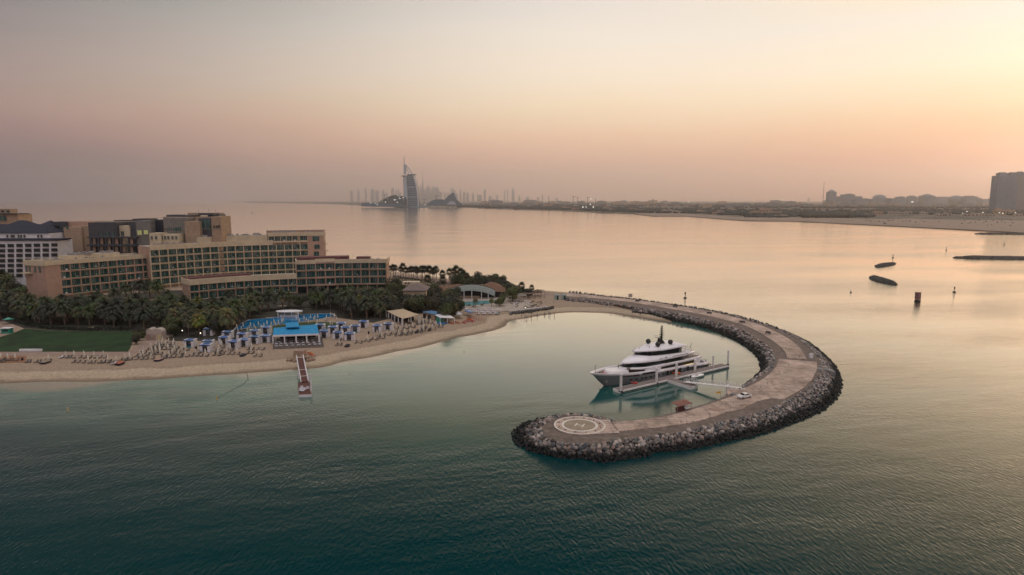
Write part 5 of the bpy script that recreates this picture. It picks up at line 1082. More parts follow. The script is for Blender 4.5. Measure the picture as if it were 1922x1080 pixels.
ap = V2([(1110,788.5),(1143,788.8),(1162,812.5),(1108,814)], ZC+.19); mb = MB(); mb.prism(xy(ap), ZC-.3, ZC+.19); tag(mb.build('helipad_apron', M_conc), kind='structure')
mb = MB()
for a, b in ((ap[0], ap[1]), (ap[1], ap[1].lerp(ap[2], .14)), (ap[2].lerp(ap[3], 0), ap[3]), (ap[2], ap[2].lerp(ap[1], .12))): mb.bar(a+Vector((0,0,.01)), b+Vector((0,0,.01)), .22, .02)
tag(mb.build('apron_edge_line', M_paint), 'thin white edge line bounding the paved apron beside the helipad', 'painted line')
# ------------------------------------------------------------------ docks
DA = P(1163,735,.8); th = math.radians(34.91); dv = Vector((math.cos(th), math.sin(th), 0)); dn = Vector((-math.sin(th), math.cos(th), 0))
dk = lambda s, p, z=0.0: Vector((DA.x+dv.x*s+dn.x*p, DA.y+dv.y*s+dn.y*p, z))
M_plank = mat('grey brown dock planks', (.20,.155,.14), .85, .2, 1.2, stretch=(1,1,1), bump=.2); M_dockw = mat('pale dock edge', (.80,.76,.71), .7, .12, .6); M_pile = mat('white pile', (.74,.69,.66), .6, .15, .8); M_black = mat('black rubber', (.015,.015,.016), .6, .3, 2)
dock = empty('floating_dock', dk(0,0,0), 0, 'long floating dock with brown deck and pale edges alongside the yacht', 'dock')
mb = MB(); mb.bar(dk(.4,1.7,.45), dk(54.4,1.7,.45), 3.4, .9); bld(mb, 'pontoon', M_dockw, dock)
mb = MB(); mb.bar(dk(.6,1.75,.93), dk(54.2,1.75,.93), 2.9, .06); bld(mb, 'deck', M_plank, dock)
mb = MB(); mb.bar(dk(.3,-.06,.25), dk(54.5,-.06,.25), .08, .3); bld(mb, 'dark_fender_strip', M_black, dock)
F0, F1 = P(1250,709.5,.8), P(1303,726,.8); fd = (F1-F0).normalized()
fng = empty('finger_dock', F1, 0, 'short dock branch running from the long dock towards the gangway', 'dock')
mb = MB(); mb.bar(Vector((F0.x,F0.y,.44))+fd*1.0, Vector((F1.x,F1.y,.44)), 3.4, .88); bld(mb, 'pontoon', M_dockw, fng); mb = MB(); mb.bar(Vector((F0.x,F0.y,.94))+fd*.2, Vector((F1.x,F1.y,.94))-fd*.2, 2.9, .06); bld(mb, 'deck', M_plank, fng)
for i, (u, v, vt, lab) in enumerate([(1165,738,705,'white mooring pile with pointed cap at the near end of the dock'),(1232,722,694,'white pile standing where the dock passes the yacht bow section'),(1269,712,685,'white pile beside the corner of the dock branch'),(1304,702,678,'white pile between the dock branch and the small tender'),(1338,694,671,'white pile beyond the small tender'),(1366,688,661,'white pile at the far right end of the dock')]):
    p = P(u, v, 0); zt = ZT(p, vt); r = empty('mooring_pile', p, 0, lab, 'pile', 'mooring piles of the dock'); rr = .42 if i < 4 else .32
    mb = MB(); mb.tube((0,0,-2), (0,0,zt), rr, n=14); mb.build('shaft', M_pile, r); mb = MB(); mb.lathe((0,0,zt), [(rr*1.12,0),(rr*.9,.35),(.02,1.0)], 14); mb.build('cap', M_pile, r); mb = MB(); mb.lathe((0,0,.5), [(rr*1.7,0),(rr*1.7,.35),(rr*1.1,.4)], 12); mb.build('guide_collar', M_black, r)
# gangway
gw = empty('truss_gangway', P(1398,727,0), 0, 'pale truss gangway climbing from the dock branch to the breakwater plaza', 'gangway'); G0 = dk(29.6,1.4,0); G0 = P(1286,717,1.2); G1 = P(1398,729.5,ZC+.3); t_ = (G1-G0).normalized(); n_ = Vector((-t_.y,t_.x,0)).normalized()
mb = MB(); mb.bar(G0, G1, 1.7, .14); bld(mb, 'walkway', M_dockw, gw)
for s in (-1,1):
    mb = MB(); o_ = n_*s*.85; up = Vector((0,0,1.15)); N_ = 22; mb.bar(G0+o_, G1+o_, .12, .16); mb.bar(G0+o_+up, G1+o_+up, .1, .1)
    for k in range(N_):
        a, b = G0.lerp(G1, k/N_)+o_, G0.lerp(G1, (k+1)/N_)+o_; mb.bar(a, a+up, .07); mb.bar(a, b+up, .05) if k % 2 else mb.bar(a+up, b, .05)
    bld(mb, 'side_truss', M_pile, gw)
p = P(1366,739,0); mb = MB(); mb.box((p.x,p.y,1.2), (.9,.9,3.2)); bld(mb, 'support_pier', M_dockw, gw)
# small tender at the dock
td = empty('small_tender', dk(35.5,-1.2,0), th, 'small white flat open boat tied against the outer side of the dock', 'boat')
mb = MB(); secs = []
for x, w, zk in ((-3.4,1.15,.1),(-1,1.25,.05),(1.5,1.15,.05),(2.8,.8,.15),(3.7,.12,.35)): secs += [(x,-w,.62),(x,-w*.75,zk-.25),(x,w*.75,zk-.25),(x,w,.62)]
mb.add(secs, [(i*4+j, i*4+j+1, i*4+5+j, i*4+4+j) for i in range(4) for j in range(3)]+[(0,3,2,1)], 0, True); mb.build('hull', M_white, td)
mb = MB(); mb.prism([(-3.2,-1.0),(2.4,-.9),(3.3,0),(2.4,.9),(-3.2,1.0)], .4, .5); mb.build('deck', M_dockw, td); mb = MB(); mb.box((-.3,0,.95), (.7,.6,.9)); mb.build('console', M_white, td); mb = MB(); mb.box((-3.4,0,.7), (.4,.35,.8)); mb.build('outboard_motor', M_black, td)
# ------------------------------------------------------------------ yacht
ya = dk(2.3+47, 9.5, 0); yt = empty('motor_yacht', ya, th+math.pi, 'large white four deck motor yacht with black window bands and tall black mast', 'yacht')
M_hull = mat('warm grey hull paint', (.25,.255,.265), .25, .06, .4, ior=1.5); M_yw = mat('white yacht gelcoat', (.84,.80,.81), .3, .05, .4); M_ygl = mat('black yacht glass', (.006,.007,.009), .12, .2, .4); M_teak = mat('teak deck', (.24,.165,.11), .8, .15, 1.5); M_strip = mat('warm deck lighting', (1,.8,.4), .5, 0, 1, emit=(1,.72,.30,1), estr=.75)
def outline(x0, x1, w, nose, n=14, aft=.12, wa=None, pw=2.2):
    """deck plan: port side from stern to bow then back; local x forward, y to port"""
    wa = wa or w; pts = []
    for i in range(n+1):
        f = i/n; x = x0+(x1-x0)*(1-(1-f)**1.35); g = max(0, (x-(x1-nose))/nose); ww = w*(1-g**pw)**(1/1.15) if g < 1 else 0; ww = min(ww, wa+(w-wa)*min(1, (x-x0)/6)); 
        pts.append((x, max(ww, .02)))
    return [(x, y) for x, y in pts]+[(x, -y) for x, y in pts[::-1]]
def loft(name, secs, m, root=yt, smooth=True, cap=True, edge=None):
    """secs: (outline, z or function of x)"""
    mb = MB(); n = len(secs[0][0]); vs = []
    for o, z in secs: vs += [(x, y, z(x) if callable(z) else z) for x, y in o]
    fs = [(k*n+(i+1) % n, k*n+i, (k+1)*n+i, (k+1)*n+(i+1) % n) for k in range(len(secs)-1) for i in range(n)]; mb.add([(v) for v in vs], [f for f in fs], 0, smooth)
    if cap:
        h = n//2; b = (len(secs)-1)*n; mb.add(vs[b:b+n], [(i, n-1-i, n-2-i, i+1)[::-1] for i in range(h-1)], 0, False); mb.add(vs[:n], [(i, n-1-i, n-2-i, i+1) for i in range(h-1)], 0, False)
    return mb.build(name, m, root)
sheer = lambda x: 2.9+max(0, x-34)*.085+max(0, x-44)*.03
sh2 = lambda x: np.interp(x, [0,8,12,27,33,40,48,54], [2.2,2.6,3.0,3.3,3.9,4.2,4.75,5.3]).item()
loft('hull', [(outline(.5,46.8,4.3,20,pw=1.7),-1.0),(outline(.3,47.4,4.7,20,pw=1.75),.2),(outline(.2,49.6,5.1,20,pw=1.9),lambda x:1.6+max(0,x-30)*.02),(outline(0,51.8,5.25,20,pw=2.0),lambda x:sh2(x)-.9)], M_hull, cap=True)
loft('bulwark', [(outline(.05,51.9,5.27,20,pw=2.0),lambda x:sh2(x)-.88),(outline(.0,53.7,5.4,19,pw=2.1),lambda x:sh2(x)+.05),(outline(.3,53.2,5.1,19,pw=2.1),lambda x:sh2(x)+.05),(outline(.35,52.7,5.0,19,pw=2.1),lambda x:sh2(x)-.55)], M_yw, cap=False)
loft('main_deck', [(outline(.3,52.3,5.05,19,pw=2.1),lambda x:sh2(x)-.7),(outline(.3,52.3,5.05,19,pw=2.1),lambda x:sh2(x)-.6)], M_teak)
def side_panel(name, x0, x1, z0, z1, y, m, th_=.12, k=10, zf=None):
    """strip on both sides following a half-breadth function y(x)"""
    for s in (1, -1):
        mb = MB(); xs2 = [x0+(x1-x0)*i/k for i in range(k+1)]; vs = []
        for x in xs2: yy = y(x); dz = zf(x) if zf else 0; vs += [(x, s*yy, z0+dz), (x, s*yy, z1+dz), (x, s*(yy-th_), z1+dz), (x, s*(yy-th_), z0+dz)]
        mb.add(vs, [(i*4+j, i*4+(j+1) % 4, i*4+4+(j+1) % 4, i*4+4+j) for i in range(k) for j in range(4)]+[(0,1,2,3),(k*4+3,k*4+2,k*4+1,k*4)]); mb.build(name, m, yt)
def hb(x0, x1, w, nose, pw): return lambda x: w*(1-max(0, (x-(x1-nose))/nose)**pw)**(1/1.15) if x < x1 else .02
hw = hb(0, 51.0, 5.3, 20, 2.0)
side_panel('hull_window', 36, 43.2, 2.7, 3.35, lambda x: hw(x)+.06, M_ygl, zf=lambda x: (x-36)*.05); side_panel('hull_window', 27.6, 34.8, 2.55, 3.2, lambda x: hw(x)+.06, M_ygl, zf=lambda x: (x-27)*.03)
for x in (38.6,36.4,34.2,32.6,30.2,28.4,26.4,24.2,20.5,17): side_panel('porthole', x, x+.8, 1.35, 1.75, lambda q: hb(0,50.0,5.2,20,1.95)(q)+.07, M_ygl, k=1)
for s in (1,-1):
    mb = MB(); mb.box((47.2, s*1.25, 1.75), (.9,.5,.7)); mb.build('anchor_pocket', M_unit, yt)
# main deck saloon, open side deck band with warm strip light
loft('saloon_glass', [(outline(8,33,4.55,8,wa=4.5),2.5),(outline(8,33,4.5,8),4.35)], M_ygl); side_panel('deck_light_strip', 7.5, 25.8, 2.98, 3.1, lambda x: 5.36, M_strip)
loft('upper_deck_belt', [(outline(6,39,5.15,12,wa=4.9,pw=2.4),4.1),(outline(4.6,40.2,5.35,12.5,wa=5.0,pw=2.4),lambda x:4.45),(outline(4.6,40.2,5.35,12.5,wa=5.0,pw=2.4),lambda x:4.95+max(0,(26-abs(x-26))*.006)),(outline(5.2,39.6,5.1,12,wa=4.8,pw=2.4),5.0)], M_yw)
side_panel('belt_support', 26, 33.6, 3.2, 4.45, lambda x: 5.38-max(0,x-29)*.03, M_yw); side_panel('belt_fashion_plate', 5.5, 8, 2.5, 4.4, lambda x: 5.2, M_yw)
loft('upper_glass', [(outline(12.5,38.6,4.6,9,pw=2.4),4.9),(outline(12.5,38.9,4.75,9,pw=2.4),6.35)], M_ygl)
loft('bridge_deck_belt', [(outline(8.6,40.0,5.0,15,wa=4.6,pw=2.1),6.25),(outline(7.8,40.2,5.15,15,wa=4.7,pw=2.1),6.5),(outline(8,38.2,5.0,14,wa=4.6,pw=2.1),lambda x:7.1),(outline(9.5,33.4,4.35,9,wa=4.2,pw=2.3),lambda x:7.3+max(0,x-14)*.055)], M_yw)
side_panel('belt_slot', 14, 24, 5.15, 5.32, lambda x: 5.37, M_ygl, k=4); side_panel('belt_slot', 12, 20, 6.85, 7.0, lambda x: 5.1, M_dark, k=4)
loft('wheelhouse_glass', [(outline(14.3,32.6,3.95,7,pw=2.6),7.2),(outline(14.3,33.0,4.15,7,pw=2.6),9.45)], M_ygl)
loft('hardtop', [(outline(11.8,34.0,4.4,12,wa=4.0,pw=1.9),9.35),(outline(11.4,34.6,4.6,12,wa=4.2,pw=1.9),9.6),(outline(12.8,32.8,4.1,11,wa=3.7,pw=1.9),10.1),(outline(14.5,29.5,2.9,9,wa=2.4,pw=1.9),10.6)], M_yw)
for x, w, z in ((6,4.6,5.0),(9.4,4.3,7.2)): loft('aft_deck', [(outline(x-.6,x+8,w,2),z),(outline(x-.6,x+8,w,2),z+.08)], M_teak)
for x, z, w, x1 in ((4.9,5.05,4.85,12),(8.2,7.25,4.5,14)):
    mb = MB(); pr = [(x1,w,z),(x+1,w,z),(x,w*.8,z),(x,-w*.8,z),(x+1,-w,z),(x1,-w,z)]
    for a, b in zip(pr[:-1], pr[1:]):
        a, b = Vector(a), Vector(b); mb.bar(a+Vector((0,0,.9)), b+Vector((0,0,.9)), .06); mb.bar(a+Vector((0,0,.5)), b+Vector((0,0,.5)), .03); k_ = max(2, int((b-a).length))
        for i in range(k_): q = a.lerp(b, i/k_); mb.bar(q, q+Vector((0,0,.9)), .05)
    mb.build('railing', M_pile, yt)
for s in (1,-1):
    for x, z0_, z1_ in ((13.2,7.3,9.5),(10.4,5.1,6.4),(6.6,3,4.2)): mb = MB(); mb.bar((x,s*4.2,z0_), (x-1.2 if z0_ > 7 else x,s*4.3,z1_), .25,.12); mb.build('strut', M_yw, yt)
    for x in (9,12.5,16.4,19.6,22.8): mb = MB(); mb.tube((x,s*5.6,1.0), (x,s*5.6,2.4), .38, n=10); mb.build('fender', M_black, yt)
mb = MB(); mb.box((-.9,0,.6), (2.4,8.4,.3)); mb.build('swim_platform', M_teak, yt); mb = MB(); mb.box((1.6,0,1.7), (3,8.6,2.0), 0, 0, .86); mb.build('transom', M_hull, yt)
for s in (1,-1): mb = MB(); [mb.box((-.2+i*.55,s*3.6,.8+i*.42), (.6,1.5,.42)) for i in range(5)]; mb.build('stern_stair', M_yw, yt)
# foredeck
loft('tender_hatch', [(outline(38.4,46.6,2.7,3.5,pw=3),lambda x:sh2(x)-.6),(outline(38.6,46.2,2.5,3.3,pw=3),lambda x:sh2(x)+.25)], M_yw)
mb = MB(); mb.box((37.8,0,4.7), (1.6,5.0,.7)); mb.build('foredeck_sofa', M_cush, yt)
for s in (1,-1): mb = MB(); mb.lathe((48.2,s*.9,4.2), [(.35,0),(.35,.5),(.15,.7)], 10); mb.box((47.2,s*1.1,4.4), (.7,.3,.3)); mb.build('anchor_windlass', M_red if s == 1 else M_unit, yt)
mb = MB(); mb.tube((51,0,4.6), (51,0,7.6), .08, n=6); mb.build('jack_staff', M_black, yt)
mb = MB(); mb.bar((9.4,3.6,8.0),(8.6,3.6,9.9),.12); mb.build('ensign_staff', M_black, yt)
# mast and domes
M_mast = mat('black mast paint', (.012,.013,.015), .35, .2, 1)
mb = MB(); mb.box((20.8,0,11.1), (3.4,1.5,1.2), 0, 0, .6); mb.box((21.2,0,12.1), (1.2,1.0,1.4), 0, 0, .7); mb.tube((20.2,0,10.8), (20.2,0,16.6), .42, .16, 8)
for z, w in ((12.9,1.1),(13.7,1.5),(14.5,1.1),(15.2,.9),(15.9,.7)): mb.box((20.2,0,z), (.25,w*1.6,.12)); mb.box((20.35,0,z), (w,.2,.12)); mb.lathe((20.5+w*.4,0,z+.05), [(.16,0),(.2,.2),(.05,.35)], 8)
mb.lathe((20.2,0,16.5), [(.28,0),(.3,.25),(.1,.45)], 8); mb.build('mast', M_mast, yt)
mb = MB(); mb.bar((22.2,-1.3,12.9), (22.2,1.3,12.9), .22,.14); mb.bar((22.9,-.9,13.5),(21.6,.9,13.5),.1); mb.build('radar_bar', M_unit, yt)
for x, y_ in ((24.0,-2.6),(24.8,2.5),(18.6,2.6)):
    mb = MB(); mb.lathe((x,y_,10.3), [(.35,-.3),(.45,.3),(.78,.65),(.9,1.1),(.75,1.55),(.4,1.85),(.02,1.95)], 14); mb.build('satellite_dome', M_mast, yt)
for x, y_ in ((28,1.6),(29.5,-.8),(31.5,.4)): mb = MB(); mb.lathe((x,y_,10.1), [(.06,0),(.06,.5),(.16,.55),(.16,.7),(.02,.75)], 8); mb.build('small_antenna', M_unit, yt)
M_let = mat('brushed letters', (.25,.24,.24), .4, .1, 1)
for j, x in enumerate((26.3,25.9,25.4,24.9,24.2)): mb = MB(); mb.box((x, 5.0, 6.95), (.25,.1,.3)); mb.build('name_letter', M_let, yt)
mb = MB(); mb.box((23.3,5.05,7.05), (.8,.1,.28)); mb.build('crest', M_black, yt)
for x, y_, z_, m_, nm in ((19.5,6.2,1.25,M_or,'orange_gear'),(40.2,6.0,1.2,M_red,'red_gear')):
    p = yt.location+Vector((math.cos(th+math.pi)*x-math.sin(th+math.pi)*y_*1.05, math.sin(th+math.pi)*x+math.cos(th+math.pi)*y_*1.05, 0)); mb = MB()
    for k in range(5): mb.box((p.x+rnd.uniform(-1,1), p.y+rnd.uniform(-.5,.5), z_+rnd.uniform(0,.35)), (rnd.uniform(.4,.9), rnd.uniform(.3,.7), .4), rnd.uniform(0,3))
    tag(mb.build('kayak_gear' if m_ is M_or else 'fender_heap', m_), 'pile of orange gear on the dock beside the yacht' if m_ is M_or else 'pile of red fenders on the dock beside the yacht bow', 'gear')
# ------------------------------------------------------------------ car
car = empty('parked_car', P(1397,747,ZC+.17), 0, 'small white saloon car parked on the paved arm beside the plaza', 'car')
cu = P(1397,747,ZC+.17); car.rotation_euler[2] = math.radians(205)
M_carw = mat('white car paint', (.75,.73,.70), .25, .03, 1)
prof = [(-2.15,.35),(-2.2,.75),(-2.1,.98),(-1.55,1.05),(-1.0,1.38),(-.2,1.46),(.45,1.38),(1.05,1.0),(1.9,.88),(2.2,.7),(2.22,.35)]
mb = MB(); n_ = len(prof); vs = []
for yy, k in ((-.86,.0),(-.78,1),(.78,1),(.86,0)):
    for x, z in prof: vs.append((x, yy*(.86 if z > 1.1 else 1), z if (k or z < 1.0) else z-.04))
mb.add(vs, [(r*n_+i, r*n_+(i+1) % n_, (r+1)*n_+(i+1) % n_, (r+1)*n_+i) for r in range(3) for i in range(n_)]+[tuple(range(n_))[::-1], tuple(range(3*n_, 4*n_))], 0, False); mb.build('body', M_carw, car)
mb = MB()
for s in (-1,1): mb.add([(-1.35,s*.845,1.03),(.85,s*.845,1.03),(.4,s*.765,1.34),(-.95,s*.765,1.34)], [(0,1,2,3) if s < 0 else (3,2,1,0)])
mb.add([(.5,-.68,1.375),(.5,.68,1.375),(1.02,.76,1.04),(1.02,-.76,1.04)], [(0,3,2,1)]); mb.add([(-1.02,-.68,1.39),(-1.02,.68,1.39),(-1.54,.74,1.08),(-1.54,-.74,1.08)], [(0,1,2,3)]); mb.v = [(x, y, z+.012) for x, y, z in mb.v]; mb.build('windows', M_ygl, car)
for x in (-1.35,1.4):
    for s in (-1,1):
        mb = MB(); mb.tube((x,s*.72,.33), (x,s*.9,.33), .33, n=14); w_ = mb.build('wheel', M_black, car); mb = MB(); mb.tube((x,s*.9,.33), (x,s*.915,.33), .2, n=10); mb.build('rim', M_unit, w_)
for s in (-1,1): mb = MB(); mb.box((2.17,s*.6,.7), (.12,.35,.16)); mb.build('headlight', M_unit, car); mb = MB(); mb.box((-2.15,s*.62,.82), (.1,.3,.16)); mb.build('tail_light', M_red, car)
# ------------------------------------------------------------------ sun shelter, posts, signs on the breakwater
ssr = empty('sun_shelter', P(1286,776,ZC), 0, 'small red roofed sun shelter with red chairs on the narrow paved arm', 'shelter')
a, b = P(1271,775,ZC), P(1297,769,ZC); t_ = (b-a).normalized(); n_ = Vector((-t_.y,t_.x,0))*2.3
mb = MB(); zz_ = Vector((0,0,1.95)); mb.add([a+zz_-n_*.2, b+zz_-n_*.2, b+n_+zz_+Vector((0,0,.35)), a+n_+zz_+Vector((0,0,.35))]+[q+Vector((0,0,-.12)) for q in (a+zz_-n_*.2, b+zz_-n_*.2, b+n_+zz_+Vector((0,0,.35)), a+n_+zz_+Vector((0,0,.35)))], [(0,1,2,3),(7,6,5,4),(0,4,5,1),(1,5,6,2),(2,6,7,3),(3,7,4,0)]); bld(mb, 'roof', mat('dusty red roof', (.22,.095,.07), .8, .15, 1), ssr)
for q in (a, b, a+n_, b+n_): mb = MB(); mb.box((q.x,q.y,ZC+1.2), (.12,.12,1.95)); bld(mb, 'post', M_pinkd, ssr)
for k in range(5):
    q = a.lerp(b, .1+k*.13)+n_*.3; mb = MB(); mb.box((q.x,q.y,ZC+.5), (.6,.6,.12)); mb.box((q.x,q.y+.3,ZC+.85), (.6,.08,.6)); mb.box((q.x,q.y,ZC+.25),(.5,.5,.4)); bld(mb, 'chair', M_maroon, ssr)
q = a.lerp(b, .78)+n_*.3; mb = MB(); mb.box((q.x,q.y,ZC+.65), (1.3,1.0,.6)); bld(mb, 'cool_box', M_white, ssr)
yf = P(1352,756,ZC); r = empty('yellow_flag', yf, 0, 'yellow flag on a thin pole beside the gravel near the gangway', 'flag'); mb = MB(); mb.tube((0,0,0), (0,0,3.3), .05, n=6); mb.build('pole', M_pole, r)
mb = MB(); mb.add([(0,0,3.3),(-1.2,.1,3.15),(-1.3,-.1,2.6),(-.5,.1,2.75),(0,0,2.6)], [(0,1,2,3,4)]); mb.add([(0,.03,3.3),(-1.2,.13,3.15),(-1.3,-.07,2.6),(-.5,.13,2.75),(0,.03,2.6)], [(4,3,2,1,0)]); mb.build('cloth', mat('yellow cloth', (.62,.36,.04), .8, .15, 2), r)
pt = [(1353,751),(1373,744),(1332,758),(1261,776),(1278,795),(1289,796),(1332,781),(1371,768),(1480,674),(1480,688),(1463,702),(1440,722),(1448,718),(1427,728),(1500,672),(1332,787),(1467,659),(1475,655)]
for u, v in pt:
    p = P(u, v, ZC+.15); r = empty('path_bollard', p, 0, 'thin dark bollard light standing on the paved breakwater path', 'bollard', 'bollard lights along the breakwater'); mb = MB(); mb.tube((0,0,0), (0,0,.8), .05, n=8); mb.build('post', M_slate, r); mb = MB(); mb.lathe((0,0,.8), [(.08,0),(.08,.12),(.03,.15)], 8); mb.build('head', M_unit, r)
for u, v in [(1196,567),(1267,577.5),(1331,590),(1393,607),(1441,627)]:
    p = P(u, v, ZC+.15); r = empty('park_bench', p, math.radians(-30 if u < 1400 else -55), 'dark bench on the outer edge of the long curved breakwater path', 'bench', 'benches along the curved path')
    mb = MB(); mb.box((0,0,.45), (2.4,.6,.1)); mb.build('seat', M_slate, r); mb = MB(); mb.box((0,.3,.8), (2.4,.08,.6)); mb.build('backrest', M_slate, r)
    for s in (-1,1): mb = MB(); mb.box((s,0,.2), (.1,.5,.4)); mb.build('leg', M_slate, r)
p = P(1183,561.5,ZC); r = empty('sign_board', p, 0, 'grey square board on posts at the start of the long breakwater path', 'sign'); w = 4.6; zt = ZT(p, 552)
mb = MB(); mb.box((0,0,zt-ZC-.9), (2.3,.15,2.0)); mb.build('panel', M_roofd, r)
for s in (-1,1): mb = MB(); mb.box((s*.9,.1,(zt-ZC)/2-.4), (.12,.12,zt-ZC)); mb.build('post', M_slate, r)
p = P(1522,672,ZC); mb = MB(); mb.box((p.x,p.y,ZC+.7), (1.2,1.0,1.4)); mb.box((p.x+.1,p.y,ZC+1.5), (1.0,.8,.3)); tag(mb.build('utility_box', M_white), 'white utility box at the outer corner of the plaza', 'utility box')
# raised planter/step near the plaza
q = P(1345,768,ZC+.2); mb = MB(); mb.box((q.x,q.y,ZC+.24), (3.2,2.6,.12), .5); tag(mb.build('floor_hatch', M_pinkd), 'square brown floor hatch in the paving near the sun shelter', 'hatch')
mb = MB(); a, b = P(1346,760,ZC+.2), P(1371,772,ZC+.2)
for (a, b) in ((P(1343,754,ZC+.2), P(1371,768,ZC+.2)),): mb.bar(a+Vector((0,0,.9)), b+Vector((0,0,.9)), .07); [mb.bar(a.lerp(b, k/8), a.lerp(b, k/8)+Vector((0,0,.9)), .05) for k in range(9)]
tag(mb.build('hand_rail', M_perg), 'low brown hand rail beside the square floor hatch', 'rail')
# ------------------------------------------------------------------ buoys
def buoy(u, v, h, lab, cat='buoy', m=None, s=1.0, grp=None):
    p = P(u, v, 0); r = empty('marker_buoy', p, 0, lab, cat, grp); mb = MB(); mb.lathe((0,0,-.3), [(.9*s,0),(1.0*s,.5*s),(.8*s,.9*s),(.3*s,1.0*s)], 12); mb.build('float', m or M_dark, r)
    mb = MB(); mb.tube((0,0,.5*s), (0,0,h*.75), .2*s, .14*s, 8); mb.lathe((0,0,h*.62), [(.1*s,0),(.45*s,.1*s),(.45*s,h*.25),(.05*s,h*.38)], 8); mb.build('topmark', m or M_dark, r)
buoy(1286,560,4.0,'dark pillar buoy just beyond the curved breakwater'); buoy(1791,549,3.8,'dark buoy right of the striped beacon'); buoy(1776,470,3.6,'small dark buoy between the two long rock groynes'); buoy(1884.5,460,3.6,'small dark buoy near the right edge above the nearer groyne'); buoy(1676,484,3.6,'small dark buoy beside the upper rock islet')
buoy(1597,549,1.3,'low tilted dark buoy left of the striped beacon', s=.7); buoy(407,749,.9,'small yellow float off the beach left of the pier', 'float', mat('yellow plastic', (.5,.28,.04), .5, .1, 1), .42); buoy(127,770,.8,'small yellow float off the left part of the beach', 'float', mat('yellow plastic', (0,0,0)), .38); buoy(656,702,.6,'tiny orange float right of the pier', 'float', M_or, .3); buoy(871,661,.6,'tiny dark float in the lagoon off the beach', 'float', None, .35)
p = P(1722,566,0); r = empty('channel_beacon', p, 0, 'reddish lattice beacon on a round dark base out on the water', 'beacon'); zt = ZT(p, 549)
M_bred = mat('weathered red paint', (.26,.10,.09), .7, .25, 1); mb = MB(); mb.lathe((0,0,-.5), [(1.6,0),(1.7,1.1),(1.3,1.4)], 14); mb.build('base', M_dark, r); mb = MB(); mb.box((0,0,(zt+1.2)/2), (2.0,2.0,zt-1.2)); mb.build('cage', M_bred, r)
for s in (-1,1):
    for t2 in (-1,1): mb = MB(); mb.box((s*1.02,t2*1.02,(zt+1.2)/2), (.22,.22,zt-.8)); mb.build('corner_post', M_maroon, r)
for k in range(3): mb = MB(); mb.box((0,0,1.8+k*(zt-2)/3), (2.12,2.12,.2)); mb.build('band', M_unit, r)
# floating boom lines
for l, lab in (([(654,679),(690,668),(760,655),(830,640)],'line of tiny floats along the beach right of the pier'),([(463,700),(466,712),(456,722),(407,748)],'thin rope line running from the sand to the yellow float')):
    pts = arcpts([P(u, v, .03) for u, v in l], 46); mb = MB()
    for a in pts: mb.lathe((a.x,a.y,-.05), [(.05,0),(.11,.1),(.03,.2)], 5)
    tag(mb.build('float_line', M_dark), lab, 'float line')
# ------------------------------------------------------------------ islets and groynes
def islet(l, w0, lab, h=2.0, n=500):
    """spine of photo pixels, half width in metres"""
    pts = arcpts([P(u, v) for u, v in l], 40); VV, FF, CC = [], [], []; off = 0
    mb = MB(); 
    for i in range(n):
        k = rnd.randrange(40); f = k/40; w = w0*(.12+math.sin(math.pi*f)**.8) if w0 < 6.5 else w0*min(1, 3.2*f+.15); p = pts[k].lerp(pts[k+1], rnd.random()); q = rnd.uniform(-1,1); t_ = (pts[k+1]-pts[k]).normalized()
        c = (p.x-t_.y*q*w, p.y+t_.x*q*w, h*.75*(1-q*q)*min(1, 4*f+.3, 4*(1-f)+.3)-.5); v, f_ = stone(c, rnd.uniform(.8,1.5)*(w0/5)**.5); VV.append(v); FF.append(f_+off); off += len(v); cc = rnd.uniform(.5,1.4); CC.append(np.tile((.05*cc,.048*cc,.045*cc,1), (len(v),1)))
    return tag(np_mesh('rock_islet', np.vstack(VV), np.vstack(FF), M_rock, col=np.vstack(CC)), lab, 'rock islet')
islet([(1646,502),(1658,498.5),(1678,495)], 4.6, 'upper of two dark rock islets on the right of the water', 1.8); islet([(1636,521),(1652,527),(1680,535)], 4.4, 'lower larger rock islet on the right of the water', 2.6, 700)
islet([(1792,484.5),(1850,485.5),(1960,487)], 7, 'long low dark rock groyne entering from the right edge', 2.6, 1400); islet([(1831,439.5),(1880,440),(1960,441)], 9, 'more distant thin rock groyne near the right beach', 2.6, 900)
# ------------------------------------------------------------------ far coast
CO = [(470,381.0),(580,382.6),(640,384.2),(680,386.2),(718,388),(758,389.3),(800,389),(816,387.8),(860,388.3),(902,391),(970,394),(1048,396),(1124,400),(1189,402),(1228,406),(1290,406),(1361,411.5),(1406,414.3),(1481,415),(1507,416),(1556,418.4),(1659,423.3),(1778,429.3),(1878,434.4),(2000,441),(2100,448)]
co = [P(u, v, 0) for u, v in CO]; poly = [(p.x, p.y) for p in co]+[(28000, 2500), (28000, 30000), (-13000, 30000)]
M_far = bpy.data.materials.new('far land'); M_far.use_nodes = True; t = M_far.node_tree; b = t.nodes['Principled BSDF']; ge = t.nodes.new('ShaderNodeNewGeometry'); n1 = t.nodes.new('ShaderNodeTexNoise'); n1.inputs['Scale'].default_value = .012; n1.inputs['Detail'].default_value = 8; t.links.new(ge.outputs['Position'], n1.inputs[0])
t.links.new(ramp_n(t, n1.outputs[0], [(.35,(.02,.03,.03,1)),(.5,(.05,.052,.048,1)),(.62,(.20,.155,.12,1))]), b.inputs['Base Color']); b.inputs['Roughness'].default_value = .95
mb = MB(); mb.prism(poly, -1, 1.5); tag(mb.build('coastal_land', M_far), kind='structure')
M_fs = mat('distant beach sand', (.25,.185,.145), .95, .2, .03)
BACKB = [(1200,400.5),(1290,401),(1361,406),(1420,408.5),(1507,408.5),(1560,409.5),(1620,411),(1700,411.5),(1800,413),(1900,414),(2000,416),(2100,418)]
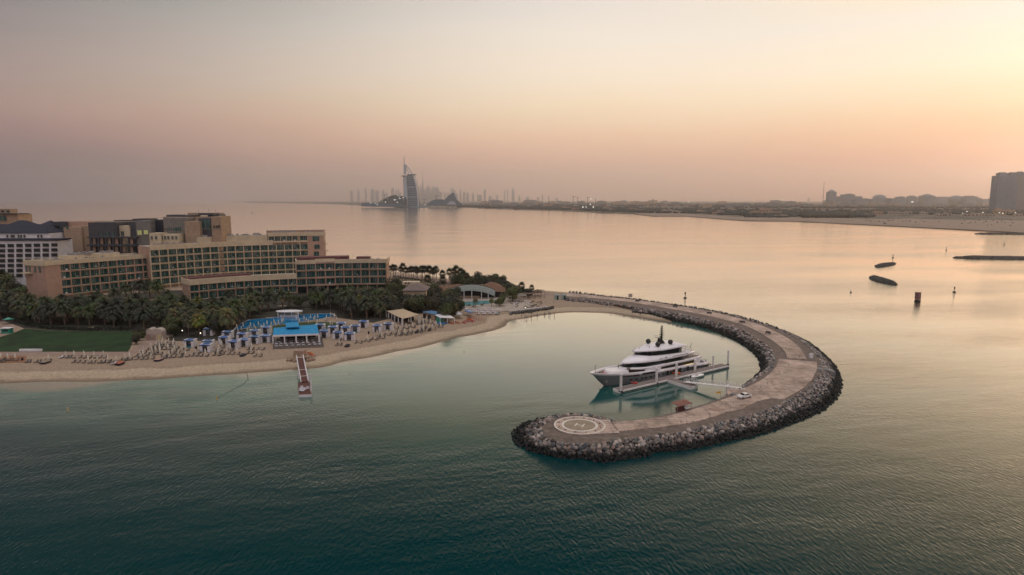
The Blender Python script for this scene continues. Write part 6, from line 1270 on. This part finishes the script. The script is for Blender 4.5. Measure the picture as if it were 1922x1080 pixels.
sh_ = [(p.x, p.y) for p in V2([q for q in CO if q[0] >= 1189], 1.6)]+[(p.x, p.y) for p in V2(BACKB, 1.6)[::-1]]; mb = MB(); mb.prism(sh_, -.5, 1.8); tag(mb.build('distant_beach', M_fs), kind='structure')
for l in ([(1227,406.5),(1260,406),(1293,405.8)],[(1402,415.5),(1440,415),(1478,414.6)],[(1505,417.5),(1550,418.5)],[(965,394.8),(978,394)],[(1120,400.8),(1150,401)]):
    islet(l, 7, {1227:'low dark spit below the white villas on the distant shore',1402:'low dark spit in front of the distant terracotta palace',1505:'low dark spit below the rounded thicket on the distant beach',965:'smallest dark spit on the distant shore, nearest the sail tower',1120:'thin dark spit on the distant shore left of the white villas'}[l[0][0]], 1.4, 160)
# woods: dense clumps as stuff
def woods(n, reg, h, lab, col=(.009,.020,.024), size=6):
    VV, FF, CC = [], [], []; off = 0; v0, f0 = ico(1)
    for i in range(n):
        u0, u1, va, vb, vb2 = reg[rnd.randrange(len(reg))]; f = rnd.random(); u = u0+(u1-u0)*f; v = va+(vb+(vb2-vb)*f-va)*rnd.random()**.7; p = P(u, v, 1.5); s = size*rnd.uniform(.6,1.5)
        vv = v0*(1+npr.uniform(-.25,.25,(len(v0),1)))*np.array([s*1.2, s, h*rnd.uniform(.5,1)*.62]); vv = vv+np.array([p.x, p.y, 1.5+h*.38]); VV.append(vv); FF.append(f0+off); off += len(vv); c = rnd.uniform(.5,1.6); CC.append(np.tile((col[0]*c,col[1]*c,col[2]*c,1), (len(vv),1)))
    return tag(np_mesh('far_woods', np.vstack(VV), np.vstack(FF), M_hedge, col=np.vstack(CC)), lab, 'woods', kind='stuff')
woods(1500, [(860,900,386,388.5,389.5),(900,1050,387,390.5,394.5),(1050,1130,388.5,394,397.5),(1130,1200,390,397.5,399.5)], 13, 'dark belt of trees along the distant shore right of the sail shaped tower', size=9)
woods(1900, [(1200,1350,391,400,402),(1350,1500,393,404,408),(1500,1640,394,407,409),(1640,1760,393,402,404),(1760,1960,393,402,406)], 11, 'dark tree belt along the right part of the distant coast', size=8)
woods(260, [(1505,1600,404,409.5,409.5)], 15, 'dark rounded thicket standing forward on the distant beach', (.02,.026,.018), size=7); woods(200, [(1398,1480,405,408.5,409)], 7, 'low trees in front of the distant terracotta palace', size=5)
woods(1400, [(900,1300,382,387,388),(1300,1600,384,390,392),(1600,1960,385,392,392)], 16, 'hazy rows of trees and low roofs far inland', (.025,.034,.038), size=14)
woods(260, [(680,760,384,386.5,388),(800,870,384,387,388)], 12, 'trees and low buildings around the foot of the sail shaped tower', size=9)
# villas
VL = [(1250,397.5,14,5,M_white),(1262,398,12,5,M_white),(1274,398.5,12,4,M_white),(1314,399,10,6,M_white),(1325,398,10,3,M_white),(1348,401,20,4,M_pinkd),(1352,398,12,4,M_white),(1371,394.5,10,5,M_white),(1379,395,8,4,M_white),(1063,392,16,5,M_pinkd),(1080,393,14,4,M_pinkd),(1138,394,14,6,M_white),(1150,395,12,4,M_white),(1188,394.5,16,5,M_pinkd),(1200,395.5,12,4,M_pinkd),
      (1424,402,34,6,M_tan),(1437,398.5,22,8,M_pink),(1455,401,26,5,M_tan),(1460,405.5,10,3,M_white),(1473,406,12,4,M_white),(1648,402,20,6,M_tan),(1675,401,12,5,M_white),(1688,401.5,12,5,M_white),(1705,401,14,5,M_white),(1735,401.5,14,5,M_white),(1765,405,18,5,M_white),(1779,405,14,6,M_white),(1815,405,14,5,M_white),(1830,405,14,6,M_white),(1845,404.5,16,5,M_white),(1862,405.5,12,5,M_white),(1880,402,26,10,M_tan),(1897,401,14,8,M_tan),(1912,405,14,5,M_white),(1630,404,16,4,M_tan),(1610,405,14,3,M_tan)]
for i, (u, v, w, h, m) in enumerate(VL):
    p = P(u, v+2, 1.5); px = 1200/p.y; r = empty('far_villa', p, 0, ('pale' if m is M_white else 'sand coloured')+' low villa among the trees of the distant shore', 'villa', 'villas on the distant shore')
    m = M_roofd if m is M_white else m; W_ = w/px; Hh = h/px; mb = MB(); mb.box((0,6,Hh/2), (W_,12,Hh)); mb.box((-W_*.2,6,Hh*1.12), (W_*.35,8,Hh*.3)); mb.build('wall', m, r)
    for k in range(max(2, int(w/5))): mb = MB(); mb.box((-W_/2+W_*(k+.5)/max(2, int(w/5)), -.05, Hh*.5), (W_/max(2, int(w/5))*.45, .3, Hh*.4)); mb.build('window', M_dark, r)
    mb = MB(); mb.box((0,6,Hh+.3), (W_*1.04,12.6,.6)); mb.build('roof', M_pinkd if m is not M_white else M_roofd, r)
# palace arcade of white arches
for i, u in enumerate((1371,1379)): pass
# ------------------------------------------------------------------ sail shaped tower
Yb = P(772,389.5).y; bx = lambda a, b_: PD(640+a/7.39, 280+b_/7.39, Yb)
sail = empty('sail_tower', (bx(975,800).x, Yb, 1), 0, 'tall sail shaped tower with mast and curved edge on its own island', 'tower')
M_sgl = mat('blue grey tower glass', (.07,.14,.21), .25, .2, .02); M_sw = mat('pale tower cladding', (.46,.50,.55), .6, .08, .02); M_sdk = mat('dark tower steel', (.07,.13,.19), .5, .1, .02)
def prof3(root, name, px, m, y0, y1, sx=640, sy=280, k=7.39, Y=None, bulge=0):
    """outline in photo pixels extruded to a real depth"""
    Y = Y or Yb; pts = [PD(sx+a/k, sy+b_/k, Y) for a, b_ in px]; n = len(pts); mb = MB(); vs = [(p.x, Y+y0, p.z) for p in pts]+[(p.x, Y+y1, p.z) for p in pts]
    tr = tessellate_polygon([[Vector((p.x, p.z, 0)) for p in pts]]); mb.add(vs, [tuple(q) for q in tr]+[tuple(n+i for i in q)[::-1] for q in tr]+[(i, (i+1) % n, n+(i+1) % n, n+i) for i in range(n)])
    o = bld(mb, name, m, root); bm = bmesh.new(); bm.from_mesh(o.data); bmesh.ops.recalc_face_normals(bm, faces=bm.faces); bm.to_mesh(o.data); bm.free(); return o
prof3(sail, 'glass_sail', [(905,795),(918,350),(1003,352),(1018,400),(1036,470),(1050,540),(1062,640),(1068,720),(1072,795)], M_sgl, 0, 120)
ed = [(885,208),(915,228),(945,262),(970,300),(992,338),(1012,380),(1034,450),(1050,520),(1064,610),(1072,700),(1078,795)]
prof3(sail, 'curved_edge', ed+[(a-11, b_+4) for a, b_ in ed[::-1]], M_sw, -14, 20)
ed2 = [(900,250),(920,280),(938,315),(952,350)]; prof3(sail, 'inner_stay', ed2+[(a-6, b_+2) for a, b_ in ed2[::-1]], M_sw, -8, 4)
prof3(sail, 'white_column', [(885,795),(880,370),(915,370),(932,795)], M_sw, -25, 10); prof3(sail, 'dark_column', [(877,770),(868,380),(881,380),(893,795),(886,795)], M_sdk, -12, 30); prof3(sail, 'upper_fin', [(872,205),(884,207),(905,235),(905,352),(872,352)], M_sw, -15, 5)
prof3(sail, 'mast', [(872,352),(874,100),(878,100),(882,352)], M_sdk, -4, 4); prof3(sail, 'sky_restaurant', [(838,374),(870,368),(905,368),(905,382),(850,382)], M_sdk, -30, 40); prof3(sail, 'helideck', [(985,347),(1040,350),(1028,358),(985,359)], M_sdk, -20, 50)
for b_, h_ in ((385,6),(412,4),(437,4),(462,4),(488,4),(522,14),(555,4),(580,4),(605,4),(632,4),(660,12),(690,4),(716,4),(744,4),(770,4)):
    xr = np.interp(b_, [352,400,470,540,640,720,795], [1003,1018,1036,1050,1062,1068,1072]); prof3(sail, 'floor_band', [(914,b_),(xr,b_-2),(xr,b_+h_-2),(914,b_+h_)], M_sw, -4 if h_ > 5 else -2, 0)
mb = MB(); mb.lathe((sail.location.x, Yb+20, -1), [(150,0),(148,5),(110,8)], 24); bld(mb, 'island_base', M_sdk, sail)
wv = empty('wave_hotel', (PD(845,388,Yb+300).x, Yb+300, 1), 0, 'low hotel shaped like a breaking wave right of the sail shaped tower', 'hotel'); Yw = Yb+300
prof3(wv, 'wave_body', [(1410,790),(1425,715),(1470,668),(1510,635),(1540,612),(1562,603),(1575,612),(1590,655),(1612,705),(1655,748),(1700,775),(1700,790)], M_sdk, 0, 60, Y=Yw); prof3(wv, 'crest_edge', [(1562,600),(1572,604),(1590,648),(1614,700),(1660,745),(1655,750),(1606,706),(1582,655),(1566,612)], M_sw, -8, 0, Y=Yw); prof3(wv, 'entrance_hall', [(1470,770),(1500,735),(1540,722),(1575,735),(1595,770)], M_sw, -12, 0, Y=Yw)
prof3(wv, 'low_wing', [(1190,790),(1210,752),(1260,715),(1310,698),(1410,698),(1425,715),(1415,790)], M_sgl, 10, 70, Y=Yw)
dm = empty('domed_hall', (PD(735,388,Yb-150).x, Yb-150, 1), 0, 'long dark arched hall with white lights left of the sail shaped tower', 'hall'); Yd = Yb-150
prof3(dm, 'arched_body', [(500,790),(515,752),(560,715),(610,690),(665,662),(720,645),(770,640),(820,650),(860,665),(880,700),(882,790)], mat('dusky hall roof', (.06,.085,.10), .7, .2, .02), 0, 120, Y=Yd); prof3(dm, 'green_edge', [(515,752),(560,713),(610,688),(665,660),(720,643),(770,637),(768,646),(720,652),(665,670),(612,698),(562,722)], mat('green rim', (.07,.10,.06), .7, .2, .02), -6, 0, Y=Yd)
prof3(dm, 'front_terrace', [(290,790),(300,755),(380,745),(500,752),(600,765),(880,770),(880,800),(420,800)], M_sdk, -40, 0, Y=Yd)
M_star = mat('distant lit lamp', (1,1,.9), .5, 0, 1, emit=(1,.98,.88,1), estr=1.6)
for i, (a_, b_, s) in enumerate([(412,750,5),(475,755,4),(500,772,5),(570,730,4),(618,735,5),(648,690,4),(780,738,5),(790,648,4),(808,683,4),(825,683,4),(815,662,4),(862,672,4),(860,690,3),(1165,772,5),(1275,780,3),(736,704,4),(746,704,4),(758,704,4)]):
    p = PD(640+a_/7.39, 280+b_/7.39, Yd-60); mb = MB(); mb.lathe((0,0,-s*.7), [(.1,0),(s*.5,s*.3),(s*.6,s*.5),(s*.5,s*.8),(.1,s)], 8); o = mb.build('flood_lamp', M_star, None, p); tag(o, 'bright white floodlight around the arched hall beside the sail shaped tower', 'lamp', 'floodlights by the arched hall')
for i, (u, v, s, Yq) in enumerate([(1109,373.5,5,5000),(1119,372,4,5000),(1108,384,4,4500),(1094,389,4,3600),(1100,389,3,3600),(1113.5,389,4,3600),(1293,379.5,4,5000),(1461,375.5,3,7000),(1466,375.5,3,7000),(1471,375.5,3,7000),(1476,375.5,3,7000),(1482,376,3,7000),(1489,376,3,7000),(1712.5,379.5,9,6000),(1815,397.5,2.4,2600),(1845,399,2.4,2600),(1876,399.5,2.4,2500),(1882,400.5,2.4,2500),(1906,399.5,2.4,2500),(1807,400.5,2.4,2600)]):
    p = PD(u, v, Yq); mb = MB(); mb.lathe((0,0,-s*.7), [(.1,0),(s*.7,s*.4),(s*.8,s*.7),(s*.7,s),(.1,s*1.4)], 8); r = empty('street_lamp', (p.x, p.y, 1.5), 0, 'bright lamp mast shining among the '+('villas near the right beach' if u > 1750 else 'hazy buildings inland'), 'lamp', 'lamps on the distant coast'); o = mb.build('bulb', M_star, r); o.location = (0,0,p.z-1.5); mb = MB(); mb.tube((0,0,0), (0,0,p.z-1.5), .5, .3, 6); mb.build('mast', M_sdk, r)
# ------------------------------------------------------------------ skyline
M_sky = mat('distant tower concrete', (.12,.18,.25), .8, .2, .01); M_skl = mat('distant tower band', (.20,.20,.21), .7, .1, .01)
def tower(u, vt, w, Y, lab, grp=None, style=0, base=1.5, name='distant_tower'):
    p = PD(u, vt, Y); h = p.z-base; W_ = w*Y/1200*.98; r = empty(name, (p.x, Y, base), rnd.uniform(-.25,.25) if w < 30 else 0, lab, 'tower', grp)
    mb = MB()
    if style == 0: mb.box((0,0,h*.46), (W_,W_*.8,h*.92)); mb.box((0,0,h*.96), (W_*.6,W_*.5,h*.08))
    elif style == 1: mb.box((0,0,h*.42), (W_,W_*.8,h*.84)); mb.box((0,0,h*.9), (W_*.7,W_*.6,h*.12), 0, 0, .5); mb.tube((0,0,h*.9), (0,0,h), W_*.05, n=6)
    elif style == 2: mb.lathe((0,0,0), [(W_*.5,0),(W_*.5,h*.7),(W_*.42,h*.85),(W_*.2,h*.97),(.5,h)], 12)
    elif style == 3: mb.box((0,0,h*.38), (W_,W_*.6,h*.76)); mb.box((-W_*.05,0,h*.84), (W_*.45,W_*.5,h*.2)); mb.box((W_*.0,0,h*.96), (W_*.2,W_*.3,h*.08))
    mb.build('body', M_sky, r)
    if W_ > 20:
        for k in range(3): mb = MB(); mb.box((0,0,h*(.2+k*.2)), (W_*1.01,W_*(.81 if style < 2 else .61),h*.012)); mb.build('band', M_skl, r)
    return r
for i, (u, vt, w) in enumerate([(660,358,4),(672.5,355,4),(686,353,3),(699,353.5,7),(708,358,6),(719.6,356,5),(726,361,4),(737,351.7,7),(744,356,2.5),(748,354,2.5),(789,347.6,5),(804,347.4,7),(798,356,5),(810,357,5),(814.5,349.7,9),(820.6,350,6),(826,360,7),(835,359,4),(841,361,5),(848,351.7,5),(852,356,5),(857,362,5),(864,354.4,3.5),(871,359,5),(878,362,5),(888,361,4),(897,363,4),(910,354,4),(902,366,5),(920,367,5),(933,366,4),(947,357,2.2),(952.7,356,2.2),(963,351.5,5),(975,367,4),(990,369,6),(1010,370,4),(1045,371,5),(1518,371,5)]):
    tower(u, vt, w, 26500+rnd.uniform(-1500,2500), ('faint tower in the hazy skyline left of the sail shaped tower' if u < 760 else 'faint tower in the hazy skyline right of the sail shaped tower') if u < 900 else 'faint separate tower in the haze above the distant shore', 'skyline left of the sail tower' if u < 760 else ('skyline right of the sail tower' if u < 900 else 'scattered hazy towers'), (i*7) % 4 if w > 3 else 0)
sp_ = empty('needle_tower', (PD(793,314,24000).x, 24000, 1.5), 0, 'very tall thin stepped needle tower fading in the haze right of the sail', 'tower'); h = PD(793,314,24000).z
mb = MB(); mb.lathe((0,0,0), [(60,0),(54,h*.25),(43,h*.27),(39,h*.42),(30,h*.44),(26,h*.58),(17,h*.6),(14,h*.72),(7,h*.74),(2,h)], 10, sm=False); mb.build('shaft', M_sky, sp_)
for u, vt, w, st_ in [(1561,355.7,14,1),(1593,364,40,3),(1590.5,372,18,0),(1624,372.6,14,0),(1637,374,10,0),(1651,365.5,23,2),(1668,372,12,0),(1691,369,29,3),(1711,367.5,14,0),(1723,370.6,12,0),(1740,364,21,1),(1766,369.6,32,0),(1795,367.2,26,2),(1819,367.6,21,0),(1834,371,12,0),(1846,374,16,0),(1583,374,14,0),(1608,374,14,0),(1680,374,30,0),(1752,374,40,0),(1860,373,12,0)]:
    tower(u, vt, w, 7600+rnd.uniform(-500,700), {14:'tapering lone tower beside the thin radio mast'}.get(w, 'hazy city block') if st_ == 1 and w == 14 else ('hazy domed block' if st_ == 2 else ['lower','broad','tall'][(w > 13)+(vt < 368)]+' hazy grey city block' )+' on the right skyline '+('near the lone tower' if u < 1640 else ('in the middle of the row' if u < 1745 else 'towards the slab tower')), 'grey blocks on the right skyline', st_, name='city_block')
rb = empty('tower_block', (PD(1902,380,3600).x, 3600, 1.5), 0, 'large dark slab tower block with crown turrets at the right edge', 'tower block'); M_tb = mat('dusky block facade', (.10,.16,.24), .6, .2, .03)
def bpx(u0, u1, vt, Y, vb=None): a, b_ = PD(u0, vt, Y), PD(u1, vt, Y); zb = 1.5 if vb is None else PD(u0, vb, Y).z; return a.x, b_.x, a.z, zb
x0, x1, z1, _ = bpx(1873,1911,330,3600); mb = MB(); mb.box(((x0+x1)/2,3620,z1/2), (x1-x0,50,z1)); bld(mb, 'main_slab', M_tb, rb)
x0b, x1b, z1b, _ = bpx(1911,1960,331,3610); mb = MB(); mb.box(((x0b+x1b)/2+2,3640,z1b/2), (x1b-x0b,50,z1b)); bld(mb, 'side_slab', M_skl, rb)
for u0, u1, vt in ((1877,1893,325),(1898,1908,325),(1912,1924,323.5)): a, b_, z, zb = bpx(u0, u1, vt, 3605, 331); mb = MB(); mb.box(((a+b_)/2,3620,(z+zb)/2), (b_-a,30,z-zb)); mb.box(((a+b_)/2,3620,z+2), ((b_-a)*.6,20,4)); bld(mb, 'crown_turret', M_tb, rb)
for k in range(9): x = x0+(x1-x0)*(k+.5)/9; mb = MB(); mb.box((x,3594.4,z1*.48), (2.6,1.2,z1*.9)); bld(mb, 'balcony_stack', M_skl, rb)
p0_ = PD(1547,343,6500); r = empty('radio_mast', (p0_.x, 6500, 1.5), 0, 'thin banded radio mast beside the lone tapering tower', 'mast')
for k in range(8): mb = MB(); mb.tube((0,0,p0_.z*k/8), (0,0,p0_.z*(k+1)/8), 3.4-k*.2, 3.2-k*.2, 6); mb.build('mast_section', M_bred if k % 2 else M_unit, r)
for u, vt, w in ((1076,369.5,9),(1084,371.5,6),(1103,371,5),(1118,372,5),(1018,366.5,2),(1030,369.5,2),(1225,374,2),(722,366,7),(751,363,5),(819,368,8),(796,375,6)):
    Yq = 5200; a = PD(u, vt, Yq); r = empty('tower_crane', (a.x, Yq, 1.5), 0, 'thin distant tower crane above the hazy tree line', 'crane', 'cranes on the distant coast'); mb = MB(); mb.box((0,0,a.z/2), (3,3,a.z)); mb.build('mast', M_sdk, r); mb = MB(); mb.box((w*.8,0,a.z), (w*4.0,2,2.4)); mb.build('jib', M_bred if u in (1076,1084) else M_sdk, r)
# low inland townscape: boxes copied as individuals
bp_ = []
for k in range(4):
    r = empty('inland_building', (0,0,-50), 0); mb = MB(); mb.box((0,0,6+k*2), (30+k*9,20,12+k*4)); mb.build('wall', M_skl if k % 2 else M_tan, r); mb = MB(); mb.box((4,0,13+k*4.1), (12,10,3)); mb.build('roof_box', M_sky, r); bp_.append(r)
for i in range(150):
    u = rnd.uniform(905,1960); v = rnd.uniform(381.5,388.5) if u < 1300 else rnd.uniform(383,391); p = P(u, v, 1.5); k = i if i < 4 else None; wh = 'right of the sail tower' if u < 1050 else ('behind the shoreline villas' if u < 1220 else ('behind the white villas' if u < 1400 else ('behind the terracotta palace' if u < 1540 else ('below the grey city blocks' if u < 1700 else ('below the right city blocks' if u < 1860 else 'beside the slab tower block'))))); far_ = 'farthest' if v < 384.5 else 'nearer'; lab = far_+' '+['low tan','low grey','boxy tan','boxy grey'][i % 4]+' building in the haze '+wh; g = lab
    if k is not None: o = bp_[k]; o.location = p; tag(o, lab, 'building', g)
    else: o = copy_tree(bp_[i % 4], None, p, rnd.uniform(-.4,.4), lab, g); o['category'] = 'building'
    s = p.y/4200*rnd.uniform(.7,1.3); o.scale = (s, s, s*.9)
# people-sized clutter and boats far out
for u, v, s, lab in ((1661,421.5,1.6,'small dark boat close to the right distant beach'),(473,400,1.0,'tiny dark boat trailing a long wake'),(265,381,1.4,'tiny pale boat far out on the left sea'),(1706,417,.8,'small boat drawn up on the right distant beach'),(1780,424,.9,'dark boat drawn up at the edge of the right beach')):
    p = P(u, v, 0 if u < 1700 and u != 1661 else .3); r = empty('small_boat', p, rnd.uniform(-.6,.6), lab, 'boat'); mb = MB(); q = 3.2*s; mb.add([(-q,-q*.3,0),(q*.6,-q*.3,0),(q,0,0),(q*.6,q*.3,0),(-q,q*.3,0),(-q,-q*.35,q*.3),(q*.6,-q*.35,q*.35),(q*1.15,0,q*.45),(q*.6,q*.35,q*.35),(-q,q*.35,q*.3)], [(0,1,6,5),(1,2,7,6),(2,3,8,7),(3,4,9,8),(4,0,5,9),(5,6,7,8,9)]); mb.build('hull', M_dark if u != 265 else M_white, r); mb = MB(); mb.box((-.2*q,0,q*.6), (q*.7,q*.4,q*.6)); mb.build('cabin', M_slate if u != 265 else M_white, r)
for i in range(36):
    u = rnd.uniform(1600,1920); v = 412+rnd.uniform(0,.32)*(u-1500)/10*1.0+1; p = P(u, min(v, 421+(u-1600)*.04), 1.8); mb = MB(); mb.box((0,0,.7), (rnd.uniform(1.5,5),2,1.4), rnd.uniform(0,3)); mb.lathe((0,0,1.2), [(1,0),(.8,.6),(.1,.9)], 6); o = mb.build('sun_hut', M_perg if i % 2 else M_dark, None, p); tag(o, 'small dark shade dotted over the wide sand of the right distant beach', 'hut', 'shades on the right distant beach')
# ------------------------------------------------------------------ haze
hz = MB(); hz.box((0, 12000, 700-5), (65000, 41000, 1410)); 
M_haze = bpy.data.materials.new('haze air'); M_haze.use_nodes = True; t = M_haze.node_tree; t.nodes.clear()
pv = t.nodes.new('ShaderNodeVolumePrincipled'); pv.inputs['Color'].default_value = (.97,.96,.975,1); pv.inputs['Density'].default_value = 5.4e-5; pv.inputs['Anisotropy'].default_value = .86
mo = t.nodes.new('ShaderNodeOutputMaterial'); t.links.new(pv.outputs[0], mo.inputs['Volume'])
hzo = hz.build('haze', M_haze); tag(hzo, 'pale pinkish dusk haze over the sea', 'haze', kind='stuff')
